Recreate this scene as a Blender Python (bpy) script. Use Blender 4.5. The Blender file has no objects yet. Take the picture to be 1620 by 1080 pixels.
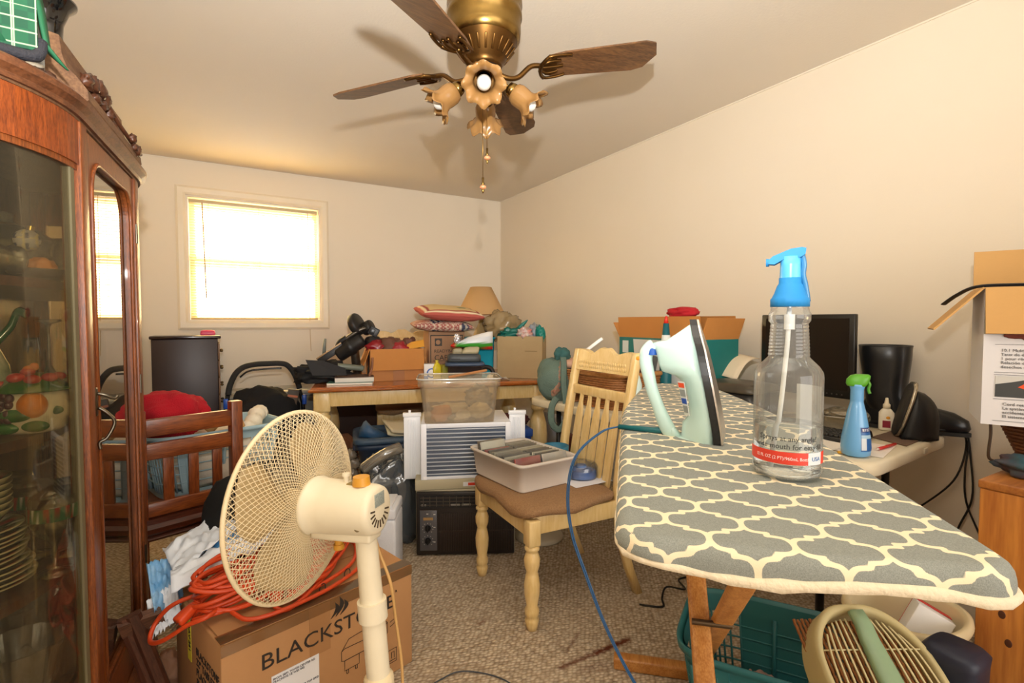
import bpy, bmesh, math, random
from mathutils import Matrix, Vector, noise
from math import pi, sin, cos, radians as R
S = bpy.context.scene
COL = S.collection

# ---------------------------------------------------------------- camera, world, lights, exposure
cam = bpy.data.cameras.new('camera'); cam.sensor_width = 36; cam.lens = 17.815; cam.clip_start = .02
co = bpy.data.objects.new('camera', cam); COL.objects.link(co)
co.location = (0, 0, 1.18); co.rotation_euler = (R(90 - 2.253), 0, R(-30.03)); S.camera = co
S.view_settings.view_transform = 'Standard'; S.view_settings.look = 'None'
S.view_settings.gamma = 1; S.view_settings.use_curve_mapping = False
S.view_settings.exposure = 0.02
S.cycles.use_denoising = True
S.cycles.max_bounces = 10; S.cycles.diffuse_bounces = 5; S.cycles.transparent_max_bounces = 24
S.cycles.sample_clamp_indirect = 6.0
W = bpy.data.worlds.new('world'); S.world = W; W.use_nodes = True
bg = W.node_tree.nodes['Background']; bg.inputs[0].default_value = (1, .985, .96, 1); bg.inputs[1].default_value = 6.0

def lamp(name, kind, loc, energy, color, rot=(0, 0, 0), **kw):
    l = bpy.data.lights.new(name, kind); l.energy = energy; l.color = color
    for k, v in kw.items(): setattr(l, k, v)
    o = bpy.data.objects.new(name, l); COL.objects.link(o); o.location = loc; o.rotation_euler = rot
    return o
# daylight on the blind, the photographer's flash over the camera, an added area fill behind the camera, before a closed wall
lamp('sun', 'SUN', (0, 8, 5), 80.0, (1, .88, .64), (R(-50), 0, R(8)), angle=R(2))
lamp('camera_flash', 'SPOT', (0.0, -.05, 1.48), 300, (1, .985, .96), (R(131), 0, R(-24)),
     spot_size=R(146), spot_blend=1.0, shadow_soft_size=.022)
lamp('rear_fill_light', 'AREA', (.9, -3.35, 1.35), 85, (1, .98, .95), (R(90), 0, 0), shape='RECTANGLE', size=3.0, size_y=2.1)

# ---------------------------------------------------------------- colour and material helpers
def lin(h):
    if isinstance(h, (tuple, list)): return tuple(h[:3])
    h = h.lstrip('#'); o = []
    for i in (0, 2, 4):
        c = int(h[i:i+2], 16) / 255
        o.append(c / 12.92 if c <= .04045 else ((c + .055) / 1.055) ** 2.4)
    return tuple(o)
_mc = {}
def newmat(name):
    m = bpy.data.materials.new(name); m.use_nodes = True
    nt = m.node_tree; nt.nodes.clear()
    return m, nt, nt.nodes.new('ShaderNodeOutputMaterial')
def N(nt, t, **kw):
    n = nt.nodes.new('ShaderNode' + t)
    for k, v in kw.items(): setattr(n, k, v)
    return n
def math_(nt, op, a, b=None):
    n = N(nt, 'Math', operation=op)
    for i, x in enumerate((a, b)):
        if x is None: continue
        if hasattr(x, 'node'): nt.links.new(x, n.inputs[i])
        else: n.inputs[i].default_value = x
    return n.outputs[0]
def mt(c='#888888', rough=.5, metal=0., spec=.5, var=None, bump=None, trans=0., c2=None, stretch=None, coat=0., sub=0., attr=False, sheen=0.):
    """principled material; var=(noise scale, amount) mixes towards c2 (or a darker c); bump=(scale, strength)"""
    key = (c, rough, metal, spec, var, bump, trans, c2, stretch, coat, sub, attr, sheen)
    if key in _mc: return _mc[key]
    m, nt, out = newmat('material'); L = nt.links.new
    p = N(nt, 'BsdfPrincipled'); L(p.outputs[0], out.inputs[0])
    rgb = lin(c); p.inputs['Base Color'].default_value = (*rgb, 1)
    p.inputs['Roughness'].default_value = rough; p.inputs['Metallic'].default_value = metal
    p.inputs['Specular IOR Level'].default_value = spec; p.inputs['Transmission Weight'].default_value = trans
    p.inputs['Coat Weight'].default_value = coat
    if sub: p.inputs['Subsurface Weight'].default_value = sub; p.inputs['Subsurface Radius'].default_value = (.02, .015, .01)
    tc = N(nt, 'TexCoord'); mp = N(nt, 'Mapping'); L(tc.outputs['Object'], mp.inputs[0])
    if stretch: mp.inputs['Scale'].default_value = stretch
    base = None
    if attr:
        a = N(nt, 'Attribute', attribute_name='Col'); base = a.outputs['Color']; L(base, p.inputs['Base Color'])
    if var:
        n = N(nt, 'TexNoise'); n.inputs['Scale'].default_value = var[0]; n.inputs['Detail'].default_value = 6
        n.inputs['Roughness'].default_value = .6; L(mp.outputs[0], n.inputs['Vector'])
        mr = N(nt, 'MapRange'); mr.inputs[1].default_value = .35; mr.inputs[2].default_value = .68; mr.inputs[4].default_value = var[1]
        L(n.outputs['Fac'], mr.inputs[0])
        mx = N(nt, 'Mix', data_type='RGBA'); L(mr.outputs[0], mx.inputs[0])
        mx.inputs[6].default_value = (*rgb, 1)
        mx.inputs[7].default_value = (*(lin(c2) if c2 else tuple(x * .45 for x in rgb)), 1)
        if base: L(base, mx.inputs[6])
        L(mx.outputs[2], p.inputs['Base Color'])
    if bump:
        n2 = N(nt, 'TexNoise'); n2.inputs['Scale'].default_value = bump[0]; n2.inputs['Detail'].default_value = 4
        L(mp.outputs[0], n2.inputs['Vector'])
        b = N(nt, 'Bump'); b.inputs['Strength'].default_value = bump[1]; b.inputs['Distance'].default_value = .01
        L(n2.outputs['Fac'], b.inputs['Height']); L(b.outputs[0], p.inputs['Normal'])
    _mc[key] = m; return m
def wood(c, c2, scale=14, stretch=(1, 8, 8), rough=.38, amt=.85, coat=.15, pores=0.):
    key = ('wood', c, c2, scale, stretch, rough, amt, pores)
    if key in _mc: return _mc[key]
    m, nt, out = newmat('wood'); L = nt.links.new
    p = N(nt, 'BsdfPrincipled'); L(p.outputs[0], out.inputs[0])
    p.inputs['Roughness'].default_value = rough; p.inputs['Coat Weight'].default_value = coat
    tc = N(nt, 'TexCoord'); mp = N(nt, 'Mapping'); L(tc.outputs['Object'], mp.inputs[0]); mp.inputs['Scale'].default_value = stretch
    n = N(nt, 'TexNoise'); n.inputs['Scale'].default_value = scale * .35; n.inputs['Detail'].default_value = 5; n.inputs['Distortion'].default_value = .6
    n3 = N(nt, 'TexNoise'); n3.inputs['Scale'].default_value = scale * 1.9; n3.inputs['Detail'].default_value = 3
    L(mp.outputs[0], n.inputs['Vector']); L(mp.outputs[0], n3.inputs['Vector'])
    s = math_(nt, 'MULTIPLY', math_(nt, 'ADD', n.outputs['Fac'], n3.outputs['Fac']), .5)
    cr = N(nt, 'ValToRGB'); L(s, cr.inputs[0])
    cr.color_ramp.elements[0].position = .38; cr.color_ramp.elements[1].position = .62
    a, b = lin(c), lin(c2)
    cr.color_ramp.elements[0].color = (*b, 1)
    cr.color_ramp.elements[1].color = (*(a[i] * amt + b[i] * (1 - amt) for i in range(3)), 1)
    L(cr.outputs[0], p.inputs['Base Color'])
    bp = N(nt, 'Bump'); bp.inputs['Strength'].default_value = .12; bp.inputs['Distance'].default_value = .004
    L(s, bp.inputs['Height']); L(bp.outputs[0], p.inputs['Normal'])
    _mc[key] = m; return m
def glass(tint='#ffffff', base=.04, k=1.0, rough=.03, haze=0., hazec='#ffffff', ior=1.45):
    """thin clear sheet: lets light through, mirrors at grazing angles, a little haze"""
    key = ('glass', tint, base, k, rough, haze, hazec, ior)
    if key in _mc: return _mc[key]
    m, nt, out = newmat('glass'); L = nt.links.new
    t = N(nt, 'BsdfTransparent'); t.inputs[0].default_value = (*lin(tint), 1)
    g = N(nt, 'BsdfGlossy'); g.inputs['Roughness'].default_value = rough
    fr = N(nt, 'Fresnel'); fr.inputs[0].default_value = ior
    f = math_(nt, 'ADD', math_(nt, 'MULTIPLY', fr.outputs[0], k), base)
    mx = N(nt, 'MixShader'); L(f, mx.inputs[0])
    under = t.outputs[0]
    if haze:
        d = N(nt, 'BsdfDiffuse'); d.inputs[0].default_value = (*lin(hazec), 1)
        m2 = N(nt, 'MixShader'); m2.inputs[0].default_value = haze
        L(t.outputs[0], m2.inputs[1]); L(d.outputs[0], m2.inputs[2]); under = m2.outputs[0]
    L(under, mx.inputs[1]); L(g.outputs[0], mx.inputs[2]); L(mx.outputs[0], out.inputs[0])
    _mc[key] = m; return m
def translucent(c, frac=.5, rough=.5):
    key = ('tl', c, frac)
    if key in _mc: return _mc[key]
    m, nt, out = newmat('translucent'); L = nt.links.new
    d = N(nt, 'BsdfPrincipled'); d.inputs[0].default_value = (*lin(c), 1); d.inputs['Roughness'].default_value = rough
    t = N(nt, 'BsdfTranslucent'); t.inputs[0].default_value = (*lin(c), 1)
    mx = N(nt, 'MixShader'); mx.inputs[0].default_value = frac
    L(d.outputs[0], mx.inputs[1]); L(t.outputs[0], mx.inputs[2]); L(mx.outputs[0], out.inputs[0])
    _mc[key] = m; return m

# ---------------------------------------------------------------- mesh helpers
I4 = Matrix.Identity(4)
def T(x, y, z): return Matrix.Translation((x, y, z))
def RX(a): return Matrix.Rotation(a, 4, 'X')
def RY(a): return Matrix.Rotation(a, 4, 'Y')
def RZ(a): return Matrix.Rotation(a, 4, 'Z')
def SC(x, y, z): return Matrix.Diagonal((x, y, z, 1))
def align(a, b):
    """matrix with local Z from a to b"""
    a, b = Vector(a), Vector(b); d = (b - a)
    return T(*a) @ d.to_track_quat('Z', 'Y').to_matrix().to_4x4()
def cr(pts, n=8, closed=False):
    """smooth curve through points"""
    P = [Vector(p) for p in pts]; o = []; m = len(P)
    rng = range(m) if closed else range(m - 1)
    for i in rng:
        g = (lambda k: P[k % m]) if closed else (lambda k: P[max(0, min(m - 1, k))])
        a, b, c, d = g(i - 1), g(i), g(i + 1), g(i + 2)
        for j in range(n):
            t = j / n
            o.append(.5 * ((2 * b) + (c - a) * t + (2 * a - 5 * b + 4 * c - d) * t * t + (3 * b - a - 3 * c + d) * t ** 3))
    if not closed: o.append(P[-1])
    return o
class MB:
    def __init__(s): s.v = []; s.f = []; s.sm = []; s.M = I4
    def add(s, v, f, smooth=False, M=None):
        k = len(s.v); X = s.M @ M if M is not None else s.M
        s.v += [tuple(X @ Vector(p)) for p in v]
        s.f += [tuple(k + i for i in q) for q in f]; s.sm += [smooth] * len(f)
        return s
    def box(s, c, size, bev=0., M=None, seg=2, top=None):
        x, y, z = (q / 2 for q in size)
        bm = bmesh.new(); bmesh.ops.create_cube(bm, size=1)
        for v in bm.verts:
            q = top if (top is not None and v.co.z > 0) else (1, 1)
            v.co = Vector((v.co.x * 2 * x * q[0], v.co.y * 2 * y * q[1], v.co.z * 2 * z))
        if bev > 0: bmesh.ops.bevel(bm, geom=bm.edges[:], offset=bev, segments=seg, affect='EDGES', profile=.5)
        bm.verts.index_update()
        s.add([tuple(v.co + Vector(c)) for v in bm.verts], [tuple(v.index for v in f.verts) for f in bm.faces], bev > 0, M)
        bm.free(); return s
    def b2(s, p, q, bev=0., M=None):
        return s.box([(a + b) / 2 for a, b in zip(p, q)], [abs(b - a) for a, b in zip(p, q)], bev, M)
    def lathe(s, prof, n=24, M=None, smooth=True, arc=2 * pi, mod=None):
        full = abs(arc - 2 * pi) < 1e-6; v = []; f = []; cols = n if full else n + 1
        for i in range(cols):
            a = arc * i / n
            for r, z in prof:
                if mod: r, z = mod(r, z, a)
                v.append((r * cos(a), r * sin(a), z))
        m = len(prof)
        for i in range(n):
            j = (i + 1) % cols
            for k in range(m - 1): f.append((i * m + k, j * m + k, j * m + k + 1, i * m + k + 1))
        return s.add(v, f, smooth, M)
    def cyl(s, a, b, r, r2=None, n=16, caps=True, M=None):
        r2 = r if r2 is None else r2; L = (Vector(b) - Vector(a)).length
        prof = ([(0, 0)] if caps else []) + [(r, 0), (r2, L)] + ([(0, L)] if caps else [])
        X = align(a, b); v = []; f = []
        v0 = [(r * cos(2 * pi * i / n), r * sin(2 * pi * i / n), 0) for i in range(n)]
        v1 = [(r2 * cos(2 * pi * i / n), r2 * sin(2 * pi * i / n), L) for i in range(n)]
        X2 = M @ X if M is not None else X
        s.add(v0 + v1, [(i, (i + 1) % n, n + (i + 1) % n, n + i) for i in range(n)], True, X2)
        if caps: s.add(v0 + v1, [tuple(range(n))[::-1], tuple(range(n, 2 * n))], False, X2)
        return s
    def tube(s, pts, r, n=8, closed=False, M=None, flat=1.0, up=None):
        P = [Vector(p) for p in pts]; m = len(P); v = []; f = []
        rr = r if isinstance(r, (list, tuple)) else [r] * m
        prev = Vector(up) if up else None
        for i in range(m):
            if closed: d = P[(i + 1) % m] - P[i - 1]
            else: d = P[min(i + 1, m - 1)] - P[max(i - 1, 0)]
            if d.length < 1e-9: d = Vector((0, 0, 1))
            d.normalize()
            if prev is None: prev = Vector((0, 0, 1)) if abs(d.z) < .9 else Vector((1, 0, 0))
            a = prev - d * prev.dot(d)
            if a.length < 1e-6: a = d.orthogonal()
            a.normalize(); b = d.cross(a); prev = a
            for k in range(n):
                t = 2 * pi * k / n
                v.append(P[i] + a * (cos(t) * rr[i] * flat) + b * (sin(t) * rr[i]))
        e = m if closed else m - 1
        for i in range(e):
            j = (i + 1) % m
            for k in range(n):
                f.append((i * n + k, i * n + (k + 1) % n, j * n + (k + 1) % n, j * n + k))
        if not closed: f += [tuple(range(n))[::-1], tuple(range((m - 1) * n, m * n))]
        return s.add(v, f, True, M)
    def prism(s, out, z0, z1, M=None, smooth=False):
        n = len(out); v = [(x, y, z0) for x, y in out] + [(x, y, z1) for x, y in out]
        s.add(v, [(i, (i + 1) % n, n + (i + 1) % n, n + i) for i in range(n)], smooth, M)
        return s.add(v, [tuple(range(n))[::-1], tuple(range(n, 2 * n))], False, M)
    def loft(s, rings, caps=True, closed=True, M=None, smooth=True):
        n = len(rings[0]); v = [p for r in rings for p in r]; f = []
        for i in range(len(rings) - 1):
            for k in range(n if closed else n - 1):
                f.append((i * n + k, i * n + (k + 1) % n, (i + 1) * n + (k + 1) % n, (i + 1) * n + k))
        if caps: f += [tuple(range(n))[::-1], tuple(range((len(rings) - 1) * n, len(rings) * n))]
        return s.add(v, f, smooth, M)
    def grid(s, fn, nu, nv, smooth=True, M=None, cu=False):
        v = [fn(i / nu, j / nv) for i in range(nu + 1) for j in range(nv + 1)]; f = []
        for i in range(nu):
            for j in range(nv):
                a = i * (nv + 1) + j; f.append((a, a + nv + 1, a + nv + 2, a + 1))
        return s.add(v, f, smooth, M)
    def ball(s, c, r, nu=18, nv=12, M=None, fn=None):
        r = (r, r, r) if not isinstance(r, (tuple, list)) else r; v = []; f = []
        for j in range(nv + 1):
            th = pi * j / nv
            for i in range(nu):
                a = 2 * pi * i / nu; p = Vector((sin(th) * cos(a), sin(th) * sin(a), -cos(th)))
                k = fn(p) if fn else 1
                v.append((c[0] + p.x * r[0] * k, c[1] + p.y * r[1] * k, c[2] + p.z * r[2] * k))
        for j in range(nv):
            for i in range(nu):
                f.append((j * nu + i, j * nu + (i + 1) % nu, (j + 1) * nu + (i + 1) % nu, (j + 1) * nu + i))
        return s.add(v, f, True, M)
    def lump(s, c, r, seed=0, amp=.25, freq=2., flat=None, nu=40, nv=26, M=None, pw=1.0):
        """a crumpled soft lump, flattened where it rests"""
        v = []; f = []
        for j in range(nv + 1):
            th = pi * j / nv
            for i in range(nu):
                a = 2 * pi * i / nu; p = Vector((sin(th) * cos(a), sin(th) * sin(a), -cos(th)))
                q = Vector([math.copysign(abs(x) ** pw, x) for x in p])
                k = 1 + amp * noise.noise(p * freq + Vector((seed * 7.3, seed * 3.1, seed))) + amp * .5 * abs(noise.noise(p * freq * 2.3 + Vector((seed, 5, 9))))
                z = c[2] + q.z * r[2] * k
                if flat is not None: z = max(z, flat)
                v.append((c[0] + q.x * r[0] * k, c[1] + q.y * r[1] * k, z))
        for j in range(nv):
            for i in range(nu):
                f.append((j * nu + i, j * nu + (i + 1) % nu, (j + 1) * nu + (i + 1) % nu, (j + 1) * nu + i))
        return s.add(v, f, True, M)
    def obox(s, c, size, t=.004, M=None, bottom=True):
        """open-topped box with wall thickness"""
        x, y, z = size; cx, cy, cz = c
        s.b2((cx - x/2, cy - y/2, cz), (cx - x/2 + t, cy + y/2, cz + z), 0, M)
        s.b2((cx + x/2 - t, cy - y/2, cz), (cx + x/2, cy + y/2, cz + z), 0, M)
        s.b2((cx - x/2 + t, cy - y/2, cz), (cx + x/2 - t, cy - y/2 + t, cz + z), 0, M)
        s.b2((cx - x/2 + t, cy + y/2 - t, cz), (cx + x/2 - t, cy + y/2, cz + z), 0, M)
        if bottom: s.b2((cx - x/2 + t, cy - y/2 + t, cz), (cx + x/2 - t, cy + y/2 - t, cz + t), 0, M)
        return s
    def sheet(s, pts, t, M=None):
        """flat polygon (3d points) given thickness t along its normal"""
        P = [Vector(p) for p in pts]; n = (P[1] - P[0]).cross(P[2] - P[0]).normalized() * t; m = len(P)
        v = P + [p + n for p in P]
        return s.add(v, [tuple(range(m))[::-1], tuple(range(m, 2 * m))] + [(i, (i + 1) % m, m + (i + 1) % m, m + i) for i in range(m)], False, M)
    def build(s, name, mat, parent=None, label=None, col=None, kind=None, sub=0, loc=None, solid=0.):
        me = bpy.data.meshes.new(name)
        me.from_pydata([tuple(p) for p in s.v], [], s.f); me.polygons.foreach_set('use_smooth', s.sm)
        if col:
            a = me.color_attributes.new('Col', 'FLOAT_COLOR', 'POINT')
            for i, p in enumerate(s.v): a.data[i].color = (*col(Vector(p)), 1)
        me.materials.append(mat); me.validate(); me.update()
        bm = bmesh.new(); bm.from_mesh(me); bmesh.ops.recalc_face_normals(bm, faces=bm.faces[:]); bm.to_mesh(me); bm.free()
        o = bpy.data.objects.new(name, me); COL.objects.link(o)
        if parent: o.parent = parent
        if label: o['label'] = label
        if kind: o['kind'] = kind
        if loc: o.location = loc
        if solid:
            md = o.modifiers.new('thick', 'SOLIDIFY'); md.thickness = solid; md.offset = 0
        if sub:
            md = o.modifiers.new('smooth', 'SUBSURF'); md.levels = sub; md.render_levels = sub
        return o
def superell(a, b, n=24, p=4):
    o = []
    for i in range(n):
        t = 2 * pi * i / n; c, s_ = cos(t), sin(t)
        o.append((a * math.copysign(abs(c) ** (2 / p), c), b * math.copysign(abs(s_) ** (2 / p), s_)))
    return o
def ring(a, b, z, n=24, p=4, cx=0, cy=0): return [(cx + x, cy + y, z) for x, y in superell(a, b, n, p)]
def thing(name, label, cat, loc=(0, 0, 0), rotz=0., group=None, rot=None):
    o = bpy.data.objects.new(name, None); COL.objects.link(o); o.empty_display_size = .05
    o.location = loc; o.rotation_euler = rot if rot else (0, 0, rotz)
    o['label'] = label; o['category'] = cat
    if group: o['group'] = group
    return o
def tag(o, label, cat, group=None, kind=None):
    o['label'] = label; o['category'] = cat
    if group: o['group'] = group
    if kind: o['kind'] = kind
    return o
def struct(name, b, m): return b.build(name, m, kind='structure')
def dup(root, loc, rotz, label, group=None):
    r = root.copy(); COL.objects.link(r); r.location = loc; r.rotation_euler = (0, 0, rotz); r['label'] = label
    if group: r['group'] = group
    for ch in list(root.children):
        c = ch.copy(); COL.objects.link(c); c.parent = r
        for g in ch.children:
            d = g.copy(); COL.objects.link(d); d.parent = c
    return r
def text(s_, size, M, mat, parent, name='lettering', ext=.0006, align_='LEFT', shear=0., sx=1.):
    cu = bpy.data.curves.new('txt', 'FONT'); cu.body = s_; cu.size = size; cu.extrude = ext; cu.align_x = align_; cu.shear = shear; cu.resolution_u = 3
    t = bpy.data.objects.new('txt', cu); COL.objects.link(t)
    dg = bpy.context.evaluated_depsgraph_get(); me = bpy.data.meshes.new_from_object(t.evaluated_get(dg))
    bpy.data.objects.remove(t); me.transform(M @ SC(sx, 1, 1)); me.materials.clear(); me.materials.append(mat); me.name = name
    o = bpy.data.objects.new(name, me); COL.objects.link(o)
    if parent: o.parent = parent
    return o
def textlines(lines, size, M, mat, parent, lead=1.5, name='lettering', **kw):
    return text('\n'.join(lines), size, M, mat, parent, name, **kw)
CREAM = '#e8cf98'

# ================================================================ THE ROOM
XR, YB, ZC, XL, YF = 2.512, 4.583, 2.40, -.70, -3.6
wallm = mt('#e5dac7', .75, var=(2.2, .12), c2='#d8cab0', bump=(140, .05))
ceilm = mt('#e0d6c6', .85, var=(1.6, .15), c2='#d5c8b2', bump=(90, .08))
trimm = mt('#e9dfcd', .5, var=(5, .2), c2='#d8c8ac')

def carpet_mat():
    m, nt, out = newmat('berber_carpet'); L = nt.links.new
    p = N(nt, 'BsdfPrincipled'); L(p.outputs[0], out.inputs[0]); p.inputs['Roughness'].default_value = .95
    p.inputs['Specular IOR Level'].default_value = .15
    tc = N(nt, 'TexCoord'); mp = N(nt, 'Mapping'); L(tc.outputs['Object'], mp.inputs[0])
    mp.inputs['Scale'].default_value = (1.0, 1.45, 1); mp.inputs['Rotation'].default_value = (0, 0, R(28))
    vo = N(nt, 'TexVoronoi'); vo.inputs['Scale'].default_value = 60; vo.inputs['Randomness'].default_value = .55; L(mp.outputs[0], vo.inputs['Vector'])
    n = N(nt, 'TexNoise'); n.inputs['Scale'].default_value = 3.5; n.inputs['Detail'].default_value = 6; L(tc.outputs['Object'], n.inputs['Vector'])
    cr_ = N(nt, 'ValToRGB'); L(vo.outputs['Distance'], cr_.inputs[0])
    e = cr_.color_ramp.elements; e[0].position = .12; e[0].color = (*lin('#eadfcc'), 1); e[1].position = .75; e[1].color = (*lin('#a4927c'), 1)
    sep = N(nt, 'Mix', data_type='RGBA', blend_type='MULTIPLY'); sep.inputs[0].default_value = .55
    L(cr_.outputs[0], sep.inputs[6]); r2 = N(nt, 'ValToRGB'); L(vo.outputs['Color'], r2.inputs[0])
    r2.color_ramp.elements[0].color = (*lin('#a29380'), 1); r2.color_ramp.elements[1].color = (*lin('#f0e8da'), 1); L(r2.outputs[0], sep.inputs[7])
    big = N(nt, 'Mix', data_type='RGBA'); mr = N(nt, 'MapRange'); mr.inputs[1].default_value = .45; mr.inputs[2].default_value = .75; mr.inputs[4].default_value = .35
    L(n.outputs['Fac'], mr.inputs[0]); L(mr.outputs[0], big.inputs[0]); L(sep.outputs[2], big.inputs[6]); big.inputs[7].default_value = (*lin('#b8a690'), 1)
    # rust brown spills trodden into the pile
    xyz = N(nt, 'SeparateXYZ'); L(tc.outputs['Object'], xyz.inputs[0]); X, Y = xyz.outputs[0], xyz.outputs[1]
    n2 = N(nt, 'TexNoise'); n2.inputs['Scale'].default_value = 60; L(tc.outputs['Object'], n2.inputs['Vector'])
    tot = None
    for (ax, ay), (bx, by), w, s_ in (((.99, 1.375), (1.13, 1.375), .013, .75), ((1.14, 1.375), (1.29, 1.375), .017, .95), ((1.05, 1.43), (1.16, 1.50), .008, .4),
                                      ((1.06, 1.33), (1.12, 1.31), .03, .3), ((.86, 1.74), (.88, 1.75), .012, .5), ((1.2, 1.13), (1.4, 1.02), .03, .6)):
        dx, dy = bx - ax, by - ay; l2 = dx * dx + dy * dy
        px, py = math_(nt, 'SUBTRACT', X, ax), math_(nt, 'SUBTRACT', Y, ay)
        t = math_(nt, 'DIVIDE', math_(nt, 'ADD', math_(nt, 'MULTIPLY', px, dx), math_(nt, 'MULTIPLY', py, dy)), l2)
        t = math_(nt, 'MINIMUM', math_(nt, 'MAXIMUM', t, 0.), 1.)
        qx, qy = math_(nt, 'SUBTRACT', px, math_(nt, 'MULTIPLY', t, dx)), math_(nt, 'SUBTRACT', py, math_(nt, 'MULTIPLY', t, dy))
        d = math_(nt, 'SQRT', math_(nt, 'ADD', math_(nt, 'MULTIPLY', qx, qx), math_(nt, 'MULTIPLY', qy, qy)))
        k = N(nt, 'MapRange'); k.inputs[1].default_value = w * 1.3; k.inputs[2].default_value = w * .2; k.inputs[3].default_value = 0; k.inputs[4].default_value = s_
        L(math_(nt, 'ADD', d, math_(nt, 'MULTIPLY', math_(nt, 'SUBTRACT', n2.outputs['Fac'], .5), w * 1.6)), k.inputs[0])
        tot = k.outputs[0] if tot is None else math_(nt, 'MAXIMUM', tot, k.outputs[0])
    st = N(nt, 'Mix', data_type='RGBA'); L(tot, st.inputs[0]); L(big.outputs[2], st.inputs[6]); st.inputs[7].default_value = (*lin('#5e2a16'), 1)
    L(st.outputs[2], p.inputs['Base Color'])
    b = N(nt, 'Bump'); b.invert = True; b.inputs['Strength'].default_value = .8; b.inputs['Distance'].default_value = .006
    L(vo.outputs['Distance'], b.inputs['Height']); L(b.outputs[0], p.inputs['Normal'])
    return m
struct('floor', MB().b2((XL - .1, YF - .1, -.06), (XR + .1, YB + .1, 0)), carpet_mat())
struct('ceiling', MB().b2((XL - .1, YF - .1, ZC), (XR + .1, YB + .1, ZC + .08)), ceilm)
struct('wall_right', MB().b2((XR, YF, 0), (XR + .1, YB + .1, ZC)), wallm)
struct('wall_left', MB().b2((XL - .1, YF, 0), (XL, YB + .1, ZC)), wallm)
struct('wall_front', MB().b2((XL - .1, YF - .1, 0), (XR + .1, YF, ZC)), wallm)
# back wall round the window opening
wx0, wx1, wz0, wz1 = -.200, .762, 1.182, 2.140
b = MB(); b.b2((XL, YB, 0), (XR, YB + .1, wz0)); b.b2((XL, YB, wz1), (XR, YB + .1, ZC))
b.b2((XL, YB, wz0), (wx0, YB + .1, wz1)); b.b2((wx1, YB, wz0), (XR, YB + .1, wz1)); struct('wall_back', b, wallm)
struct('trim_1', MB().b2((XR - .006, YF, ZC - .007), (XR, YB, ZC)), trimm)
struct('trim_2', MB().b2((XL, YB - .005, ZC - .006), (XR - .006, YB, ZC)), trimm)
struct('trim_3', MB().b2((XR - .006, YB - .006, 0), (XR, YB, ZC - .007)), trimm)
struct('baseboard_back', MB().b2((XL, YB - .014, 0), (XR, YB, .09), .003), trimm)
struct('baseboard_right', MB().b2((XR - .014, YF, 0), (XR, YB - .014, .09), .003), trimm)
# window: moulded casing, double hung sashes, panes
win = thing('window_1', 'cream cased double hung window in the back wall', 'window', (0, YB, 0)); win['kind'] = 'structure'
cx0, cx1, cz0, cz1 = -.267, .828, 1.117, 2.205
cas = MB(); prof = [(0, 0), (0, -.012), (.016, -.021), (.05, -.018), (.067, -.010), (.067, 0)]
c4 = [(cx0, cz0, 1, 1), (cx1, cz0, -1, 1), (cx1, cz1, -1, -1), (cx0, cz1, 1, -1)]
rings = [[(x + d * sx, y, z + d * sz) for d, y in prof] for x, z, sx, sz in c4]; rings.append(rings[0])
cas.loft(rings, caps=False, smooth=False); cas.build('casing', mt('#e8dcc4', .45, var=(6, .25), c2='#d9c6a2'), win)
jm = MB()
for p, q in (((wx0, 0, wz0), (wx0 + .012, .095, wz1)), ((wx1 - .012, 0, wz0), (wx1, .095, wz1)), ((wx0 + .012, 0, wz0), (wx1 - .012, .095, wz0 + .014)), ((wx0 + .012, 0, wz1 - .012), (wx1 - .012, .095, wz1))): jm.b2(p, q)
jm.build('jamb', trimm, win)
zm = 1.672
for nm, y0, za, zb in (('lower_sash', .05, wz0 + .015, zm + .02), ('upper_sash', .072, zm - .02, wz1 - .013)):
    s_ = MB(); xa, xb = wx0 + .013, wx1 - .013
    for p, q in (((xa, y0, za), (xa + .04, y0 + .02, zb)), ((xb - .04, y0, za), (xb, y0 + .02, zb)), ((xa + .04, y0, za), (xb - .04, y0 + .02, za + .04)), ((xa + .04, y0, zb - .035), (xb - .04, y0 + .02, zb))): s_.b2(p, q, .003)
    so = s_.build(nm, mt('#f2ede2', .4), win)
    MB().b2((xa + .04, y0 + .008, za + .04), (xb - .04, y0 + .012, zb - .035)).build('pane', glass(), so)
# venetian blind
bl = thing('venetian_blind', 'cream slatted venetian blind lowered over the bright window', 'blind', (0, YB + .02, 0))
slm = translucent('#f4e2b8', .5)
bx0, bx1 = wx0 + .016, wx1 - .024
MB().b2((bx0, -.014, 2.088), (bx1, .014, 2.112), .002).build('headrail', mt('#cdb98f', .4), bl)
b = MB()
zz = 2.078; nsl = 43; tilt = R(-34)
for i in range(nsl):
    z = zz - i * .0205; n = 5; v = []
    for k in range(n + 1):
        t = (k / n - .5) * .025; cr_ = .0016 * (1 - (2 * k / n - 1) ** 2)
        y = t * cos(tilt) - cr_ * sin(tilt); z2 = z + t * sin(tilt) + cr_ * cos(tilt)
        v += [(bx0 + .003, y, z2), (bx1 - .003, y, z2)]
    b.add(v, [(2 * k, 2 * k + 1, 2 * k + 3, 2 * k + 2) for k in range(n)], True)
b.build('slats', slm, bl)
MB().b2((bx0, -.013, 1.192), (bx1, .012, 1.208), .004).build('bottom_rail', mt('#c8a970', .4), bl)
for x in (bx0 + .13, (bx0 + bx1) / 2 + .02, bx1 - .12):
    lc = MB(); lc.tube([(x, -.0135, 2.09), (x, -.0135, 1.2)], .0009, 5); lc.tube([(x, .0135, 2.09), (x, .0135, 1.2)], .0009, 5); lc.build('ladder_cord', mt('#e6d6b2', .7), bl)
MB().tube([(bx0 + .09, -.017, 2.09), (bx0 + .105, -.022, 1.36)], .004, 6).build('tilt_wand', mt('#b98f55', .3), bl)
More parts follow.
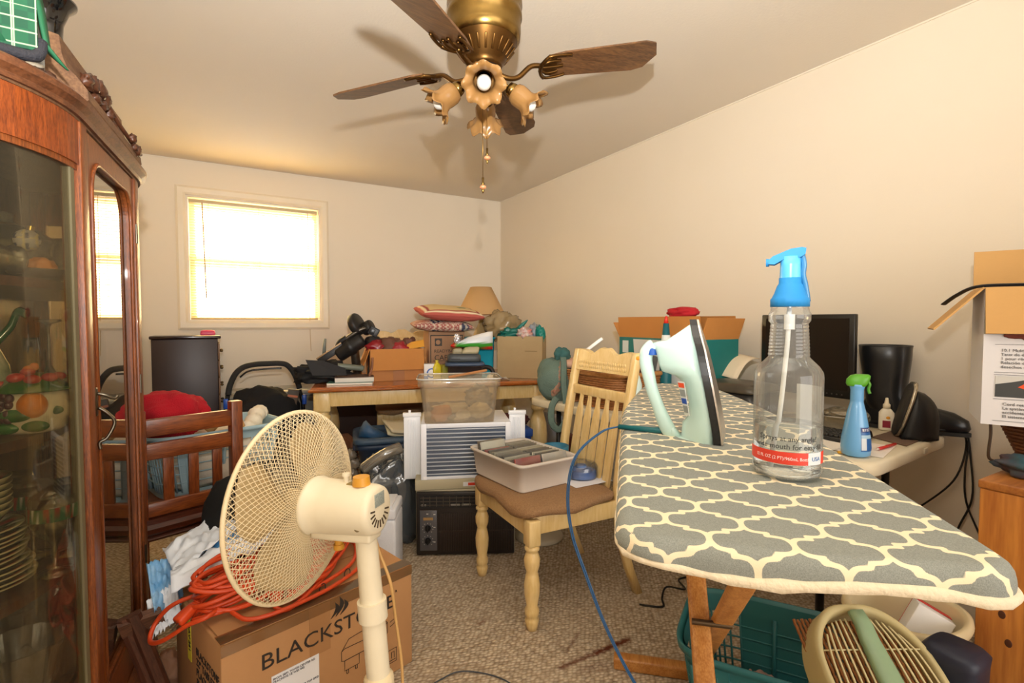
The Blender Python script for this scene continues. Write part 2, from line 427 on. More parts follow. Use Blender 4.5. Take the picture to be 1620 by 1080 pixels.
MB().tube(cr([(bx1 - .075, -.017, 2.09), (bx1 - .072, -.028, 1.3), (bx1 - .065, -.03, .93)], 6), .0022, 5).build('pull_cord', mt('#c9ab7d', .8), bl)

# ================================================================ CEILING FAN
FX, FY = .795, 1.559
brass = mt('#8f7340', .26, 1.0, var=(9, .5), c2='#5f4a24'); brassd = mt('#6a4a22', .35, .9, var=(12, .5), c2='#3a2814')
bladem = wood('#7a5431', '#4a2f1a', 10, (1, 14, 14), .45)
fan = thing('ceiling_fan', 'antique brass ceiling fan with brown wood blades and ruffled amber light shades', 'ceiling fan', (FX, FY, 0))
MB().lathe([(0, ZC), (.118, ZC), (.124, ZC - .03), (.118, ZC - .06), (.118, 2.275), (.126, 2.26), (.127, 2.235), (.122, 2.222), (.126, 2.21), (.126, 2.196), (.121, 2.19), (.122, 2.15), (.119, 2.128), (.11, 2.118)], 48).build('motor_housing', brass, fan)
b = MB().lathe([(.11, 2.12), (.104, 2.11), (.066, 2.052), (.058, 2.044), (.058, 2.036), (0, 2.036)], 48)
for i in range(22):
    a = 2 * pi * i / 22; b.box((0, 0, 0), (.006, .008, .045), .002, RZ(a) @ T(.088, 0, 2.082) @ RY(R(38)))
b.build('vented_cowl', brassd, fan)
MB().lathe([(.036, 2.04), (.048, 2.036), (.048, 2.012), (.03, 2.008)], 32).build('flywheel', mt('#1c120c', .5), fan)
def blade_out():
    return [(0, -.046), (.05, -.056), (.36, -.070), (.405, -.058), (.425, -.020), (.436, 0), (.425, .020), (.405, .058), (.36, .070), (.05, .056), (0, .046)]
for az, zr, zt in ((-14.7, 2.075, 2.172), (47.3, 2.056, 2.056), (124.2, 2.056, 2.058), (221, 2.0, 1.965)):
    M = RZ(R(az)); el = math.atan2(zt - zr, .43)
    Mb = M @ T(.225, 0, zr) @ RY(-el) @ RX(R(-15))
    bo = MB(); bo.prism(blade_out(), -.003, .003, Mb); blo = bo.build('blade', bladem, fan)
    ir = MB()
    ir.tube(cr([(.045, 0, 2.024), (.08, 0, 2.012), (.12, .004, (2.01 + zr) / 2 - .02), (.165, 0, zr - .012), (.215, 0, zr - .006)], 5), [.009] * 21, 8, M=M)
    for yy, dx in ((-.05, .075), (-.026, .04), (.0, .055), (.026, .04), (.05, .075)):
        ir.tube(cr([(-.03, yy * .3, -.007), (-.005, yy * 1.0, -.009), (dx * .6, yy * 1.02, -.008), (dx, yy * .92, -.006)], 4), .0055, 6, M=Mb)
    ir.tube(cr([(-.005, -.052, -.008), (-.022, -.03, -.009), (-.03, 0, -.009), (-.022, .03, -.009), (-.005, .052, -.008)], 4), .007, 6, M=Mb)
    ir.prism([(-.03, -.02), (.02, -.045), (.03, 0), (.02, .045), (-.03, .02)], -.009, -.004, Mb)
    ir.build('blade_iron', brassd, blo)
b = MB().lathe([(.026, 2.01), (.027, 2.0), (.03, 1.99), (.036, 1.985), (.04, 1.97), (.038, 1.95), (.026, 1.935), (.012, 1.925), (0, 1.922)], 28)
b.build('light_kit', brass, fan)
shadem = translucent('#9d7443', .25, .2); bulbm = mt('#cdc9c0', .15, coat=.5)
for k, az in enumerate((242, 154, 332, 62)):
    M = RZ(R(az)); a = MB()
    a.tube(cr([(.03, 0, 1.97), (.055, 0, 1.985), (.075, 0, 1.978), (.09, 0, 1.962)], 5), .006, 8, M=M)
    Ms = M @ T(.088, 0, 1.966) @ RY(R(90 + 38))
    a.lathe([(0, -.012), (.02, -.01), (.024, 0), (.026, .012), (.02, .014)], 20, Ms); a.build('lamp_arm', brass, fan)
    ruf = lambda r, z, an: (r * (1 + .075 * cos(8 * an) * max(0, (z - .055) / .045) + .012 * cos(30 * an)), z + .009 * cos(8 * an + .6) * max(0, (z - .06) / .04))
    sh = MB().lathe([(.02, .008), (.031, .016), (.036, .03), (.036, .05), (.035, .064), (.040, .078), (.052, .09), (.066, .098), (.0655, .0995), (.05, .0925), (.037, .078), (.033, .062), (.034, .045), (.033, .028), (.028, .018)], 48, Ms, mod=ruf)
    so = sh.build('lamp_shade', shadem, fan)
    MB().lathe([(0, .018), (.012, .02), (.013, .04), (.019, .056), (.0235, .074), (.021, .09), (.012, .101), (0, .104)], 20, Ms).build('bulb', bulbm, so)
chm = mt('#8c6a34', .3, 1.0)
for dx, dy, z1 in ((.006, -.004, 1.770), (-.006, .004, 1.672)):
    c_ = MB().tube([(dx, dy, 1.93), (dx, dy, z1)], .0013, 6)
    co_ = c_.build('pull_chain', chm, fan)
    f_ = MB().lathe([(0, 0), (.004, -.002), (.003, -.018), (.006, -.022), (.003, -.026), (.004, -.04), (.005, -.044), (.003, -.052), (0, -.056)], 12, T(dx, dy, z1)); f_.build('finial', brass, co_)
    MB().ball((dx, dy, z1 - .034), (.011, .011, .007)).build('bead', mt('#d98a63', .3), co_)

# ================================================================ CHINA CABINET (local: x out of the door, y along the door, origin at near door post)
oak = wood('#97501f', '#4f2309', 30, (26, 26, 1.3), .42, .9, .12)
oakh = wood('#97491a', '#5c260a', 22, (16, 16, 2.2), .36, .9, .2)
oakd = wood('#5e3620', '#3a1e10', 20, (3, 3, 1), .45)
oakdust = wood('#7d5a3a', '#5a3a22', 12, (8, 2, 8), .7, .9, 0)
cab = thing('china_cabinet', 'oak bow-sided china cabinet with curved glass, full of glass and dishes', 'cabinet', (-.268, 1.512, 0), R(-4.4))
DL, DP, BW = .535, .375, .36            # door length, depth, bow width
def bow(t, off=0.):                      # t 0 at door post, 1 at wall; near side
    a = t * pi / 2
    return (-DP + (DP + off) * cos(a), -(BW + off) * sin(a))
def bowline(off, n=18, t0=0., t1=1.): return [bow(t0 + (t1 - t0) * i / n, off) for i in range(n + 1)]
def plan(off, n=18):                     # whole plan outline of the case
    near = bowline(off, n); far = [(x, DL - y) for x, y in reversed(near)]
    return far + near                    # wall far -> far post -> near post -> wall near
def plan_in(off, n=18): return plan(off, n)
def molding(z0, prof, mat, nm):
    b = MB(); rings = []
    pts = {o: plan(o) for o, z in prof}
    m = len(pts[prof[0][0]])
    rings = [[(*pts[o][i], z0 + z) for o, z in prof] for i in range(m)]
    b.loft(rings, caps=True, smooth=False); return b.build(nm, mat, cab)
MB().prism(plan(0), .10, .14).build('base_board', oak, cab)
molding(0, [(.0, .03), (.022, .03), (.022, .10), (.012, .125), (0, .14)], oak, 'plinth')
MB().b2((-DP, -BW + .02, .14), (-DP + .012, DL + BW - .02, 1.63)).build('back_panel', oakd, cab)
MB().prism(plan(0.002), 1.635, 1.655).build('top_board', oakdust, cab)
molding(1.632, [(.0, .008), (.010, .008), (.013, .018), (.026, .028), (.028, .040), (.022, .046), (.0, .048)], wood('#74472a', '#4f2c17', 14, (5, 5, 9), .5, .9, .1), 'cornice')
# posts
for y0, y1 in ((-.012, .034), (DL - .034, DL + .012)):
    MB().b2((-.034, y0, .14), (.006, y1, 1.634), .003).build('post', oak, cab)
for y in (-BW + .005, DL + BW - .035): MB().b2((-DP, y, .14), (-DP + .05, y + .03, 1.634), .003).build('rear_stile', oak, cab)
# curved headers and curved panes either side
for sgn in (0, 1):
    f = (lambda p: p) if not sgn else (lambda p: (p[0], DL - p[1]))
    o = [f(p) for p in bowline(.002)]; i_ = [f(p) for p in bowline(-.018)]
    MB().prism(o + i_[::-1], 1.535, 1.634).build('header', oakh, cab)
    o2 = [f(p) for p in bowline(-.002)]
    MB().prism(o2 + i_[::-1], 1.522, 1.535).build('header_bead', oak, cab)
    MB().prism(o + i_[::-1], .14, .20).build('bottom_rail', oakh, cab)
    g = bowline(-.008, 24, .05, .97); g2 = bowline(-.011, 24, .05, .97)
    MB().prism([f(p) for p in g + g2[::-1]], .20, 1.522, smooth=True).build('curved_pane', glass('#e2ddcf', .0, .3, .02, .02, '#d9cdb0'), cab)
    st = bowline(-.004, 3, .045, .075); st2 = bowline(-.02, 3, .045, .075)
    MB().prism([f(p) for p in st + st2[::-1]], .20, 1.522).build('glazing_strip', mt('#6a6248', .5), cab)
# door with arched glass and key
door = MB()
dy0, dy1 = .036, DL - .036; ya, yb, za, zb = dy0 + .038, dy1 - .038, .26, 1.575
arch = []
for k in range(13):
    a = pi / 2 * k / 12; arch.append((yb - .07 + .07 * cos(a), zb - .09 + .09 * sin(a)))
arch2 = [(ya + .07 - .07 * cos(pi / 2 * k / 12), zb - .09 + .09 * sin(pi / 2 * k / 12)) for k in range(13)][::-1]
inn = [(yb, za)] + arch + arch2 + [(ya, za)]
outr = [(dy1, .15)] + [(dy1, 1.45 + .18 * k / 12) for k in range(13)] + [(dy0, 1.63 - .18 * k / 12) for k in range(13)] + [(dy0, .15)]
n = len(inn); v = []
for x in (-.022, 0.0):
    v += [(x, y, z) for y, z in inn] + [(x, y, z) for y, z in outr]
f = []
for i in range(n):
    j = (i + 1) % n
    f += [(i, j, n + j, n + i), (2*n + i, 3*n + i, 3*n + j, 2*n + j), (i, 2*n + i, 2*n + j, j), (n + i, n + j, 3*n + j, 3*n + i)]
door.add(v, f)
do = door.build('door', oak, cab)
e = MB(); e.tube([(.001, y, z) for y, z in inn], .005, 8, closed=True); e.build('bead_moulding', oak, do)
g = MB(); g.add([(x, y, z) for x in (-.014, -.011) for y, z in inn], [tuple(range(n))[::-1], tuple(range(n, 2 * n))]); g.build('door_pane', glass('#d8d2c0', .02, .62, .012, .02, '#d9cdb0'), do)
nick = mt('#6d665a', .3, 1.0)
k_ = MB(); k_.box((.002, dy0 + .02, .985), (.004, .018, .07), .003)
k_.tube(cr([(.004, dy0 + .02, 1.005), (.02, dy0 + .022, 1.0), (.034, dy0 + .03, .99), (.04, dy0 + .036, .995)], 5), .004, 6)
k_.tube(cr([(.006, dy0 + .02, .97), (.022, dy0 + .024, .955), (.034, dy0 + .03, .93), (.02, dy0 + .024, .895), (.006, dy0 + .02, .885), (.007, dy0 + .02, .868)], 6), .0042, 7)
k_.build('handle', nick, do)
for z in (1.46, .98, .42): MB().cyl((.006, dy1 + .006, z - .03), (.006, dy1 + .006, z + .03), .004, n=8).build('hinge', nick, do)
# shelves
SH = (.615, .94, 1.272)
for z in SH + (.34,):
    p = [(x - .02, y) for x, y in plan(-.03)]; MB().prism(p, z - .02, z).build('shelf', oakd, cab)
# crest gallery on top over the door
b = MB(); pr = [(-.055, 0), (.012, 0), (.02, .008), (.018, .03), (.0, .055), (-.018, .075), (-.026, .10), (-.03, .142), (-.05, .147), (-.056, .142), (-.056, .06)]
b.add([(x, y, 1.68 + z) for y in (.0, DL) for x, z in pr], [(i, (i + 1) % 11, 11 + (i + 1) % 11, 11 + i) for i in range(11)])
b.add([(x, y, 1.68 + z) for y in (.0,) for x, z in pr], [tuple(range(11))]); b.add([(x, y, 1.68 + z) for y in (DL,) for x, z in pr], [tuple(range(11))])
b.build('crest', oakdust, cab)
random.seed(3)
cv = MB()
for y, z, r_ in ((.14, .10, .022), (.18, .112, .026), (.24, .12, .030), (.30, .116, .026), (.34, .09, .02), (.38, .07, .018), (.42, .055, .016), (.47, .035, .02), (.21, .085, .02), (.27, .09, .018), (.44, .035, .014)):
    cv.lump((.0 + (.02 if z < .06 else -.018), y, 1.68 + z), (r_ * .6, r_ * .9, r_ * .75), y * 50, .5, 2.4, nu=16, nv=12)
cv.tube(cr([(-.012, .12, 1.785), (-.02, .18, 1.81), (-.022, .26, 1.82), (-.016, .31, 1.795), (-.006, .36, 1.765), (.01, .43, 1.735), (.024, .5, 1.71)], 5), [.006] * 31, 8)
cv.build('carving', oakd, cab)
cv = MB()
for k, (x, y, z, r_) in enumerate(((-.055, -.05, .018, .02), (-.07, -.085, .014, .016), (-.05, -.02, .03, .018), (-.06, -.03, .012, .018), (-.045, -.012, .012, .016), (-.085, -.12, .012, .012))):
    cv.lump((x, y, 1.68 + z), (r_ * 1.1, r_, r_), k + 20, .5, 2.6, nu=16, nv=12)
cv.build('corner_carving', oakd, cab)

def cw(x, y, z=0):                       # cabinet-local to world
    a = R(-4.4); return (-.268 + x * cos(a) - y * sin(a), 1.512 + x * sin(a) + y * cos(a), z)
# ---- things on top of the cabinet
gl = glass('#eef0e8', .13, 1.5, .06, .07, '#dfe0d2')
plaid = [(0, 0, 0)]
def plaidcol(p):
    g0 = lin('#0e5234'); d = lin('#0c472f'); w = lin('#9db592')
    u, v_ = p.x, p.z
    if min(abs((u / .034) % 1 - .45), abs((u / .034) % 1 - .55)) < .035 or abs((v_ / .022) % 1 - .5) < .045: return w
    return d if ((u / .072) % 1 < .5) != ((v_ / .06) % 1 < .5) else g0
gb = thing('fabric_pouch', 'green plaid cloth pouch with a black base hanging over the cabinet top', 'bag', (-.386, 1.350, 1.682), R(14))
b = MB(); b.grid(lambda u, v: (-.085 + .17 * u, -.035 + .014 * sin(3 * u + v * 3), .025 + .20 * v), 170, 170); b.build('plaid_panel', mt('#157048', .8, attr=True), gb, col=plaidcol, solid=.004)
b = MB(); b.loft([[( -.08 + .16 * t, -.03 + .06 * s, z) for t, s in ((0, .1), (.5, 0), (1, .1), (1.03, .5), (1, .9), (.5, 1), (0, .9), (-.03, .5))] for z in (.03, .1, .19, .225)]); b.build('body', mt('#0d5434', .75), gb)
b = MB(); b.loft([[(.07, -.02, .20), (.085, .01, .21), (.07, .03, .2)], [(.085, -.024, .12), (.10, .01, .12), (.085, .03, .12)], [(.095, -.026, .05), (.105, -.005, .05), (.095, .02, .05)], [(.128, -.024, .008), (.132, -.018, .008), (.128, -.012, .01)]], smooth=True); b.build('side_flap', mt('#0f5c38', .7), gb)
b = MB(); b.tube(cr([(-.08, -.03, .018), (-.03, -.04, .010), (.04, -.036, .011), (.082, -.03, .016), (.09, -.02, .05)], 5), [.011] * 21, 10); b.build('base_roll', mt('#23232a', .8, bump=(200, .4)), gb)
va = MB().lathe([(0, 0), (.035, 0), (.04, .01), (.046, .08), (.044, .17), (.038, .22), (.04, .25), (.052, .285), (.068, .302), (.069, .307), (.052, .296), (.034, .25), (.032, .22), (0, .2)], 40, T(*cw(-.115, .195, 1.681)))
tag(va.build('vase', mt('#0b0b0c', .08, coat=.6)), 'glossy black flared vase standing behind the plaid pouch', 'vase')
tag(MB().lathe([(0, 0), (.03, 0), (.042, .02), (.044, .045), (.036, .07), (.022, .08), (.02, .075), (0, .07)], 24, T(*cw(-.085, .045, 1.681))).build('ceramic_pot', mt('#f1efe8', .3)), 'small white ceramic pot behind the carved corner of the cabinet top', 'pot')
# ---- shelf of clear glass (top shelf)
z = SH[2] + .001
def cwT(x, y, z): return T(*cw(x, y, z)) @ RZ(R(-4.4))
tag(MB().lathe([(0, .002), (.04, .0), (.06, .007), (.072, .02), (.071, .022), (.06, .01), (.04, .005), (0, .006)], 36, cwT(-.085, .005, z)).build('pie_plate', gl), 'shallow clear glass pie plate on the top shelf of the cabinet', 'plate')
tag(MB().lathe([(.13, 0), (.131, .01), (.126, .06), (.11, .105), (.07, .14), (.02, .155), (.016, .165), (.02, .18), (0, .186), (0, .182), (.016, .178), (.012, .16), (.07, .136), (.107, .10), (.122, .06), (.127, 0)], 40, cwT(-.215, .235, z)).build('cake_dome', gl), 'large clear glass cake dome at the back of the top shelf', 'dome')
jl = thing('glass_jar', 'clear glass jar lying on its side on the top shelf', 'jar', cw(-.125, -.115, z + .036), R(48))
MB().lathe([(0, 0), (.03, 0), (.035, .008), (.035, .075), (.026, .088), (.025, .1), (.03, .104), (.03, .116), (.026, .117), (.022, .1), (.03, .075), (.03, .01), (0, .006)], 32, RY(R(90)) @ T(0, 0, -.06)).build('jar_body', gl, jl)
t = MB().ball((0, 0, .0), .024)
def ornc(p):
    return lin('#2c3a5e') if (p.x * 45) % 1 < .35 and (p.z * 45) % 1 < .6 else (lin('#d9c98b') if (p.z * 45) % 1 < .2 or (p.x * 45) % 1 > .85 else lin('#b9b4ac'))
orn = thing('ornament_ball', 'small blue and yellow plaid ornament ball perched on the glass jar', 'ornament', cw(-.125, .085, z + .098))
MB().ball((0, 0, 0), .025, 40, 28).build('ball', mt('#777777', .6, attr=True), orn, col=ornc); MB().cyl((.006, 0, .023), (.008, 0, .033), .007, n=10).build('cap', mt('#b59a4a', .3, 1.), orn)
jt = thing('lidded_jar', 'upright clear glass jar with orange and cream shells beside the cabinet post', 'jar', cw(-.052, .095, z))
MB().lathe([(0, .001), (.034, .001), (.036, .01), (.036, .08), (.028, .092), (.03, .1), (.026, .1), (.025, .09), (.033, .078), (.033, .01), (0, .005)], 28).build('jar_body', gl, jt)
MB().lathe([(0, .112), (.01, .112), (.012, .106), (.031, .104), (.031, .1), (0, .1)], 24).build('lid', gl, jt)
MB().lump((0, 0, .025), (.029, .029, .02), 4, .3).build('shells', mt('#e5d6ae', .6, var=(30, .7), c2='#c7a06a'), jt)
tag(MB().lump((*cw(-.075, .005, z + .022)[:2], z + .03), (.026, .02, .02), 8, .25, flat=z + .011).build('seashell', mt('#d8892e', .4)), 'orange glazed shell sitting on the pie plate', 'shell')
# ---- middle shelf: fruit jar, vase, stemware
z = SH[1] + .001
fj = thing('cookie_jar', 'cream ceramic jar with moulded grapes, an orange and green leaves', 'jar', cw(-.088, -.03, z), R(-6))
fj.scale = (.86, .86, .93)
MB().lathe([(0, 0), (.058, 0), (.066, .008), (.07, .03), (.074, .055), (.072, .085), (.066, .098), (0, .098)], 40).build('jar_body', mt('#e9e4cc', .15, coat=.5, var=(9, .3), c2='#cfc9a2'), fj)
lid = MB().lathe([(.0, .138), (.02, .136), (.05, .124), (.072, .106), (.082, .098), (.08, .095), (0, .097)], 40); lo = lid.build('lid', mt('#245a26', .18, coat=.5, var=(20, .6), c2='#3d7d2a'), fj)
fb = MB()
for x, y, zz_, r_ in ((0, -.02, .143, .012), (.005, .0, .15, .01)): fb.ball((x, y, zz_), r_)
fb.build('lid_knob', mt('#d2672e', .2, coat=.4), lo)
fb = MB()
for a, rr, zz_, r_ in ((250, .045, .128, .017), (290, .05, .124, .016), (330, .05, .126, .016), (215, .06, .112, .014), (20, .05, .125, .015), (270, .022, .14, .014)): fb.ball((rr * cos(R(a)), rr * sin(R(a)), zz_), (r_ * 1.1, r_ * 1.1, r_ * .7))
fb.build('strawberries', mt('#c23a30', .18, coat=.5), lo)
gp = MB(); random.seed(5)
for i in range(26):
    a = R(216 + random.random() * 40); zz_ = .03 + random.random() * .062; gp.ball((.074 * cos(a), .074 * sin(a), zz_), .0105, 10, 8)
gp.build('grapes', mt('#4a2330', .15, coat=.5), fj)
MB().ball((.062 * cos(R(288)), .062 * sin(R(288)), .066), (.031, .026, .031)).build('orange_fruit', mt('#e8891c', .3, coat=.3), fj)
lf = MB()
for a, zz_, s1 in ((262, .045, .03), (245, .016, .026), (292, .018, .026), (325, .05, .02), (215, .05, .02)): lf.ball((.071 * cos(R(a)), .071 * sin(R(a)), zz_), (s1 * abs(sin(R(a))) * .9 + .006, s1 * .35, s1 * .5))
lf.build('leaves', mt('#2f7a33', .2, coat=.4, var=(30, .6), c2='#16401f'), fj)
vs = thing('ceramic_pitcher', 'tall cream and green leaf-handled ceramic pitcher at the edge of the middle shelf', 'pitcher', cw(-.18, .0, z))
vs.scale = (.84, .84, 1.3)
MB().lathe([(0, 0), (.04, 0), (.055, .03), (.06, .07), (.052, .11), (.03, .145), (.028, .165), (.038, .19), (.035, .192), (.022, .165), (0, .15)], 36).build('body', mt('#e2dfc6', .15, coat=.5, var=(12, .95), c2='#2f6d3a'), vs)
MB().tube(cr([(.03, 0, .15), (.055, .01, .175), (.07, .01, .20), (.09, .0, .196)], 5), [.008] * 16, 8).build('handle', mt('#1f5a35', .15, coat=.5), vs)
gob = [(0, .002), (.03, 0), (.033, .003), (.008, .008), (.004, .014), (.004, .072), (.012, .08), (.027, .1), (.033, .13), (.031, .15), (.03, .15), (.032, .13), (.026, .102), (.01, .083), (0, .08)]
wg = tag(MB().lathe([(r_ * .85, .245 - zz_ * 1.63) for r_, zz_ in gob], 28, cwT(-.13, .21, z)).build('wine_glass', gl), 'thin stemmed wine glass turned upside down behind the fruit jar', 'glass')
tag(MB().lathe([(0, .004), (.05, 0), (.08, .02), (.1, .06), (.105, .08), (.102, .08), (.096, .058), (.075, .022), (0, .008)], 36, cwT(-.15, .36, z)).build('serving_bowl', gl), 'clear glass serving bowl to the right of the upside down wine glass', 'bowl')
# ---- third shelf: stacked dishes and poinsettia goblets
z = SH[0] + .001
def dishcol(rm):
    def f(p):
        r_ = math.hypot(p.x, p.y)
        if r_ > rm * .965: return lin('#c9c4a0')
        if r_ > rm * .55:
            k = noise.noise(Vector((p.x * 42, p.y * 42, 1)))
            return lin('#a81f20') if k > .22 else (lin('#e9e7dd') if k < -.3 else lin('#2b5b49'))
        return lin('#e6e6da')
    return f
pm = mt('#e6e6da', .15, coat=.4, attr=True)
def plate(r_, h): return MB().lathe([(0, .002), (r_ * .55, .0), (r_ * .62, .002), (r_ * .8, h * .5), (r_, h), (r_, h + .002), (r_ * .78, h * .55 + .004), (r_ * .6, .006), (0, .005)], 44)
px_, py_ = cw(-.17, -.066)[:2]
p0 = plate(.085, .016).build('dinner_plate', pm, col=dishcol(.085)); bl0 = plate(.064, .034).build('soup_bowl', pm, col=dishcol(.064))
NP = 12
ords = ['lowest', 'second', 'third', 'fourth', 'fifth', 'sixth', 'seventh', 'eighth', 'ninth', 'tenth', 'eleventh', 'topmost']
for i in range(NP):
    o = p0 if i == 0 else p0.copy()
    if i: COL.objects.link(o)
    o.location = (px_ + .004 * sin(i * 2.1) - (.012 if i > 3 else 0), py_ + .003 * cos(i * 1.7), z + i * .0105)
    tag(o, f'green and red poinsettia plate, {ords[i]}' + (' from the bottom' if 0 < i < 11 else '') + ' in the stack of plates', 'plate', 'poinsettia plates stacked on the third shelf')
zt = z + NP * .0105 + .008
NBW = 6; bo_ = ['lowest', 'second', 'third', 'fourth', 'fifth', 'topmost']
for i in range(NBW):
    o = bl0 if i == 0 else bl0.copy()
    if i: COL.objects.link(o)
    o.location = (px_ - .012, py_ + .004, zt + i * .0135)
    tag(o, f'poinsettia bowl, {bo_[i]}' + (' from the bottom' if 0 < i < 5 else '') + ' of the bowls piled on the plates', 'bowl', 'poinsettia bowls stacked on the plates')
g2 = [(0, .002), (.034, 0), (.037, .003), (.012, .009), (.005, .016), (.005, .066), (.014, .078), (.034, .095), (.043, .122), (.044, .15), (.041, .178), (.040, .178), (.042, .15), (.041, .123), (.032, .097), (0, .08)]
gv = glass('#efebd4', .13, 1.5, .05, .07, '#d9d6b8')
def gobcol(p):
    a = math.atan2(p.y, p.x); k = noise.noise(Vector((a * 4.2, p.z * 55, 2)))
    return lin('#b01c1c') if k > .18 else (lin('#f0efe6') if k < -.32 else lin('#2d7a55'))
for k, (x, y, lab) in enumerate(((-.058, -.035, 'poinsettia banded wine goblet nearest the curved glass'), (-.135, .09, 'poinsettia banded wine goblet behind the nearest one'), (-.062, .08, 'poinsettia banded wine goblet close to the cabinet door post'), (-.21, .2, 'poinsettia banded wine goblet farthest back on the shelf'))):
    gt = thing('wine_goblet', lab, 'goblet', cw(x, y, z), k * 1.3, 'poinsettia goblets on the third shelf')
    MB().lathe(g2, 32).build('glass_body', gv, gt)
    MB().lathe([(.0447, .128), (.0447, .158)], 60).build('painted_band', mt('#2d7a55', .3, attr=True), gt, col=gobcol)
# ---- bottom: cut crystal
z = .341
crm = glass('#e6eaf0', .2, 1.6, .07, .06, '#dfe4ea')
for k, (x, y, r_, lab) in enumerate(((-.12, -.05, .075, 'cut crystal bowl at the front of the cabinet bottom'), (-.20, .17, .08, 'cut crystal bowl behind another in the cabinet bottom'))):
    dz = .0
    tag(MB().lathe([(0, .01), (r_ * .5, .0), (r_ * .8, .05), (r_, .12), (r_ * 1.05, .14), (r_, .14), (r_ * .75, .055), (0, .02)], 36, cwT(x, y, z + dz), smooth=False, mod=lambda r, zz, a: (r * (1 + .03 * cos(18 * a)), zz)).build('crystal_bowl', crm), lab, 'bowl', 'crystal bowls in the cabinet bottom')
for k, (x, y, lab) in enumerate(((-.055, .06, 'cut crystal tumbler beside the front crystal bowl'), (-.30, .0, 'cut crystal tumbler at the back by the cabinet side'))):
    tag(MB().lathe([(0, .01), (.03, 0), (.034, .06), (.036, .13), (.033, .13), (.028, .015), (0, .02)], 24, cwT(x, y, z), smooth=False).build('crystal_tumbler', crm), lab, 'tumbler')

# ================================================================ STAND FAN, BOX, EXTENSION CORD
plc = mt('#ead9b4', .4, var=(7, .25), c2='#d6bf8e'); plc2 = mt('#efe6cd', .38, var=(9, .3), c2='#dccfae'); gold = mt('#d69a35', .4)
fc = Vector((.157, 1.325, .735)); rear = Vector((cos(R(46)), -sin(R(46)), .03)).normalized()
q = (-rear).to_track_quat('Z', 'Y')      # local +Z = where the fan blows
sf = thing('pedestal_fan', 'yellowed cream pedestal fan seen from behind in front of the cardboard box', 'fan', fc)
QM = q.to_matrix().to_4x4()
FR = .222
def net(prof, nw, turn, w):
    """diamond net of ribs on a dish: prof r->z"""
    b = MB()
    for sg in (1, -1):
        for k in range(nw):
            a0 = 2 * pi * k / nw; p = []
            for r_, z in prof:
                t = (r_ - prof[0][0]) / (prof[-1][0] - prof[0][0]); a = a0 + sg * turn * t ** .8
                p.append((r_ * cos(a), r_ * sin(a), z))
            b.tube(p, w, 4)
    return b
backp = [(.055 + (FR - .055) * i / 15, -.052 + .047 * (i / 15) ** 2.2) for i in range(16)]
frontp = [(.04 + (FR - .04) * i / 11, .052 - .052 * (i / 11) ** 2.4 + .004) for i in range(12)]
bk = net(backp, 92, .95, .0009); bk.M = I4
def xf(b): b.v = [tuple(QM @ Vector(p)) for p in b.v]; return b
bg_ = xf(bk).build('back_grille', plc, sf)
xf(net(frontp, 64, .9, .001)).build('front_grille', plc, sf)
b = MB().tube([(FR * cos(2 * pi * i / 64), FR * sin(2 * pi * i / 64), 0) for i in range(64)], .0055, 8, closed=True); xf(b).build('rim', plc, sf)
b = MB().lathe([(0, .062), (.035, .062), (.042, .056), (.042, .05), (0, .05)], 32); xf(b).build('front_badge', plc, sf)
blm = translucent('#d9c294', .25, .3)
for k in range(4):
    a0 = R(20 + 90 * k); b = MB(); nu, nv = 10, 10
    def bf(u, v):
        r_ = .03 + .165 * u; w_ = (.35 + .75 * sin(pi * min(1, u * .62 + .12))) * (1 - .25 * max(0, u - .8) / .2)
        a = a0 + (v - .5) * w_ * (1.15 - .15 * u); return (r_ * cos(a), r_ * sin(a), .002 + .042 * (v - .5) * (1 - .3 * u))
    b.grid(bf, nu, nv); xf(b).build('fan_blade', blm, sf, solid=.002)
b = MB().lathe([(0, .03), (.028, .028), (.034, .02), (.034, -.03), (0, -.03)], 24); xf(b).build('hub', blm, sf)
# motor housing: local frame, z = -s behind the rim
hb = MB(); rings = []
for s_, r_ in ((.046, .060), (.050, .068), (.062, .0695), (.064, .066), (.10, .064), (.18, .060), (.212, .0585), (.224, .055), (.228, .048)):
    rings.append([(r_ * cos(2 * pi * i / 40), max(r_ * sin(2 * pi * i / 40), -.056) if 1 else 0, -s_) for i in range(40)])
hb.loft(rings)
ho = xf(hb).build('motor_housing', plc2, sf)
up = QM.to_3x3().inverted() @ Vector((0, 0, 1)); ua = math.atan2(up.y, up.x)   # which way is up in the fan's own plane
UP = RZ(ua)                             # local +X becomes up
def hx(b): b.v = [tuple(QM @ (UP @ Vector(p))) for p in b.v]; return b
hx(MB().cyl((.058, -.004, -.185), (.078, -.004, -.185), .021, .019, 24)).build('speed_knob', gold, ho)
hx(MB().cyl((.06, .0, -.142), (.075, .0, -.142), .006, n=12).cyl((.075, 0, -.142), (.082, 0, -.142), .009, n=12)).build('oscillation_knob', plc2, ho)
hx(MB().box((.0598, .0, -.165), (.004, .030, .028), .001)).build('caution_label', mt('#8d7a45', .5), ho)
hx(MB().box((.026, .0, -.2288), (.030, .040, .002), .0005)).build('rating_label', mt('#aab4ac', .5, var=(300, .6), c2='#5c6468'), ho)
sl = MB()
for i in range(10):
    a = R(100 + i * 20); sl.box((0, 0, 0), (.017, .0035, .002), 0, T(0, 0, -.2286) @ RZ(a) @ T(.031, 0, 0))
hx(sl).build('vent_slots', mt('#4a3b28', .8), ho)
hx(MB().box((-.062, 0, -.135), (.022, .055, .16), .006)).build('neck_plate', plc2, sf)
hx(MB().cyl((-.07, .02, -.10), (-.10, .02, -.10), .010, n=12).cyl((-.10, .02, -.10), (-.112, .02, -.10), .013, n=12)).build('tilt_screw', gold, sf)
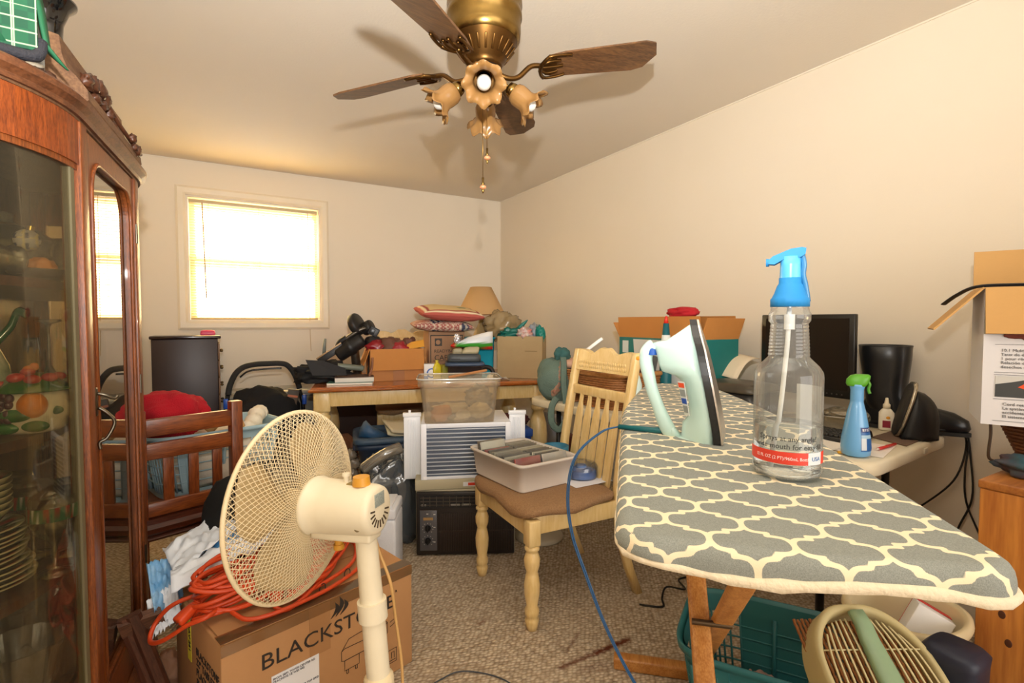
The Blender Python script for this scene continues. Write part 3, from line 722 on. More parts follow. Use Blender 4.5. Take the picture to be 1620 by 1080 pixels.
# pole leaning slightly, on a round foot
pt = Vector((.292, 1.196, .668)); pb = Vector((.335, 1.172, .03))
pd = (pb - pt).normalized(); L0 = Vector(fc)
def pp(a, b_): return (pt + pd * a - L0, pt + pd * b_ - L0)
b = MB(); b.cyl(*pp(-.02, .17), .0245, .0275, 24); b.build('upper_pole', plc2, sf)
b = MB(); b.cyl(*pp(.15, .195), .034, .034, 28).cyl(*pp(.195, .40), .0275, .0275, 24); b.build('pole_sleeve', plc2, sf)
b = MB(); A_, B_ = pp(.33, .385); X = align(A_, B_)
b.lathe([(0, 0), (.026, 0), (.034, .008), (.0345, .05), (.028, .055), (0, .055)], 72, X, mod=lambda r, z, a: (r * (1 + (.035 if int(a / (2 * pi) * 72) % 2 else 0)), z)); b.build('locking_collar', plc, sf)
b = MB(); b.cyl(*pp(.38, .645), .0235, .0235, 24); b.build('lower_pole', plc2, sf)
b = MB(); b.lathe([(0, .04), (.04, .04), (.05, .03), (.17, .018), (.19, .008), (.19, -.0), (0, 0)], 40, T(*(Vector((.337, 1.171, 0)) - L0))); b.build('base', plc2, sf)
b = MB(); b.cyl(*[Vector(p) for p in (pt + Vector((-.02, -.03, .045)) - L0, pt + Vector((-.02, -.03, .045)) - L0 + Vector((-.012, -.02, 0)))], .007, n=10); b.build('pivot_bolt', mt('#8b7c5a', .4, .6), sf)
cd = cr([pt + Vector(o) - L0 for o in ((.02, .03, .02), (.035, .01, -.05), (.055, -.01, -.12), (.07, .0, -.22), (.085, .0, -.36), (.075, -.01, -.50), (.05, -.02, -.6))], 8)
MB().tube(cd, .0038, 6).build('power_cord', mt('#cfa467', .5), sf)
b = MB(); b.box(tuple(pt + Vector((.075, .0, -.53)) - L0), (.018, .014, .035), .003); b.build('plug', mt('#cfae7c', .5), sf)

# ---- cardboard griddle box
card = mt('#b8895a', .8, var=(3.5, .35), c2='#9c6f44', bump=(60, .06)); cardd = mt('#a87a4c', .8, var=(5, .4), c2='#8f6640', bump=(60, .06))
ink = mt('#2a211a', .7)
bxw, bxd, bxh = .600, .40, .342
bx = thing('griddle_box', 'large taped brown cardboard box printed BLACKSTONE with an orange cord on top', 'box', (-.013, 1.477, 0), R(17.6))
b = MB(); b.box((bxw / 2, bxd / 2, bxh / 2), (bxw, bxd, bxh), .004); b.build('carton', card, bx)
b = MB(); b.sheet([(.01, .002, bxh + .001), (bxw - .01, .002, bxh + .001), (bxw - .004, bxd / 2 - .002, bxh + .004), (.006, bxd / 2 - .002, bxh + .004)], .004); b.build('front_flap', card, bx)
b = MB(); b.sheet([(.006, bxd / 2 + .002, bxh + .004), (bxw - .004, bxd / 2 + .002, bxh + .004), (bxw - .01, bxd - .004, bxh + .001), (.01, bxd - .004, bxh + .001)], .004); b.build('rear_flap', card, bx)
tape = glass('#e6d2b0', .03, 1.0, .12, .18, '#c8a070')
MB().b2((.0, -.0015, bxh - .03), (bxw, -.0005, bxh + .001)).b2((0, -.0015, bxh + .0058), (bxw, .045, bxh + .0066)).build('packing_tape', tape, bx)
MB().b2((.235, -.0012, .195), (.30, -.0005, bxh)).build('centre_tape', cardd, bx)
Ff = lambda x, z: T(x, -.0012, z) @ RX(R(90))
text('BLACKSTONE', .063, Ff(.096, .228), ink, bx, 'brand_lettering', sx=1.10)
fl = MB()
for k, (x0, hgt) in enumerate(((.302, .046), (.317, .060), (.332, .044))):
    o = []
    for i in range(9):
        t = i / 8; o.append((x0 + .012 * sin(t * 3.4) + .016 * t, t * hgt))
    w = [.0085 * sin(pi * min(1, t / 8 * 1.0 + .05)) for t in range(9)]
    fl.prism([(x + w[i], z) for i, (x, z) in enumerate(o)] + [(x - w[i] * .7, z) for i, (x, z) in list(enumerate(o))[::-1]], 0, .0006, T(0, -.0012, .284) @ RX(R(90)))
fl.build('flame_emblem', ink, bx)
MB().b2((.125, -.0025, .05), (.262, -.0005, .198)).build('shipping_label', mt('#e3e3e6', .5), bx)
lab = bx.children[-1]
textlines(['FROM: 0871 TOWN CENTER RD', 'TRACKING 1Z W25 042'], .0085, T(.128, -.0032, .186) @ RX(R(90)), mt('#55555a', .7), lab, name='small_print')
textlines(['PART 5982 0067 RIV ADDR TOP GRID', 'MODEL 22 IN'], .008, T(.128, -.0032, .128) @ RX(R(90)), mt('#55555a', .7), lab, name='small_print')
bc = MB(); random.seed(9); x = .205
while x < .252:
    w = random.choice((.0006, .0012, .002)); bc.b2((x, -.0031, .098), (x + w, -.0025, .112)); x += w + random.choice((.0007, .0014))
bc.build('barcode', ink, lab)
# line drawing of the griddle and the icons
dr = MB(); P2 = lambda pts: [(x, -.0012, z) for x, z in pts]
for pl in (((.335, .165), (.335, .135), (.345, .132), (.47, .132), (.50, .15), (.50, .185), (.48, .205), (.36, .195), (.335, .165)), ((.335, .165), (.345, .17), (.47, .165), (.50, .185)), ((.345, .132), (.345, .10), (.395, .10), (.395, .132)), ((.352, .10), (.352, .088), (.358, .088), (.358, .10)), ((.382, .10), (.382, .088), (.388, .088), (.388, .10)), ((.44, .132), (.44, .10), (.495, .11), (.495, .15)), ((.51, .165), (.525, .17), (.53, .18)), ((.51, .18), (.525, .185)), ((.45, .04), (.45, .085), (.485, .085), (.485, .04), (.45, .04)), ((.50, .04), (.50, .085), (.535, .085), (.535, .04), (.50, .04)), ((.455, .048), (.48, .048)), ((.505, .048), (.53, .048)), ((.515, .055), (.515, .075), (.525, .075), (.525, .055))):
    dr.tube(P2(pl), .0011, 4)
dr.cyl((.45, -.0018, .152), (.45, -.0005, .152), .006, n=12); dr.build('printed_drawing', ink, bx)
text('12', .026, Ff(.455, .056), ink, bx, 'icon_number')
text('R', .012, Ff(.532, .272), ink, bx, 'registered_mark')
Fs = lambda y, z: T(-.0012, y, z) @ RZ(R(-90)) @ RX(R(90))
textlines(['BLACKSTONE', '22" TABLETOP', 'PLAQUE DE 22"', 'PLANCHA DE 22"'], .030, Fs(.20, .235), ink, bx, name='side_lettering', lead=1.3)
MB().b2((-.002, .245, .19), (-.0005, .275, .31)).build('yellow_label', mt('#d8cf3a', .5), bx)
text('AAV 261', .022, T(-.0026, .262, .30) @ RZ(R(-90)) @ RX(R(90)) @ RZ(R(-90)), ink, bx, 'label_print')
# ---- orange extension cord heaped on the box
om = mt('#d2481c', .42, var=(14, .3), c2='#a8330f')
cordo = thing('extension_cord', 'bright orange extension cord coiled in a heap on the cardboard box', 'cord', (-.013, 1.477, .352), R(17.6))
random.seed(11); p = []
for i in range(12):                        # main hank of long loops at the left
    t = i / 11
    cx_, cy_ = .13 + .012 * i % .03, .17 + .004 * i
    rx_, ry_ = .135 - .006 * (i % 4), .055 + .012 * (i % 3); tz = .010 + .008 * i
    for k in range(14):
        a = 2 * pi * k / 14 + pi
        x = cx_ + rx_ * cos(a) + .006 * random.random(); y = cy_ + ry_ * sin(a) + .22 * (x - cx_) + .006 * random.random()
        p.append((x - .02, y, tz + .010 * sin(a * 2 + i) + .004))
MB().tube(cr(p, 3), .0062, 8).build('coil', om, cordo)
p = []
for i in range(8):                        # looser loops spread to the right
    for k in range(12):
        a = 2 * pi * k / 12 + .3 * i
        x = .30 + .02 * i + (.14 + .02 * sin(i * 2.)) * cos(a); y = .16 + .012 * i + (.075 + .015 * cos(i * 3.)) * sin(a) + .10 * cos(a)
        p.append((x, max(y, .03), .010 + .009 * i + .010 * sin(3 * a + i)))
MB().tube(cr(p, 4), .0062, 8).build('loose_loops', om, cordo)
for pts in ([(.04, .13, .03), (.0, .10, .03), (-.04, .13, .012), (-.085, .18, -.03), (-.10, .24, -.05), (-.08, .27, -.02), (-.04, .24, .03), (.05, .2, .05)],
            [(.06, .10, .02), (.08, .05, .009), (.13, .025, .008), (.22, .022, .008), (.34, .04, .008), (.47, .10, .008), (.54, .19, .008), (.56, .27, .01), (.52, .34, .012)],
            [(.13, .12, .02), (.16, .07, .008), (.25, .055, .012), (.38, .085, .016), (.47, .15, .012), (.53, .26, .012), (.50, .33, .014)]):
    MB().tube(cr(pts, 8), .0062, 8).build('trailing_loop', om, cordo)
def plug(M, nm):
    b = MB(); b.loft([ring(.010, .010, 0, 16, 2), ring(.012, .013, .012, 16, 3), ring(.013, .016, .04, 16, 4), ring(.012, .016, .062, 16, 5), ring(.010, .014, .066, 16, 5)], M=M)
    for z in (.004, .010, .016): b.loft([ring(.0125, .0135, z, 16, 2), ring(.0125, .0135, z + .003, 16, 2)], M=M)
    o = b.build(nm, om, cordo); return o
pl_ = plug(T(.0, .17, .045) @ RZ(R(200)) @ RY(R(112)), 'plug')
pr = MB()
for dx, dy in ((.0, .006), (.0, -.006), (.006, 0)): pr.box((dx, dy, .074), (.0016 if dx == 0 else .004, .005 if dx == 0 else .004, .018), 0, T(.0, .17, .045) @ RZ(R(200)) @ RY(R(112)))
pr.build('prongs', mt('#8a8a86', .3, 1.), pl_)
plug(T(.16, .05, .02) @ RZ(R(60)) @ RY(R(80)), 'socket')
for x, y in ((.40, .075), (.30, .045)): MB().tube([(x + .014 * cos(2 * pi * i / 16) * .5, y + .014 * sin(2 * pi * i / 16), .010 + .012 * cos(2 * pi * i / 16 * 1)) for i in range(16)], .0016, 5, closed=True).build('twist_tie', mt('#2c2926', .5), cordo)

# ================================================================ DINING CHAIR WITH BIN
chm_ = wood('#e8cc92', '#dcbb79', 8, (8, 8, 1.2), .38, .95, .2)
weave = mt('#a5805a', .85, var=(160, .6), c2='#7d5c3b', bump=(260, .5))
dc = thing('dining_chair', 'cream wood dining chair with brown seat holding the bin of CD cases', 'chair', (1.235, 1.835, 0), R(-2.7))
blk = [(0, 0), (.018, .0), (.0215, .02), (.024, .035), (.0245, .045), (.019, .055), (.024, .062), (.025, .085), (.019, .10), (.026, .15), (.028, .19), (.0215, .235), (.019, .243), (.026, .27), (.028, .30), (.021, .325), (.019, .332), (.025, .338), (.026, .348), (.02, .356)]
for y in (-.235, .235):
    b = MB(); b.lathe([(r_ * 1.12, z * .92) for r_, z in blk], 28, T(-.205, y, 0)); b.box((-.205, y, .377), (.052, .052, .10), .006); b.build('front_leg', chm_, dc)
for y in (-.215, .215):
    b = MB(); w = .02
    b.loft([ring(.019, .017, z, 12, 5, x, y) for x, z in ((.335, 0), (.285, .12), (.245, .25), (.225, .36), (.222, .46), (.238, .60), (.265, .76), (.298, .93), (.312, 1.0), (.318, 1.03), (.322, 1.045))]); b.build('rear_leg', chm_, dc)
b = MB(); b.b2((-.225, -.215, .36), (-.20, .215, .43), .003); b.build('front_apron', chm_, dc)
for y in (-.232, .212):
    b = MB(); b.b2((-.20, y, .36), (.22, y + .02, .43), .003); b.build('side_apron', chm_, dc)
cu = MB()
def cushf(k):
    rings = []
    for sc_, z in ((.93, .428), (.99, .432), (1.01, .447), (1.0, .462), (.95, .472), (.80, .478), (.5, .480), (.1, .480)):
        o = []
        for i, (x, y) in enumerate(superell(.235, .27, 56, 7)):
            wv = .010 * cos(6 * math.atan2(y, x)) if z < .47 else 0
            wd = 1.0 - .10 * (x / .235 + 1) / 2
            o.append((x * sc_ - .02, y * sc_ * wd, z + wv))
        rings.append(o)
    return rings
cu.loft(cushf(0)); cu.build('seat_cushion', weave, dc)
# back: scalloped crest, lower rail, five flared slats
def bx_(z): return .222 + (z - .46) * .165 + .02 * max(0, z - .9)
b = MB(); o = []
for i in range(33):
    t = -1 + 2 * i / 32; top = 1.035 + .02 * cos(pi * t * 2.0) * (1 if abs(t) < .55 else .6) - .018 * max(0, abs(t) - .7) / .3 - .012 * math.exp(-(t / .10) ** 2)
    o.append((t * .20, top))
o = o + [(.20, .935), (-.20, .935)]
b.prism(o, -.010, .010, T(.305, 0, 0) @ RY(R(9)) @ T(-.152, 0, 0) @ RZ(R(90)) @ RX(R(90)))
b.v = [(bx_(z) + (x - .30) * .0 + d, y, z) for (x, y, z), d in zip(b.v, [(-.011 if i < len(o) else .011) for i in range(len(o))] * 0 + [(.011 if (i // len(o)) % 2 == 0 else -.011) for i in range(len(b.v))])]
b.build('crest_rail', chm_, dc)
b = MB(); random.seed(2)
for i in range(22):
    y = -.17 + .0162 * i
    for z in (.965, .985): b.ball((bx_(z) - .011, y + (.008 if z > .97 else 0), z), (.004, .007, .009), 8, 6)
b.build('carved_band', chm_, dc)
b = MB(); z = .85; b.box((bx_(.85), 0, .85), (.02, .40, .045), .004); b.build('back_rail', chm_, dc)
b = MB(); b.box((.225, 0, .40), (.02, .40, .06), .003); b.build('rear_apron', chm_, dc)
for k in range(5):
    y = -.132 + .066 * k; b = MB()
    rr = []
    for z, w in ((.42, .021), (.55, .022), (.68, .0215), (.74, .018), (.79, .008), (.84, .006)):
        rr.append([(bx_(z) - .007, y - w, z), (bx_(z) + .007, y - w, z), (bx_(z) + .007, y + w, z), (bx_(z) - .007, y + w, z)])
    b.loft(rr, smooth=False); b.build('slat', chm_, dc)
# second chair of the set, behind the far table
dup(dc, (1.36, 4.12, 0), R(79), 'matching cream dining chair tucked behind the far table, only its crest showing').scale = (1, 1, 1.05)
# ---- grey bin full of CD cases
binM = T(1.172, 1.935, .482) @ RZ(R(5))
bn = thing('storage_bin', 'grey translucent plastic bin full of CD cases on the dining chair', 'bin', (1.172, 1.935, .482), R(5))
def opentub(b, a, c, h, ta, t=.003, rim=.008, p=9, rimh=.012):
    o = [ring(a * ta, c * ta, 0, 40, p), ring(a * ta * 1.0, c * ta, .004, 40, p), ring(a - .006, c - .006, h - rimh, 40, p), ring(a - .004, c - .004, h - rimh, 40, p), ring(a + rim * .3, c + rim * .3, h - rimh, 40, p), ring(a + rim * .4, c + rim * .4, h, 40, p), ring(a - .004 - t, c - .004 - t, h, 40, p), ring(a - .008 - t, c - .008 - t, h - .01, 40, p), ring(a * ta - t, c * ta - t, t + .001, 40, p)]
    return b.loft(o)
b = MB(); opentub(b, .158, .208, .118, .90, .003, .010, 12); b.build('tub', mt('#cfc6bc', .38, spec=.4), bn)
ordn = ['first', 'second', 'third', 'fourth', 'fifth', 'sixth', 'seventh', 'eighth', 'ninth', 'tenth', 'eleventh', 'twelfth', 'thirteenth', 'fourteenth', 'fifteenth', 'sixteenth']
cols = ['#3a342e', '#d8d4c8', '#8d8678', '#4b4438', '#e4e0d4', '#6a6456', '#2a2724', '#b7b2a2', '#7c745f', '#37322c', '#c9c1aa', '#57503f', '#a09a8c', '#413b33']
random.seed(21)
for cidx in (0, 1):
    nn = 14
    for i in range(nn):
        c_ = cols[(i * 5 + cidx * 3) % len(cols)]; w = .010
        y = -.162 + i * .0225; lean = R(14 + 5 * random.random()); side = 'left' if cidx == 0 else 'right'
        xx = -.0715 if cidx == 0 else .0715
        loc = binM @ Vector((xx, y, .006))
        nm = f'{ordn[i]} CD case from the front in the {side} row of the grey bin'
        if i == 0: c_, nm = ('#c9473a', 'red covered CD case at the front left of the grey bin') if cidx == 0 else ('#f0e9e4', 'white and pink CD case at the front right of the grey bin')
        if i == 10 and cidx == 0: c_, nm = '#b23b31', 'red spined CD case standing high in the left row'
        if i >= 12 and cidx == 0: c_, nm = ('#f1eee6', 'white paper CD case sticking up at the back left of the bin') if i == 12 else ('#7a6650', 'brown CD case leaning behind the white one at the back left')
        up_ = .012 if i == 0 else .03 if (cidx == 0 and i >= 12) else (.006 * random.random())
        cdo = thing('cd_case', nm, 'CD case', loc + Vector((0, 0, up_)), rot=(-lean, 0, R(5)), group='CD cases in the grey bin')
        MB().b2((-.064, -.0045, 0), (.064, .0045, .114), .0008).build('tray_card', mt(c_, .5), cdo)
        MB().b2((-.066, -.0052, -.001), (.066, -.0047, .1155), .0).b2((-.066, .0047, -.001), (.066, .0052, .1155), .0).build('clear_cover', glass('#f4f4f0', .03, 1.2, .05, .05), cdo)
        if i == 0 and cidx == 1: MB().b2((-.055, -.0056, .02), (.055, -.0053, .075)).build('pink_print', mt('#e58f86', .5), cdo)
tag(MB().b2((-.11, -.09, 0), (.09, .09, .0015)).build('paper_sheet', mt('#e9e9ee', .7), loc=(1.395, 1.775, .4815)), 'white paper sheet under the clear tub of blue tape on the chair', 'paper')
bt = thing('tape_tub', 'clear round plastic tub with blue lining on the dining chair seat', 'tub', (1.40, 1.80, .484))
MB().lathe([(0, 0), (.066, 0), (.07, .006), (.068, .028), (.05, .034), (.05, .008), (0, .008)], 36).build('blue_ring', mt('#1f6fc0', .3), bt)
MB().lathe([(0, -.0005), (.071, -.0005), (.074, .006), (.074, .05), (.066, .062), (.03, .066), (0, .066)], 36).build('clear_cover', glass('#e8f0f4', .05, 1.3, .05, .06), bt)
MB().lathe([(0, .04), (.024, .04), (.026, .048), (.02, .055), (0, .056)], 20).build('centre_knob', mt('#2d7fd0', .3), bt)
tag(MB().lathe([(.0, 0), (.05, .0), (.062, .05), (.064, .10), (.061, .10), (.058, .052), (.048, .005), (0, .005)], 32).build('plastic_cup', mt('#2a7391', .4), loc=(1.40, 2.0, .482)), 'teal blue plastic cup behind the grey bin on the chair', 'cup')

# ================================================================ IRONING BOARD
import numpy as np
FB = Vector((.515, .285)); ub = Vector((.6803, .7329))
ib = thing('ironing_board', 'wooden ironing board under a grey and cream trellis print cover', 'ironing board', (FB.x, FB.y, 0), math.atan2(ub.y, ub.x))
HB = .945; LB = 1.46
def halfw(s):
    w = .195
    if s > .80: w = .195 - .085 * ((s - .80) / .66) ** 1.3
    return w
def board_out(off=0., n=26):
    """outline of the board top (x along, y left) with rounded corners"""
    pts = []; r_ = .05
    def q(x0, y0, a0, a1, rx, ry, k=9): return [(x0 + rx * cos(a0 + (a1 - a0) * i / k), y0 + ry * sin(a0 + (a1 - a0) * i / k)) for i in range(k + 1)]
    w0 = .195; w1 = halfw(LB - .09)
    o = q(.05, -w0 + .05, -pi / 2, -pi, .047, .05)[::-1]
    o = q(.045, w0 - .05, pi, pi / 2, .047, .05)
    right = [(s, halfw(s)) for s in np.linspace(.06, LB - .09, 40)]
    tip = q(LB - .09, 0, pi / 2, -pi / 2, .09, w1, 22)
    left = [(s, -halfw(s)) for s in np.linspace(LB - .09, .06, 40)]
    o2 = q(.045, -w0 + .05, 1.5 * pi, pi, .047, .05)
    allp = o + right[1:] + tip[1:-1] + left + o2[1:]
    fr = [(.002 - .012 * cos(y / .14 * pi / 2), y) for y in np.linspace(-w0 + .05, w0 - .05, 18)[1:-1]]
    return allp + fr
OUT = board_out()
m_ = len(OUT); P_ = np.array(OUT)
# resample the outline evenly
d_ = np.r_[0, np.cumsum(np.linalg.norm(np.diff(np.r_[P_, P_[:1]], axis=0), axis=1))]
tt = np.linspace(0, d_[-1], 1500, endpoint=False); PX = np.r_[P_, P_[:1]]
O_ = np.c_[np.interp(tt, d_, PX[:, 0]), np.interp(tt, d_, PX[:, 1])]
for _ in range(6): O_ = (np.roll(O_, 1, 0) + O_ * 2 + np.roll(O_, -1, 0)) / 4
tg = np.roll(O_, -1, 0) - np.roll(O_, 1, 0); nr = np.c_[tg[:, 1], -tg[:, 0]]; nr /= np.linalg.norm(nr, axis=1)[:, None]
if ((O_ + nr * .01 - np.array([.7, 0])) ** 2).sum() < ((O_ - nr * .01 - np.array([.7, 0])) ** 2).sum(): nr = -nr
def trellis(xy):
    """signed distance to the printed lattice, board coordinates"""
    a, b = .0422, .0487
    quad = [(1, 0), (.995, .10), (.965, .21), (.91, .30), (.83, .365), (.73, .395), (.60, .415), (.485, .415), (.515, .585), (.40, .585), (.27, .605), (.17, .635), (.09, .70), (.035, .79), (.005, .90), (0, 1)]
    poly = quad[:-1] + [(-x, y) for x, y in quad[::-1]][:-1] + [(-x, -y) for x, y in quad][:-1] + [(x, -y) for x, y in quad[::-1]][:-1]
    poly = np.array(poly) * np.array([a, b])
    x = -xy[:, 1] + .053; y = xy[:, 0] - .016
    al, be = np.round((x / a + y / b) / 2), np.round((x / a - y / b) / 2)
    X = x - (al + be) * a; Y = y - (al - be) * b
    best = np.full(len(X), 9.); ins = np.zeros(len(X), bool)
    for i in range(len(poly)):
        p, q_ = poly[i], poly[(i + 1) % len(poly)]; e = q_ - p
        t = np.clip(((X - p[0]) * e[0] + (Y - p[1]) * e[1]) / (e @ e), 0, 1)
        best = np.minimum(best, np.hypot(X - p[0] - t * e[0], Y - p[1] - t * e[1]))
        if p[1] != q_[1]:
            cond = ((p[1] > Y) != (q_[1] > Y)) & (X < (q_[0] - p[0]) * (Y - p[1]) / (q_[1] - p[1]) + p[0]); ins ^= cond
    sgn = np.where((al + be) % 2 == 0, 1., -1.) * np.where(ins, 1., -1.)
    return best * sgn
# rings from the centre line outwards, then over the edge
rings_xy, rings_z, rings_uv = [], [], []
ctr = np.c_[np.clip(O_[:, 0], .19, LB - .12), np.zeros(1500)]
NR = 80
for i in range(NR + 1):
    t = i / NR; rings_xy.append(ctr + (O_ - nr * .014 - ctr) * t); rings_z.append(np.full(1500, HB)); rings_uv.append(rings_xy[-1])
drop = .022 + .004 * np.sin(O_[:, 1] * 24) + np.where(O_[:, 0] < .03, .003, 0)
for off, dz in ((-.009, .0012), (-.004, .005), (-.001, .010), (.0005, .018), (.001, .028), (.0005, .04)):
    z = HB - (.015 + (drop - .015) * (dz - .015) / .025 if dz > .015 else dz + 0 * drop)
    rings_xy.append(O_ + nr * off); rings_z.append(z); rings_uv.append(O_ + nr * (off + (HB - z))[:, None])
V_ = np.concatenate([np.c_[xy, z] for xy, z in zip(rings_xy, rings_z)]); UV_ = np.concatenate(rings_uv)
F_ = []
for i in range(len(rings_xy) - 1):
    for k in range(1500): F_.append((i * 1500 + k, i * 1500 + (k + 1) % 1500, (i + 1) * 1500 + (k + 1) % 1500, (i + 1) * 1500 + k))
me = bpy.data.meshes.new('cover'); me.from_pydata(V_.tolist(), [], F_); me.polygons.foreach_set('use_smooth', [True] * len(F_))
at_ = me.attributes.new('trellis', 'FLOAT', 'POINT'); at_.data.foreach_set('value', trellis(UV_).astype(np.float32))
m, nt, out = newmat('trellis_cotton'); L = nt.links.new
p = N(nt, 'BsdfPrincipled'); L(p.outputs[0], out.inputs[0]); p.inputs['Roughness'].default_value = .85; p.inputs['Specular IOR Level'].default_value = .2
a = N(nt, 'Attribute', attribute_name='trellis')
k = N(nt, 'MapRange'); k.inputs[1].default_value = .0031; k.inputs[2].default_value = .0037; L(math_(nt, 'ABSOLUTE', a.outputs['Fac']), k.inputs[0])
tc = N(nt, 'TexCoord'); n1 = N(nt, 'TexNoise'); n1.inputs['Scale'].default_value = 900; L(tc.outputs['Object'], n1.inputs['Vector'])
cr_ = N(nt, 'ValToRGB'); L(n1.outputs['Fac'], cr_.inputs[0]); cr_.color_ramp.elements[0].position = .3; cr_.color_ramp.elements[1].position = .7
cr_.color_ramp.elements[0].color = (*lin('#7d827e'), 1); cr_.color_ramp.elements[1].color = (*lin('#989d98'), 1)
mx = N(nt, 'Mix', data_type='RGBA'); L(k.outputs[0], mx.inputs[0]); mx.inputs[6].default_value = (*lin('#efe0c2'), 1); L(cr_.outputs[0], mx.inputs[7]); L(mx.outputs[2], p.inputs['Base Color'])
bp = N(nt, 'Bump'); bp.inputs['Strength'].default_value = .15; bp.inputs['Distance'].default_value = .002; L(n1.outputs['Fac'], bp.inputs['Height']); L(bp.outputs[0], p.inputs['Normal'])
me.materials.append(m); o = bpy.data.objects.new('cover', me); COL.objects.link(o); o.parent = ib
# padded hem hanging under the front, and the wooden board itself
hem = MB(); idx = list(range(0, 1500, 10))
hp = [(O_[i, 0] + nr[i, 0] * -.002, O_[i, 1] + nr[i, 1] * -.002, HB - drop[i] - .004) for i in idx]
hem.tube(hp, [.0045 + .0025 * noise.noise(Vector((i * .07, 2, 0))) + (.003 if O_[i, 0] < .05 and O_[i, 1] < .08 else 0) for i in idx], 8, closed=True); hem.build('hem_padding', mt('#e6d9bf', .95, bump=(120, .35)), ib)
b = MB(); bo_ = [tuple(O_[i] - nr[i] * .012) for i in range(0, 1500, 15)]; b.prism(bo_, HB - .032, HB - .006); bw = wood('#c08a4a', '#9c6630', 12, (1, 12, 12), .45)
b.build('board', wood('#b98a52', '#94652f', 12, (1, 12, 12), .5), ib)
legm = wood('#c98f4c', '#a5682c', 12, (1.2, 12, 12), .42, .9, .2)
def bar(p, q_, w, t, nm):
    b = MB(); M = align(p, q_); L_ = (Vector(q_) - Vector(p)).length
    b.box((0, 0, L_ / 2), (w, t, L_), .006, M); return b.build(nm, legm, ib)
bar((1.14, .012, HB - .035), (.17, .012, .0), .045, .022, 'leg')
bar((.22, -.036, HB - .035), (1.16, -.036, .022), .045, .022, 'leg')
b = MB(); b.box((1.17, .0, .0205), (.045, .44, .04), .006); b.build('foot_rail', legm, ib)
b = MB(); b.cyl((.655, -.055, .485), (.655, .032, .485), .007, n=10); b.build('pivot_bolt', mt('#5a4a38', .4, .8), ib)

# ---- iron on its heel
irn = thing('steam_iron', 'pale mint steam iron standing on its heel on the ironing board', 'iron', (.838, .697, HB + .001), R(-55))
mint = mt('#c3e2dd', .28, coat=.35)
k_ = .000289
def ip(cx_, cy_): return ((cx_ - 480) * k_, (945 - cy_) * k_)
# body sections from heel to tip: front face x range
secs = [(945, 345, 605, .052), (1500, 345, 600, .056), (840, 385, 592, .056), (780, 430, 580, .054), (700, 425, 566, .051), (620, 405, 550, .048), (560, 385, 538, .045), (510, 330, 527, .043), (460, 232, 516, .040), (400, 212, 502, .036), (340, 195, 488, .031), (290, 160, 474, .026), (265, 150, 466, .023), (285, 230, 470, .024), (270, 262, 467, .022), (220, 335, 452, .016), (150, 432, 434, .004)]
rings = []
for cy_, xa, xb, hw in [s for s in secs if s[0] != 265 and s != (290, 160, 474, .026) and s != (340, 195, 488, .031)] if False else [(945, 345, 605, .052), (1500, 345, 600, .056), (840, 385, 592, .056), (780, 430, 580, .054), (700, 425, 566, .051), (620, 405, 550, .048), (560, 385, 538, .045), (515, 325, 528, .043), (490, 240, 522, .042), (440, 218, 511, .039), (380, 205, 498, .035), (330, 190, 486, .031), (290, 172, 475, .028), (278, 205, 472, .026), (270, 262, 467, .0235), (220, 335, 452, .016), (150, 430, 436, .004)]:
    (x0, z), (x1, _) = ip(xa, cy_), ip(xb, cy_); n_ = []
    cw_ = x1 - x0
    for fx, fy in ((1, -1), (1, 1), (.75, 1.0), (.5, .86), (.25, .62), (.08, .42), (0, .24), (0, -.24), (.08, -.42), (.25, -.62), (.5, -.86), (.75, -1.0)):
        n_.append((x0 + cw_ * fx, hw * fy, z))
    rings.append(n_)
b = MB(); b.loft(rings); b.build('body', mint, irn)
b = MB(); hpts = [ip(*p) for p in ((178, 300), (132, 345), (120, 420), (140, 520), (170, 640), (215, 760), (262, 870), (305, 935), (345, 915))]
b.tube(cr([(x, 0, z) for x, z in hpts], 5), [.0105, .0115, .012, .012, .012, .0125, .0125, .0125, .012, .012, .012, .012, .012, .012, .0118, .0115, .0115, .0112, .011, .011, .011, .011, .011, .011, .011, .011, .0115, .012, .0125, .013, .013, .0135, .0135, .0135, .0135, .0135, .0138, .014, .014, .013, .012][:41], 14, flat=1.15, up=(1, 0, 0)); b.build('handle', mint, irn)
def sole_out(off=0): 
    o = []
    for i in range(17):
        t = i / 16; o.append((t, (.058 + off) * (1 - t ** 2.3) ** .8 if t < 1 else 0))
    return o
def soleplate(xa, xb, mat, nm, off):
    """xa,xb offsets from the base line of the body's front edge"""
    b = MB(); ln = []
    pr_ = [(935, 605), (840, 592), (700, 566), (560, 538), (440, 511), (330, 486), (220, 452), (118, 425)]
    ys = [p[0] for p in pr_][::-1]; xs = [p[1] for p in pr_][::-1]
    L0_, L1_ = [], []
    for i in range(21):
        t = i / 20; cy_ = 945 - t * 825; x = float(np.interp(cy_, ys, xs)); hw = (.058 + off) * max(0., 1 - t ** 2.6) ** .75 + .0015
        X, Z = ip(x, cy_); L0_.append([(X + xa, -hw, Z), (X + xb, -hw, Z), (X + xb, hw, Z), (X + xa, hw, Z)])
    b.loft(L0_, smooth=False); return b.build(nm, mat, irn)
soleplate(-.002, .011, mt('#191b1e', .25), 'black_skirt', .001)
soleplate(.012, .0155, mt('#c9c2bb', .3, .9), 'soleplate', .0)
b = MB(); b.loft([[(.030, -.03, .0), (.052, -.045, -.0), (.052, .045, .0), (.030, .03, 0)], [(.030, -.03, .008), (.045, -.045, .008), (.045, .045, .008), (.030, .03, .008)]], smooth=False); b.build('heel_rest', mint, irn)
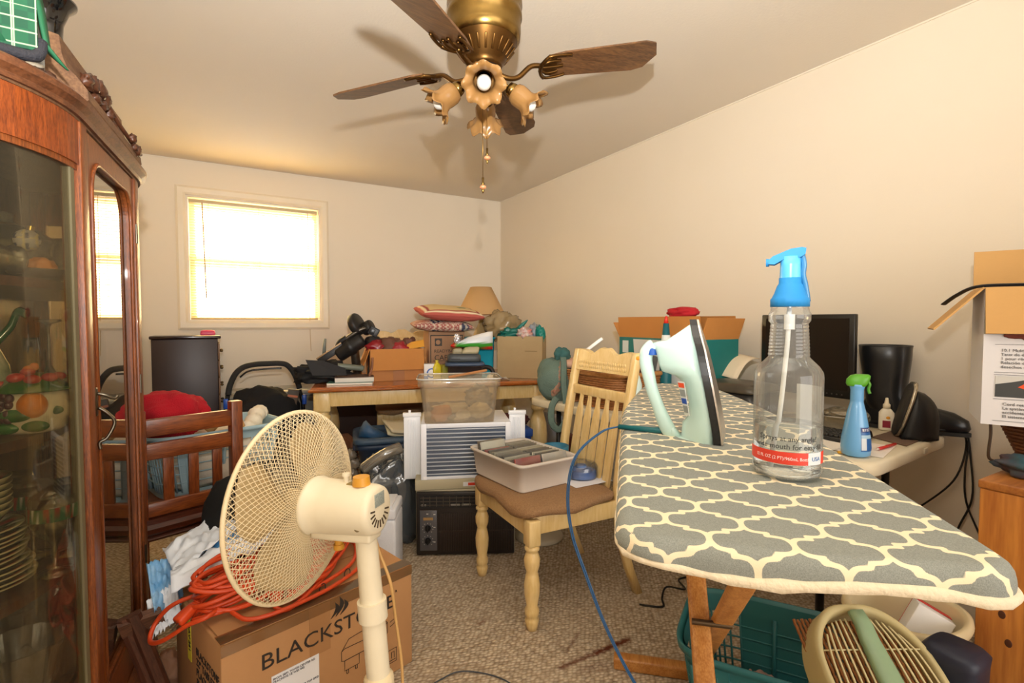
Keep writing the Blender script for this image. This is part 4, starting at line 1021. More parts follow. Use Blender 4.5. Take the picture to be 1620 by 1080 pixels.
b = MB(); b.cyl((*ip(160, 355)[:1], 0, ip(160, 355)[1] + .008), (ip(160, 355)[0], 0, ip(160, 355)[1] - .006), .0115, n=20); b.build('blue_dial', mt('#2358b0', .3), irn)
b = MB(); x, z = ip(75, 405); b.box((x, 0, z), (.014, .01, .008), .002); b.build('steam_lever', mt('#f08a1f', .35), irn)
# rating plate inside the handle opening
x0, z0 = ip(372, 545); x1, z1 = ip(425, 770)
b = MB(); b.sheet([(x0 - .004, -.036, z0), (x1 - .004, -.042, z1), (x1 + .006, -.0505, z1), (x0 + .010, -.0455, z0)], .0008); b.build('rating_plate', mt('#cfd6d2', .4), irn)
pl_ = irn.children[-1]
def onplate(t0, t1, col, nm):
    A = Vector((x0 - .003, -.0366, z0)); B = Vector((x1 - .003, -.0426, z1)); C_ = Vector((x1 + .005, -.0506, z1)); D_ = Vector((x0 + .009, -.0456, z0)); dn = Vector((-.0006, -.0012, 0))
    b = MB(); b.sheet([A.lerp(B, t0) + dn, A.lerp(B, t1) + dn, D_.lerp(C_, t1) + dn, D_.lerp(C_, t0) + dn], .0004); b.build(nm, mt(col, .4), pl_)
onplate(.04, .18, '#d8512e', 'orange_print'); onplate(.50, .66, '#2b52a8', 'blue_print'); onplate(.24, .44, '#8b9290', 'grey_print'); onplate(.72, .92, '#8b9290', 'grey_print')
# cord: teal sleeve then twin blue flex over the edge
MBc = MB(); inv = Matrix.Translation(irn.location) @ RZ(R(-55)); inv = inv.inverted()
def loc_(pts): return [inv @ Vector(p) for p in pts]
hx0, hz0 = ip(280, 918)
b = MB(); b.tube([(hx0, 0, hz0), (hx0 - .03, .003, hz0 - .003), (hx0 - .105, .012, hz0 - .004)], [.007, .0062, .0056], 10); b.build('cord_sleeve', mt('#14646c', .4), irn)
e_ = Matrix.Translation(irn.location) @ RZ(R(-55)) @ Vector((hx0 - .105, .012, hz0 - .004))
cp = [e_, e_ + Vector((-.04, .012, -.01)), (.640, .840, .900), (.612, .830, .83), (.60, .80, .76), (.61, .77, .69), (.635, .745, .60), (.665, .72, .52), (.70, .70, .45), (.74, .69, .38), (.77, .70, .20), (.80, .72, .02)]
b = MB()
for dx in (-.0015, .0015): b.tube([p + Vector((dx, dx * .6, 0)) for p in cr(loc_(cp), 6)], .0017, 6)
b.build('power_cord', mt('#1b4f7e', .4), irn)

# ---- clear spray bottle
sb = thing('spray_bottle', 'clear ribbed spray bottle with blue trigger head, part filled with water', 'bottle', (.752, .457, HB + .001), R(-58.6))
kb = .000345
prof = [(0, .004), (.030, .0), (.045, .003), (.049, .012), (.048, .02), (.0475, .03), (.0475, .15), (.0465, .158), (.041, .167), (.034, .174), (.0285, .180)]
for i in range(9):
    z = .182 + i * .0053; r_ = .0278 - i * .0003; prof += [(r_, z), (r_ + .0011, z + .0022), (r_, z + .0046)]
prof += [(.0255, .231), (.0285, .235), (.0288, .246), (.0262, .250), (.0255, .256)]
bm_ = glass('#f7f9f8', .03, .6, .03, .10, '#f2f4f4')
MB().lathe(prof, 48).build('clear_body', bm_, sb)
wm, nt, out = newmat('water'); g_ = N(nt, 'BsdfGlass'); g_.inputs['IOR'].default_value = 1.25; g_.inputs['Color'].default_value = (.97, .99, 1, 1); nt.links.new(g_.outputs[0], out.inputs[0])
MB().lathe([(0, .006), (.044, .006), (.0462, .014), (.0462, .078), (.0458, .0795), (0, .0795)], 40).build('water', wm, sb)
# printed band: follows the round body towards the camera
def wrap(r_, a0, a1, z0_, z1_, n=24, tilt_=0.): 
    b = MB(); b.grid(lambda u, v: (r_ * cos(a0 + (a1 - a0) * u), r_ * sin(a0 + (a1 - a0) * u), z0_ + (z1_ - z0_) * v + tilt_ * u), n, 2); return b
wrap(.0481, R(178), R(305), .026, .044).build('red_band', mt('#e0402f', .45), sb)
wrap(.0482, R(305), R(335), .026, .044, 8).build('white_panel', mt('#dfe6ee', .45), sb)
wrap(.0481, R(335), R(352), .026, .044, 8).build('red_band', mt('#e0402f', .45), sb)
wrap(.0478, R(20), R(75), .070, .135, 10).build('back_label', mt('#eeeeee', .6), sb)
def curvetext(s_, size, ac, z, r_, mat, nm, sx=1.):
    o = text(s_, size, I4, mat, sb, nm, ext=.0001, align_='CENTER', sx=sx)
    for v in o.data.vertices:
        a = ac + v.co.x / r_; y = v.co.y; rr_ = r_ + v.co.z; v.co = Vector((rr_ * cos(a), rr_ * sin(a), z + y))
curvetext('Sprays at any angle!', .0105, R(272), .060, .0482, mt('#34363a', .6), 'slogan_text', 1.0)
curvetext('wide mouth for easy fill', .0105, R(274), .0485, .0482, mt('#34363a', .6), 'slogan_text', 1.0)
curvetext('32 FL OZ (2 PT)/960mL Bottle', .0066, R(262), .0325, .0484, mt('#fbeeee', .6), 'band_text', .95)
curvetext('USA', .0085, R(321), .032, .0485, mt('#2f6fb5', .6), 'panel_text')
blu = mt('#2a86c8', .55, spec=.25); blt = glass('#7cc4ee', .05, 1., .1, .55, '#3f9fdc')
b = MB().lathe([(.0, .2565), (.0262, .2565), (.0262, .268), (.0248, .270), (.0215, .277), (.018, .288), (.0155, .292), (.0155, .300), (0, .300)], 60, mod=lambda r, z, a: (r * (1 + (.02 if (z < .269 and int(a / (2 * pi) * 60) % 2) else 0)), z)); b.build('screw_cap', blu, sb)
MB().lathe([(.0, .285), (.0150, .285), (.0150, .292), (.0140, .318), (.0138, .332), (0, .332)], 28).build('pump_barrel', mt('#57b3ea', .3), sb)
# sprayer head aims to the left of the picture; local -X is left
def hd(pts, w):
    b = MB(); b.prism(pts, -w, w, RX(R(90))); return b
b = hd([(-.030, .3215), (-.030, .327), (-.024, .333), (-.012, .338), (.0, .343), (.014, .3445), (.020, .343), (.019, .334), (.013, .330), (-.008, .3285), (-.022, .3205)], .0105); b.build('sprayer_head', blu, sb)
b = MB(); b.tube(cr([(.014, 0, .338), (.0175, 0, .32), (.0165, 0, .305), (.0195, 0, .29), (.022, 0, .275), (.0235, 0, .264)], 5), [.006] * 26, 10, flat=.7, up=(1, 0, 0)); b.build('trigger', blt, sb)
MB().cyl((-.0335, 0, .3245), (-.029, 0, .3245), .006, n=16).build('nozzle', blu, sb)
MB().tube([(0, 0, .262), (-.002, 0, .20), (-.008, 0, .12), (-.018, -.005, .012)], .0034, 10).build('dip_tube', mt('#eef1f1', .5), sb)
MB().cyl((0, 0, .222), (0, 0, .245), .0075, n=16).build('pump_stem', mt('#f4f6f6', .4), sb)

# ================================================================ FAR TABLE AND WHAT IS HEAPED ON IT
tO = Vector((.479, 3.384)); tR = R(-13.8)
def tw(s, t, z=.761):                    # along the table, into the table
    a = tR; return (tO.x + s * cos(a) - t * sin(a), tO.y + s * sin(a) + t * cos(a), z)
honey = wood('#b5651f', '#8a4412', 9, (1.2, 12, 12), .22, .95, .5)
dt = thing('dining_table', 'cream dining table with honey oak top under the far heap of boxes', 'table', (tO.x, tO.y, 0), tR)
TL, TD = 1.63, .95
b = MB(); b.loft([[(x, y, z) for x, y in ((-i, -i), (TL + i, -i), (TL + i, TD + i), (-i, TD + i))] for i, z in ((-.02, .728), (-.002, .73), (.004, .736), (.004, .744), (-.006, .748), (-.012, .752), (-.016, .76))], smooth=False); b.build('table_top', honey, dt)
for p, q in (((.08, .045, .632), (TL - .08, .07, .728)), ((.08, TD - .07, .632), (TL - .08, TD - .045, .728)), ((.05, .08, .632), (.075, TD - .08, .728)), ((TL - .075, .08, .632), (TL - .05, TD - .08, .728))):
    b = MB(); b.b2(p, q, .002); b.build('apron', chm_, dt)
lp = [(0, 0), (.03, 0), (.036, .02), (.046, .06), (.036, .09), (.05, .10), (.05, .12), (.038, .13), (.045, .17), (.064, .28), (.068, .36), (.062, .44), (.045, .50), (.036, .53), (.05, .54), (.053, .555), (.05, .57), (.04, .575), (.045, .60)]
for x, y in ((.075, .085), (TL - .075, .085), (.075, TD - .085), (TL - .075, TD - .085)):
    b = MB(); b.lathe(lp, 32, T(x, y, 0)); b.box((x, y, .662), (.105, .105, .132), .012); b.build('leg', chm_, dt)
# magazines / books
bm1 = thing('magazine', 'teal covered magazine lying under the brown book at the table corner', 'magazine', tw(.10, .12), tR + R(-4))
b = MB(); b.b2((0, 0, 0), (.29, .20, .012)); b.build('pages', mt('#e9e4d4', .7), bm1); b = MB(); b.b2((-.001, -.001, .0122), (.291, .201, .0135)); b.build('cover', mt('#4d7a72', .4), bm1)
bm1 = thing('book', 'brown covered book with white pages on the teal magazine', 'book', (*tw(.15, .125)[:2], .775), tR + R(2))
b = MB(); b.b2((0, 0, 0), (.25, .19, .030), .002); b.build('pages', mt('#e6e2d8', .7, var=(200, .4), c2='#bdb6a6', stretch=(.1, .1, 8)), bm1); b = MB(); b.b2((-.001, -.001, .0305), (.251, .191, .034)); b.build('cover', mt('#5a4238', .5), bm1)
# open carton with flaps
def carton(nm, lab, loc, rz, w, d, h, mat, matd, flaps, cat='box', t=.004):
    """flaps: dict side -> (length, angle from vertical outwards in degrees)"""
    o = thing(nm, lab, cat, loc, rz)
    b = MB(); b.obox((0, d / 2, 0), (w, d, h), t); b.build('carton', mat, o)
    for side, (ln, an) in flaps.items():
        b = MB(); a = R(an)
        if side == 'front': M = T(0, 0, h) @ RX(a); b.b2((-w/2, 0, 0), (w/2, t, ln), 0, M)
        if side == 'back': M = T(0, d, h) @ RX(-a); b.b2((-w/2, -t, 0), (w/2, 0, ln), 0, M)
        if side == 'left': M = T(-w/2, d/2, h) @ RY(-a); b.b2((0, -d/2, 0), (t, d/2, ln), 0, M)
        if side == 'right': M = T(w/2, d/2, h) @ RY(a); b.b2((-t, -d/2, 0), (0, d/2, ln), 0, M)
        b.build('flap', matd, o)
    return o
crd = mt('#b97c46', .8, var=(5, .3), c2='#a06a3a', bump=(50, .06)); crd2 = mt('#c2823f', .8, var=(5, .3), c2='#b07236', bump=(50, .06))
cx_, cy_, _ = tw(.565, .19)
fcx = carton('cardboard_box', 'open brown cardboard box with drooping front flap, stuffed with red tissue', (1.092, 3.515, .761), tR + R(6), .375, .27, .225, crd, crd2, {'front': (.15, 172), 'left': (.12, 160)})
b = MB(); b.b2((-.03, -.0015, .0), (.05, -.0005, .10)); b.build('packing_tape', mt('#a56a38', .4), fcx)
def pt_(o, x, y, z): return o.matrix_world @ Vector((x, y, z))
def loc2(base, rz, x, y, z): 
    return (base[0] + x * cos(rz) - y * sin(rz), base[1] + x * sin(rz) + y * cos(rz), base[2] + z)
rz5 = tR + R(6); B5 = (1.092, 3.515, .761)
tag(MB().lump((0, 0, 0), (.12, .09, .085), 3, .5, 2.4, nu=30, nv=20).build('tissue_paper', mt('#6a4636', .7), loc=loc2(B5, rz5, -.02, .14, .215)), 'crumpled brown tissue rising out of the cardboard box', 'paper')
tag(MB().lump((0, 0, 0), (.075, .06, .05), 9, .5, 2.6, nu=26, nv=16).build('red_ribbon', mt('#8d1a22', .3), loc=loc2(B5, rz5, -.12, .12, .235)), 'shiny dark red ribbon at the left of the tissue', 'ribbon')
tag(MB().lump((0, 0, 0), (.07, .05, .05), 19, .5, 2.6, nu=26, nv=16).build('red_wrapping', mt('#a02630', .28), loc=loc2(B5, rz5, .03, .07, .215)), 'shiny red wrapping at the front rim of the cardboard box', 'wrapping')
tag(MB().lump((0, 0, 0), (.06, .06, .06), 29, .5, 2.6, nu=26, nv=16).build('brown_wrapping', mt('#6d4536', .7), loc=loc2(B5, rz5, .12, .18, .235)), 'small brown paper peak at the right of the cardboard box', 'paper')
b = MB(); b.sheet([(-.01, .04, .205), (.20, .03, .235), (.205, .075, .285), (.12, .09, .268)], .003); tag(b.build('manila_envelope', mt('#e2a13a', .6), loc=B5), 'yellow orange envelope poking out of the cardboard box', 'envelope').rotation_euler = (0, 0, rz5)
# circular saw, black fabric, grey tube
blk_ = mt('#1b1a1b', .45, var=(20, .3), c2='#3a342c'); met = mt('#6f675c', .35, .8, var=(14, .6), c2='#3b352d'); tan_ = mt('#a98a63', .45, .3)
sw = thing('mitre_saw', 'dusty black mitre saw tilted up at the left of the far table', 'saw', (.895, 3.74, .762), R(-16))
ax = Vector((.82, -.42, .40)).normalized()
def disc(c, r_, t0, t1, mat, nm, n=32):
    c = Vector(c); b = MB(); b.lathe([(0, t0), (r_ * .92, t0), (r_, t0 + .008), (r_, t1 - .008), (r_ * .92, t1), (0, t1)], n, align(c, c + ax)); return b.build(nm, mat, sw)
disc((-.035, 0, .395), .082, -.02, .03, blk_, 'blade_guard'); disc((-.035, 0, .395), .066, -.024, -.019, tan_, 'guard_face'); disc((.05, .0, .375), .05, -.04, .03, blk_, 'motor_cap')
b = MB(); b.lathe([(0, 0), (.045, 0), (.055, .015), (.056, .09), (.062, .10), (.062, .125), (.055, .13), (.054, .20), (.04, .215), (0, .215)], 24, align((-.165, -.02, .175), (.02, -.03, .30))); b.build('motor', blk_, sw)
b = MB(); b.lathe([(.0, 0), (.05, 0), (.056, .01), (.056, .07), (.04, .09), (0, .09)], 24, align((.08, -.02, .30), (.085, -.05, .20))); b.build('gear_case', mt('#151416', .4), sw)
b = MB(); b.box((.09, -.045, .345), (.07, .06, .062), .008, T(.09, -.045, .345) @ RY(R(28)) @ T(-.09, .045, -.345)); b.build('switch_box', mt('#33363a', .4), sw)
b = MB(); b.box((.08, -.077, .343), (.034, .004, .038), .002, T(.09, -.045, .345) @ RY(R(28)) @ T(-.09, .045, -.345)); b.build('switch_plate', mt('#17181a', .3), sw)
b = MB(); b.box((-.205, -.05, .19), (.20, .014, .045), .003, T(-.205, 0, .19) @ RY(R(-34)) @ T(.205, 0, -.19)); b.build('fence', blk_, sw)
b = MB(); b.box((-.205, -.058, .215), (.20, .004, .01), .001, T(-.205, 0, .19) @ RY(R(-34)) @ T(.205, 0, -.19)); b.build('fence_edge', tan_, sw)
b = MB(); b.tube(cr([(-.115, -.04, .285), (-.06, -.045, .325), (.0, -.045, .36), (.03, -.04, .37)], 5), .019, 8, flat=.8); b.build('arm', met, sw)
b = MB(); b.tube(cr([(-.16, -.03, .24), (-.14, -.035, .275), (-.10, -.04, .30)], 5), .022, 10); b.build('spring_coil', blk_, sw)
b = MB(); b.b2((-.13, -.03, .0), (.10, .13, .02), .004); b.cyl((-.03, .05, .02), (-.05, .0, .22), .032, n=14); b.build('saw_base', met, sw)
tag(MB().lump((0, 0, .055), (.17, .11, .075), 5, .55, 2.4, flat=0, nu=46, nv=28).build('black_tarp', mt('#131315', .75), loc=(.625, 3.70, .762)), 'black crumpled nylon bag at the left end of the far table', 'bag')
b = MB(); b.sheet([(-.13, -.05, .165), (-.02, -.06, .155), (.12, -.07, .10), (.13, -.07, .05), (-.09, -.06, .06)], .008); tag(b.build('umbrella_flap', mt('#1d1b1c', .7), loc=(.62, 3.62, .762)), 'stiff black fabric flap over the black bag', 'fabric')
b = MB(); b.tube([(0, 0, 0), (.006, 0, .10), (.012, .0, .155)], [.013, .012, .010], 12); tag(b.build('grey_tube', mt('#7b8078', .45), loc=(.66, 3.90, .90)), 'upright grey plastic tube behind the black bag', 'tube')
b = MB(); b.tube(cr([(0, 0, .02), (.07, -.01, .012), (.15, -.015, .0), (.17, -.015, -.004)], 5), [.02] * 14 + [.018, .014], 12); tag(b.build('torch', mt('#70766a', .4), loc=(.70, 3.60, .855)), 'grey green torch lying against the saw', 'torch')
b = MB(); b.tube(cr([(0, 0, .14), (-.006, -.005, .07), (-.02, -.01, .03), (-.028, -.012, 0)], 5), [.016] * 16, 8, flat=.5); tag(b.build('leather_strap', mt('#8a5a3c', .6), loc=(.905, 3.475, .795)), 'brown leather strap leaning beside the cardboard box', 'strap')
b = MB(); b.lathe([(0, 0), (.022, 0), (.024, .08), (.018, .10), (.018, .18), (0, .18)], 18); tag(b.build('black_tube', mt('#222427', .4), loc=(.93, 3.62, .762)), 'black metal tube standing between saw and cardboard box', 'tube')
# bath caps carton with pillows
bc_ = thing('bath_cap_box', 'brown carton printed CAP under the two pillows', 'box', (1.36, 3.60, .761), tR + R(2))
b = MB(); b.b2((0, 0, 0), (.275, .26, .345), .003); b.build('carton', mt('#a9805f', .8, var=(5, .3), c2='#966e4e'), bc_)
ik = mt('#3a332c', .7); bf = lambda x, z: T(x, -.0012, z) @ RX(R(90))
b = MB()
for p, q in (((.012, -.001, .31), (.262, 0, .318)), ((.012, -.001, .02), (.018, 0, .31)), ((.256, -.001, .02), (.262, 0, .31)), ((.012, -.001, .02), (.262, 0, .026)), ((.03, -.001, .12), (.25, 0, .123))): b.b2(p, q)
b.build('printed_border', ik, bc_); MB().b2((.045, -.0015, .235), (.10, -.0004, .292)).build('emblem', mt('#453d36', .7), bc_)
text('READYBATH', .034, bf(.04, .185), ik, bc_, 'lettering'); text('CAP', .055, bf(.04, .128), ik, bc_, 'lettering'); text('Q   TEM', .034, bf(.045, .075), ik, bc_, 'lettering')
b = MB(); b.ball((.035 * 2, -.0022, .263), (.018, .0006, .018), 12, 8); b.build('emblem_leaf', mt('#a9805f', .8), bc_)
def pillow(nm, lab, loc, rot, a, c, h, colf, cat='pillow'):
    b = MB(); n = 48
    def pf(sg): return lambda u, v: ((2 * u - 1) * a * (1 - .10 * (1 - abs(2 * v - 1)) * 0 - .08 * (1 - (2 * v - 1) ** 2) * -1 * 0), (2 * v - 1) * c, sg * h * ((1 - (2 * u - 1) ** 4) * (1 - (2 * v - 1) ** 4)) ** .55 + .006 * noise.noise(Vector((u * 5, v * 5, sg))))
    b.grid(pf(1), n, n); b.grid(pf(-1), n, n)
    o = b.build(nm, mt('#bbbbbb', .85, attr=True, bump=(120, .2)), None, col=colf); o.location = loc; o.rotation_euler = rot
    return tag(o, lab, cat)
def flagc(p):
    k = noise.noise(Vector((p.x * 8, p.y * 8, 4)))
    if k > .12: return lin('#343c58') if math.sin(p.x * 150 + p.y * 40) > -.3 else lin('#cfc6b4')
    return lin('#a22f34') if math.sin(p.x * 200 + p.y * 260 + 4 * k) > 0 else lin('#e0d4bd')
pillow('flag_pillow', 'red, white and blue patterned cushion under the striped pillow', (1.475, 3.63, 1.150), (R(3), R(2), tR), .225, .17, .042, flagc)
def stripc(p):
    d = max(abs(p.x) / .235, abs(p.y) / .19)
    if p.z < -.004: return lin('#b5574c')
    for lo, hi, c_ in ((.93, 2, '#b5574c'), (.84, .93, '#ecdcb8'), (.77, .84, '#a8483e')):
        if lo <= d < hi: return lin(c_)
    if math.hypot(p.x - .08, p.y + .06) < .035: return lin('#5f7a4a')
    return lin('#d8bd88')
pillow('striped_pillow', 'tan pillow with red and cream striped border on top of the cushion', (1.52, 3.60, 1.246), (R(8), R(3), tR + R(6)), .235, .19, .05, stripc)
# lamp
lm = thing('table_lamp', 'table lamp with pleated tan cone shade in the far corner', 'lamp', (1.865, 3.735, .761))
MB().lathe([(0, 0), (.075, 0), (.08, .012), (.05, .03), (.03, .06), (.05, .12), (.08, .2), (.075, .28), (.045, .36), (.022, .40), (.018, .44), (0, .44)], 32).build('base', mt('#b49a6a', .35), lm)
shm = translucent('#d9b27c', .25, .8)
MB().lathe([(.20, .475), (.086, .70), (.084, .70), (.198, .475)], 72, mod=lambda r, z, a: (r * (1 + .004 * cos(72 * a)), z)).build('lamp_shade', shm, lm)
b = MB().cyl((0, 0, .44), (0, 0, .69), .004, n=8); b.tube([(-.08, 0, .695), (.08, 0, .695)], .002, 6); b.build('harp', mt('#9a7a3a', .4, 1.), lm)
tag(MB().lump((0, 0, 0), (.13, .12, .10), 13, .5, 2.6, nu=36, nv=24).build('plastic_wrap', glass('#e6d9bd', .06, .8, .2, .45, '#c9b083'), loc=(1.92, 3.47, 1.14)), 'clear plastic bag bunched round the lamp below its shade', 'bag')
# teal bin and snack bag
tb = thing('teal_bin', 'turquoise plastic bin with a grocery bag draped over it', 'bin', (1.735, 3.50, .761), R(-25))
b = MB(); opentub(b, .115, .12, .30, .88, .003, .008, 8); b.build('tub', mt('#1fa0b8', .4), tb)
sn = thing('snack_bag', 'white and green crinkled snack bag with red tip across the turquoise bin', 'bag', (1.585, 3.33, 1.02), R(-20))
def snc(p):
    if p.x < -.105: return lin('#c8281e')
    if p.z < -.022: return lin('#c22a24') if p.x > .06 else lin('#2f7a2a')
    if p.z < .004: return lin('#3f9a34')
    return lin('#dfe4ea') if p.z < .05 else lin('#f0f0ee')
b = MB(); b.loft([[(x, -.02 * k * cos(a_), zc + hh * sin(a_) + .004 * noise.noise(Vector((x * 40, a_, 1)))) for a_ in [2 * pi * i / 40 for i in range(40)]] for x, zc, hh, k in ((-.15, -.015, .006, .6), (-.13, -.012, .016, .8), (-.105, -.012, .014, .8), (-.09, -.004, .02, 1.), (-.03, .006, .038, 1.6), (.05, .012, .055, 2.0), (.12, .02, .065, 1.6), (.155, .022, .066, .3))]); b.build('bag_body', mt('#dddddd', .3, attr=True), sn, col=snc)
tag(MB().lump((0, 0, 0), (.022, .012, .03), 33, .8, 3., nu=26, nv=18).build('foil_ribbon', mt('#e6e6ee', .2, .7), loc=(1.485, 3.36, 1.055)), 'silver foil scrap at the tip of the snack bag', 'foil')
# telephone on a lidded box
ph = thing('label_printer', 'cream and dark grey desktop label printer on the blue lidded box', 'printer', (1.515, 3.31, .895), R(-22))
b = MB(); b.loft([ring(.115, .07, 0, 28, 6), ring(.12, .075, .01, 28, 6), ring(.118, .074, .045, 28, 6), ring(.10, .06, .058, 28, 6)]); b.build('base', mt('#43474a', .45), ph)
b = MB(); b.loft([ring(.06, .055, .058, 24, 6, .04), ring(.062, .055, .075, 24, 6, .045), ring(.05, .05, .10, 24, 6, .06), ring(.03, .04, .105, 24, 6, .07)]); b.build('cover', mt('#b9ad8a', .45), ph)
b = MB(); b.loft([ring(.035, .05, .058, 20, 6, -.05), ring(.034, .048, .085, 20, 6, -.045), ring(.02, .04, .095, 20, 6, -.04)]); b.build('roll_cover', mt('#a59b7e', .45), ph)
MB().box((.075, -.034, .098), (.05, .022, .004), .001, T(.075, -.034, .098) @ RX(R(35)) @ T(-.075, .034, -.098)).build('display', mt('#1d1f1e', .2), ph)
MB().b2((-.09, -.0765, .018), (-.03, -.0745, .026)).build('paper_slot', mt('#111111', .5), ph)
lb = thing('lidded_box', 'clear plastic box with dark blue lid under the label printer', 'box', (1.52, 3.31, .761), R(-22))
b = MB(); opentub(b, .13, .085, .112, .92, .003, .004, 8); b.build('tub', glass('#c9cfd2', .05, 1., .08, .5, '#3b4044'), lb)
b = MB(); b.loft([ring(.14, .095, .108, 28, 8), ring(.142, .097, .118, 28, 8), ring(.135, .09, .131, 28, 8), ring(.12, .08, .132, 28, 8)]); b.build('lid', mt('#3a4c66', .4), lb)
yb_ = thing('yellow_bottle', 'yellow plastic bottle squeezed between tissue box and lidded box', 'bottle', (1.352, 3.42, .761))
b = MB(); b.loft([ring(.03, .02, 0, 20, 4), ring(.032, .022, .09, 20, 4), ring(.02, .015, .115, 20, 3), ring(.01, .01, .125, 20, 2)]); b.build('body', mt('#d9c62a', .35), yb_); MB().cyl((0, 0, .125), (0, 0, .142), .011, n=14).build('cap', mt('#e2d040', .35), yb_)
tag(MB().b2((0, 0, 0), (.06, .05, .11), .004).build('yellow_carton', mt('#8e8a2a', .5), loc=(1.375, 3.365, .761)), 'olive yellow small carton in front of the lidded box', 'carton')
tx = thing('tissue_box', 'white tissue box with blue swirl beside the cardboard box', 'box', (1.262, 3.44, .761), R(-20))
b = MB(); b.b2((0, 0, 0), (.085, .09, .115), .002); b.build('carton', mt('#e6e6e6', .5), tx)
b = MB(); b.lathe([(.026, 0), (.036, 0), (.036, .001), (.026, .001)], 28, T(.055, -.0005, .05) @ RX(R(90))); b.b2((.0, -.001, .0), (.03, -.0002, .03)); b.build('blue_swirl', mt('#4a72c0', .5), tx)
tag(MB().lump((0, 0, .03), (.06, .05, .05), 41, .4, 2.5, flat=0).build('brown_cloth', mt('#5b3b2c', .8), loc=(1.34, 3.52, .762)), 'brown cloth heap between cardboard box and bath cap carton', 'cloth')
# right-hand carton with teal bags
tcx = carton('tan_carton', 'tan cardboard carton full of teal plastic bags at the right end of the far table', (1.92, 3.21, .761), R(-41), .335, .24, .31, mt('#b39a70', .8, var=(5, .3), c2='#9f865c', bump=(50, .06)), crd, {})
MB().b2((.04, -.001, .20), (.13, 0, .203)).build('hand_hole', mt('#6d5a3a', .9), tcx)
def tl(x, y, z): return loc2((1.92, 3.21, .761), R(-41), x, y, z)
tag(MB().lump((0, 0, 0), (.10, .07, .05), 51, .7, 2.6, nu=34, nv=22).build('teal_bag', mt('#0f6a60', .3), loc=tl(-.07, .12, .315)), 'crumpled dark teal plastic bag at the left of the tan carton', 'bag')
b = MB(); b.loft([[(-.04, .0, 0), (.03, .0, .01), (.03, .03, .01), (-.04, .03, .0)], [(.0, .0, .06), (.07, .01, .07), (.07, .03, .07), (.0, .03, .06)], [(.085, .01, .115), (.105, .01, .12), (.105, .02, .12), (.085, .02, .115)]]); o = b.build('bag_corner', mt('#12776c', .3), sub=1, loc=tl(-.05, .10, .32)); o.rotation_euler = (0, 0, R(-41)); tag(o, 'pointed teal plastic bag corner sticking up over the tan carton', 'bag')
tag(MB().lump((0, 0, 0), (.055, .05, .045), 55, .6, 3., nu=30, nv=20).build('snack_wrapper', mt('#d9d4cc', .3, var=(26, .9), c2='#c0392f'), loc=tl(.03, .06, .32)), 'red and white printed wrapper in the middle of the tan carton', 'wrapper')
tag(MB().lump((0, 0, 0), (.05, .05, .07), 57, .5, 2.6, nu=28, nv=20).build('grey_bag', mt('#8d949c', .35), loc=tl(.085, .14, .33)), 'grey plastic bag at the right rear of the tan carton', 'bag')
tag(MB().lump((0, 0, 0), (.03, .05, .06), 59, .6, 2.6, nu=28, nv=20).build('teal_wrapper', mt('#158579', .3), loc=tl(.135, .10, .32)), 'teal plastic bag at the right rim of the tan carton', 'bag')
# small things on the table's front right
tag(MB().lathe([(0, 0), (.018, 0), (.024, .02), (.02, .04), (0, .045)], 18).build('white_pot', mt('#e5e0d0', .4), loc=(1.665, 3.19, .761)), 'small round white pot on the table front edge', 'pot')
b = MB(); b.grid(lambda u, v: (.12 * u - .02, .06 * v, .012 + .01 * sin(4 * u + 3 * v)), 12, 8); tag(b.build('paper_scrap', mt('#d8cfb8', .7), solid=.002, loc=(1.70, 3.14, .762)), 'curled white paper scrap beside the small white pot', 'paper')
tag(MB().tube(cr([(-.05, 0, .02), (.0, .01, .05), (.05, .0, .04), (.07, -.01, .0)], 5), .016, 8).build('black_strap', mt('#1f1d1b', .5), loc=(1.66, 3.27, .80)), 'black curved strap lying against the turquoise bin', 'handle')
# ---- under the table: tote, papers, boxes
tt_ = thing('storage_tote', 'dark blue storage tote with a dented lid under the far table', 'tote', (.985, 3.17, 0), R(-12))
nav = mt('#1d3350', .5, var=(8, .3), c2='#142338')
b = MB(); b.loft([ring(.215, .16, 0, 36, 8), ring(.245, .185, .40, 36, 8), ring(.265, .20, .41, 36, 8), ring(.265, .20, .445, 36, 8)]); b.build('tub', nav, tt_)
b = MB()
for x in (-.12, 0, .12): b.box((x, -.171, .2), (.09, .012, .30), .004, T(0, -.171, .2) @ RX(R(-3.6)) @ T(0, .171, -.2))
b.build('ribs', nav, tt_)
b = MB(); b.loft([ring(.275, .21, .445, 36, 8), ring(.28, .215, .452, 36, 8), ring(.278, .213, .475, 36, 8), ring(.25, .19, .485, 36, 8), ring(.24, .18, .47, 36, 8)]); b.build('lid', mt('#22405f', .5, var=(10, .6), c2='#5c6a72'), tt_)
b = MB(); b.loft([[(-.25, -.12, .48), (-.16, -.17, .48), (-.06, -.16, .482), (-.14, .05, .485)], [(-.235, -.10, .53), (-.19, -.13, .55), (-.15, -.10, .52), (-.18, .0, .53)], [(-.215, -.085, .565), (-.20, -.09, .575), (-.19, -.08, .56), (-.2, -.06, .56)]]); b.build('lid_bulge', mt('#24507a', .5, var=(10, .6), c2='#5c6a72'), tt_)
for x in (-.255, .255): MB().box((x, 0, .40), (.05, .12, .04), .008).build('handle', mt('#3a3f52', .5), tt_)
for k, (nm, c_, dz) in enumerate((('lower cream booklet lying open on the blue tote', '#d9cfae', 0), ('upper folded cream booklet on the blue tote', '#c9c0a6', .02))):
    o = MB().grid(lambda u, v: ((u - .5) * .28, (v - .5) * .2, dz + .03 * (2 * u - 1) ** 2 + .012 * v), 16, 4).build('booklet', mt(c_, .7), solid=.012, loc=(1.03, 3.09, .492)); o.rotation_euler = (R(8), R(-4), R(-10 + 12 * k)); tag(o, nm, 'booklet')
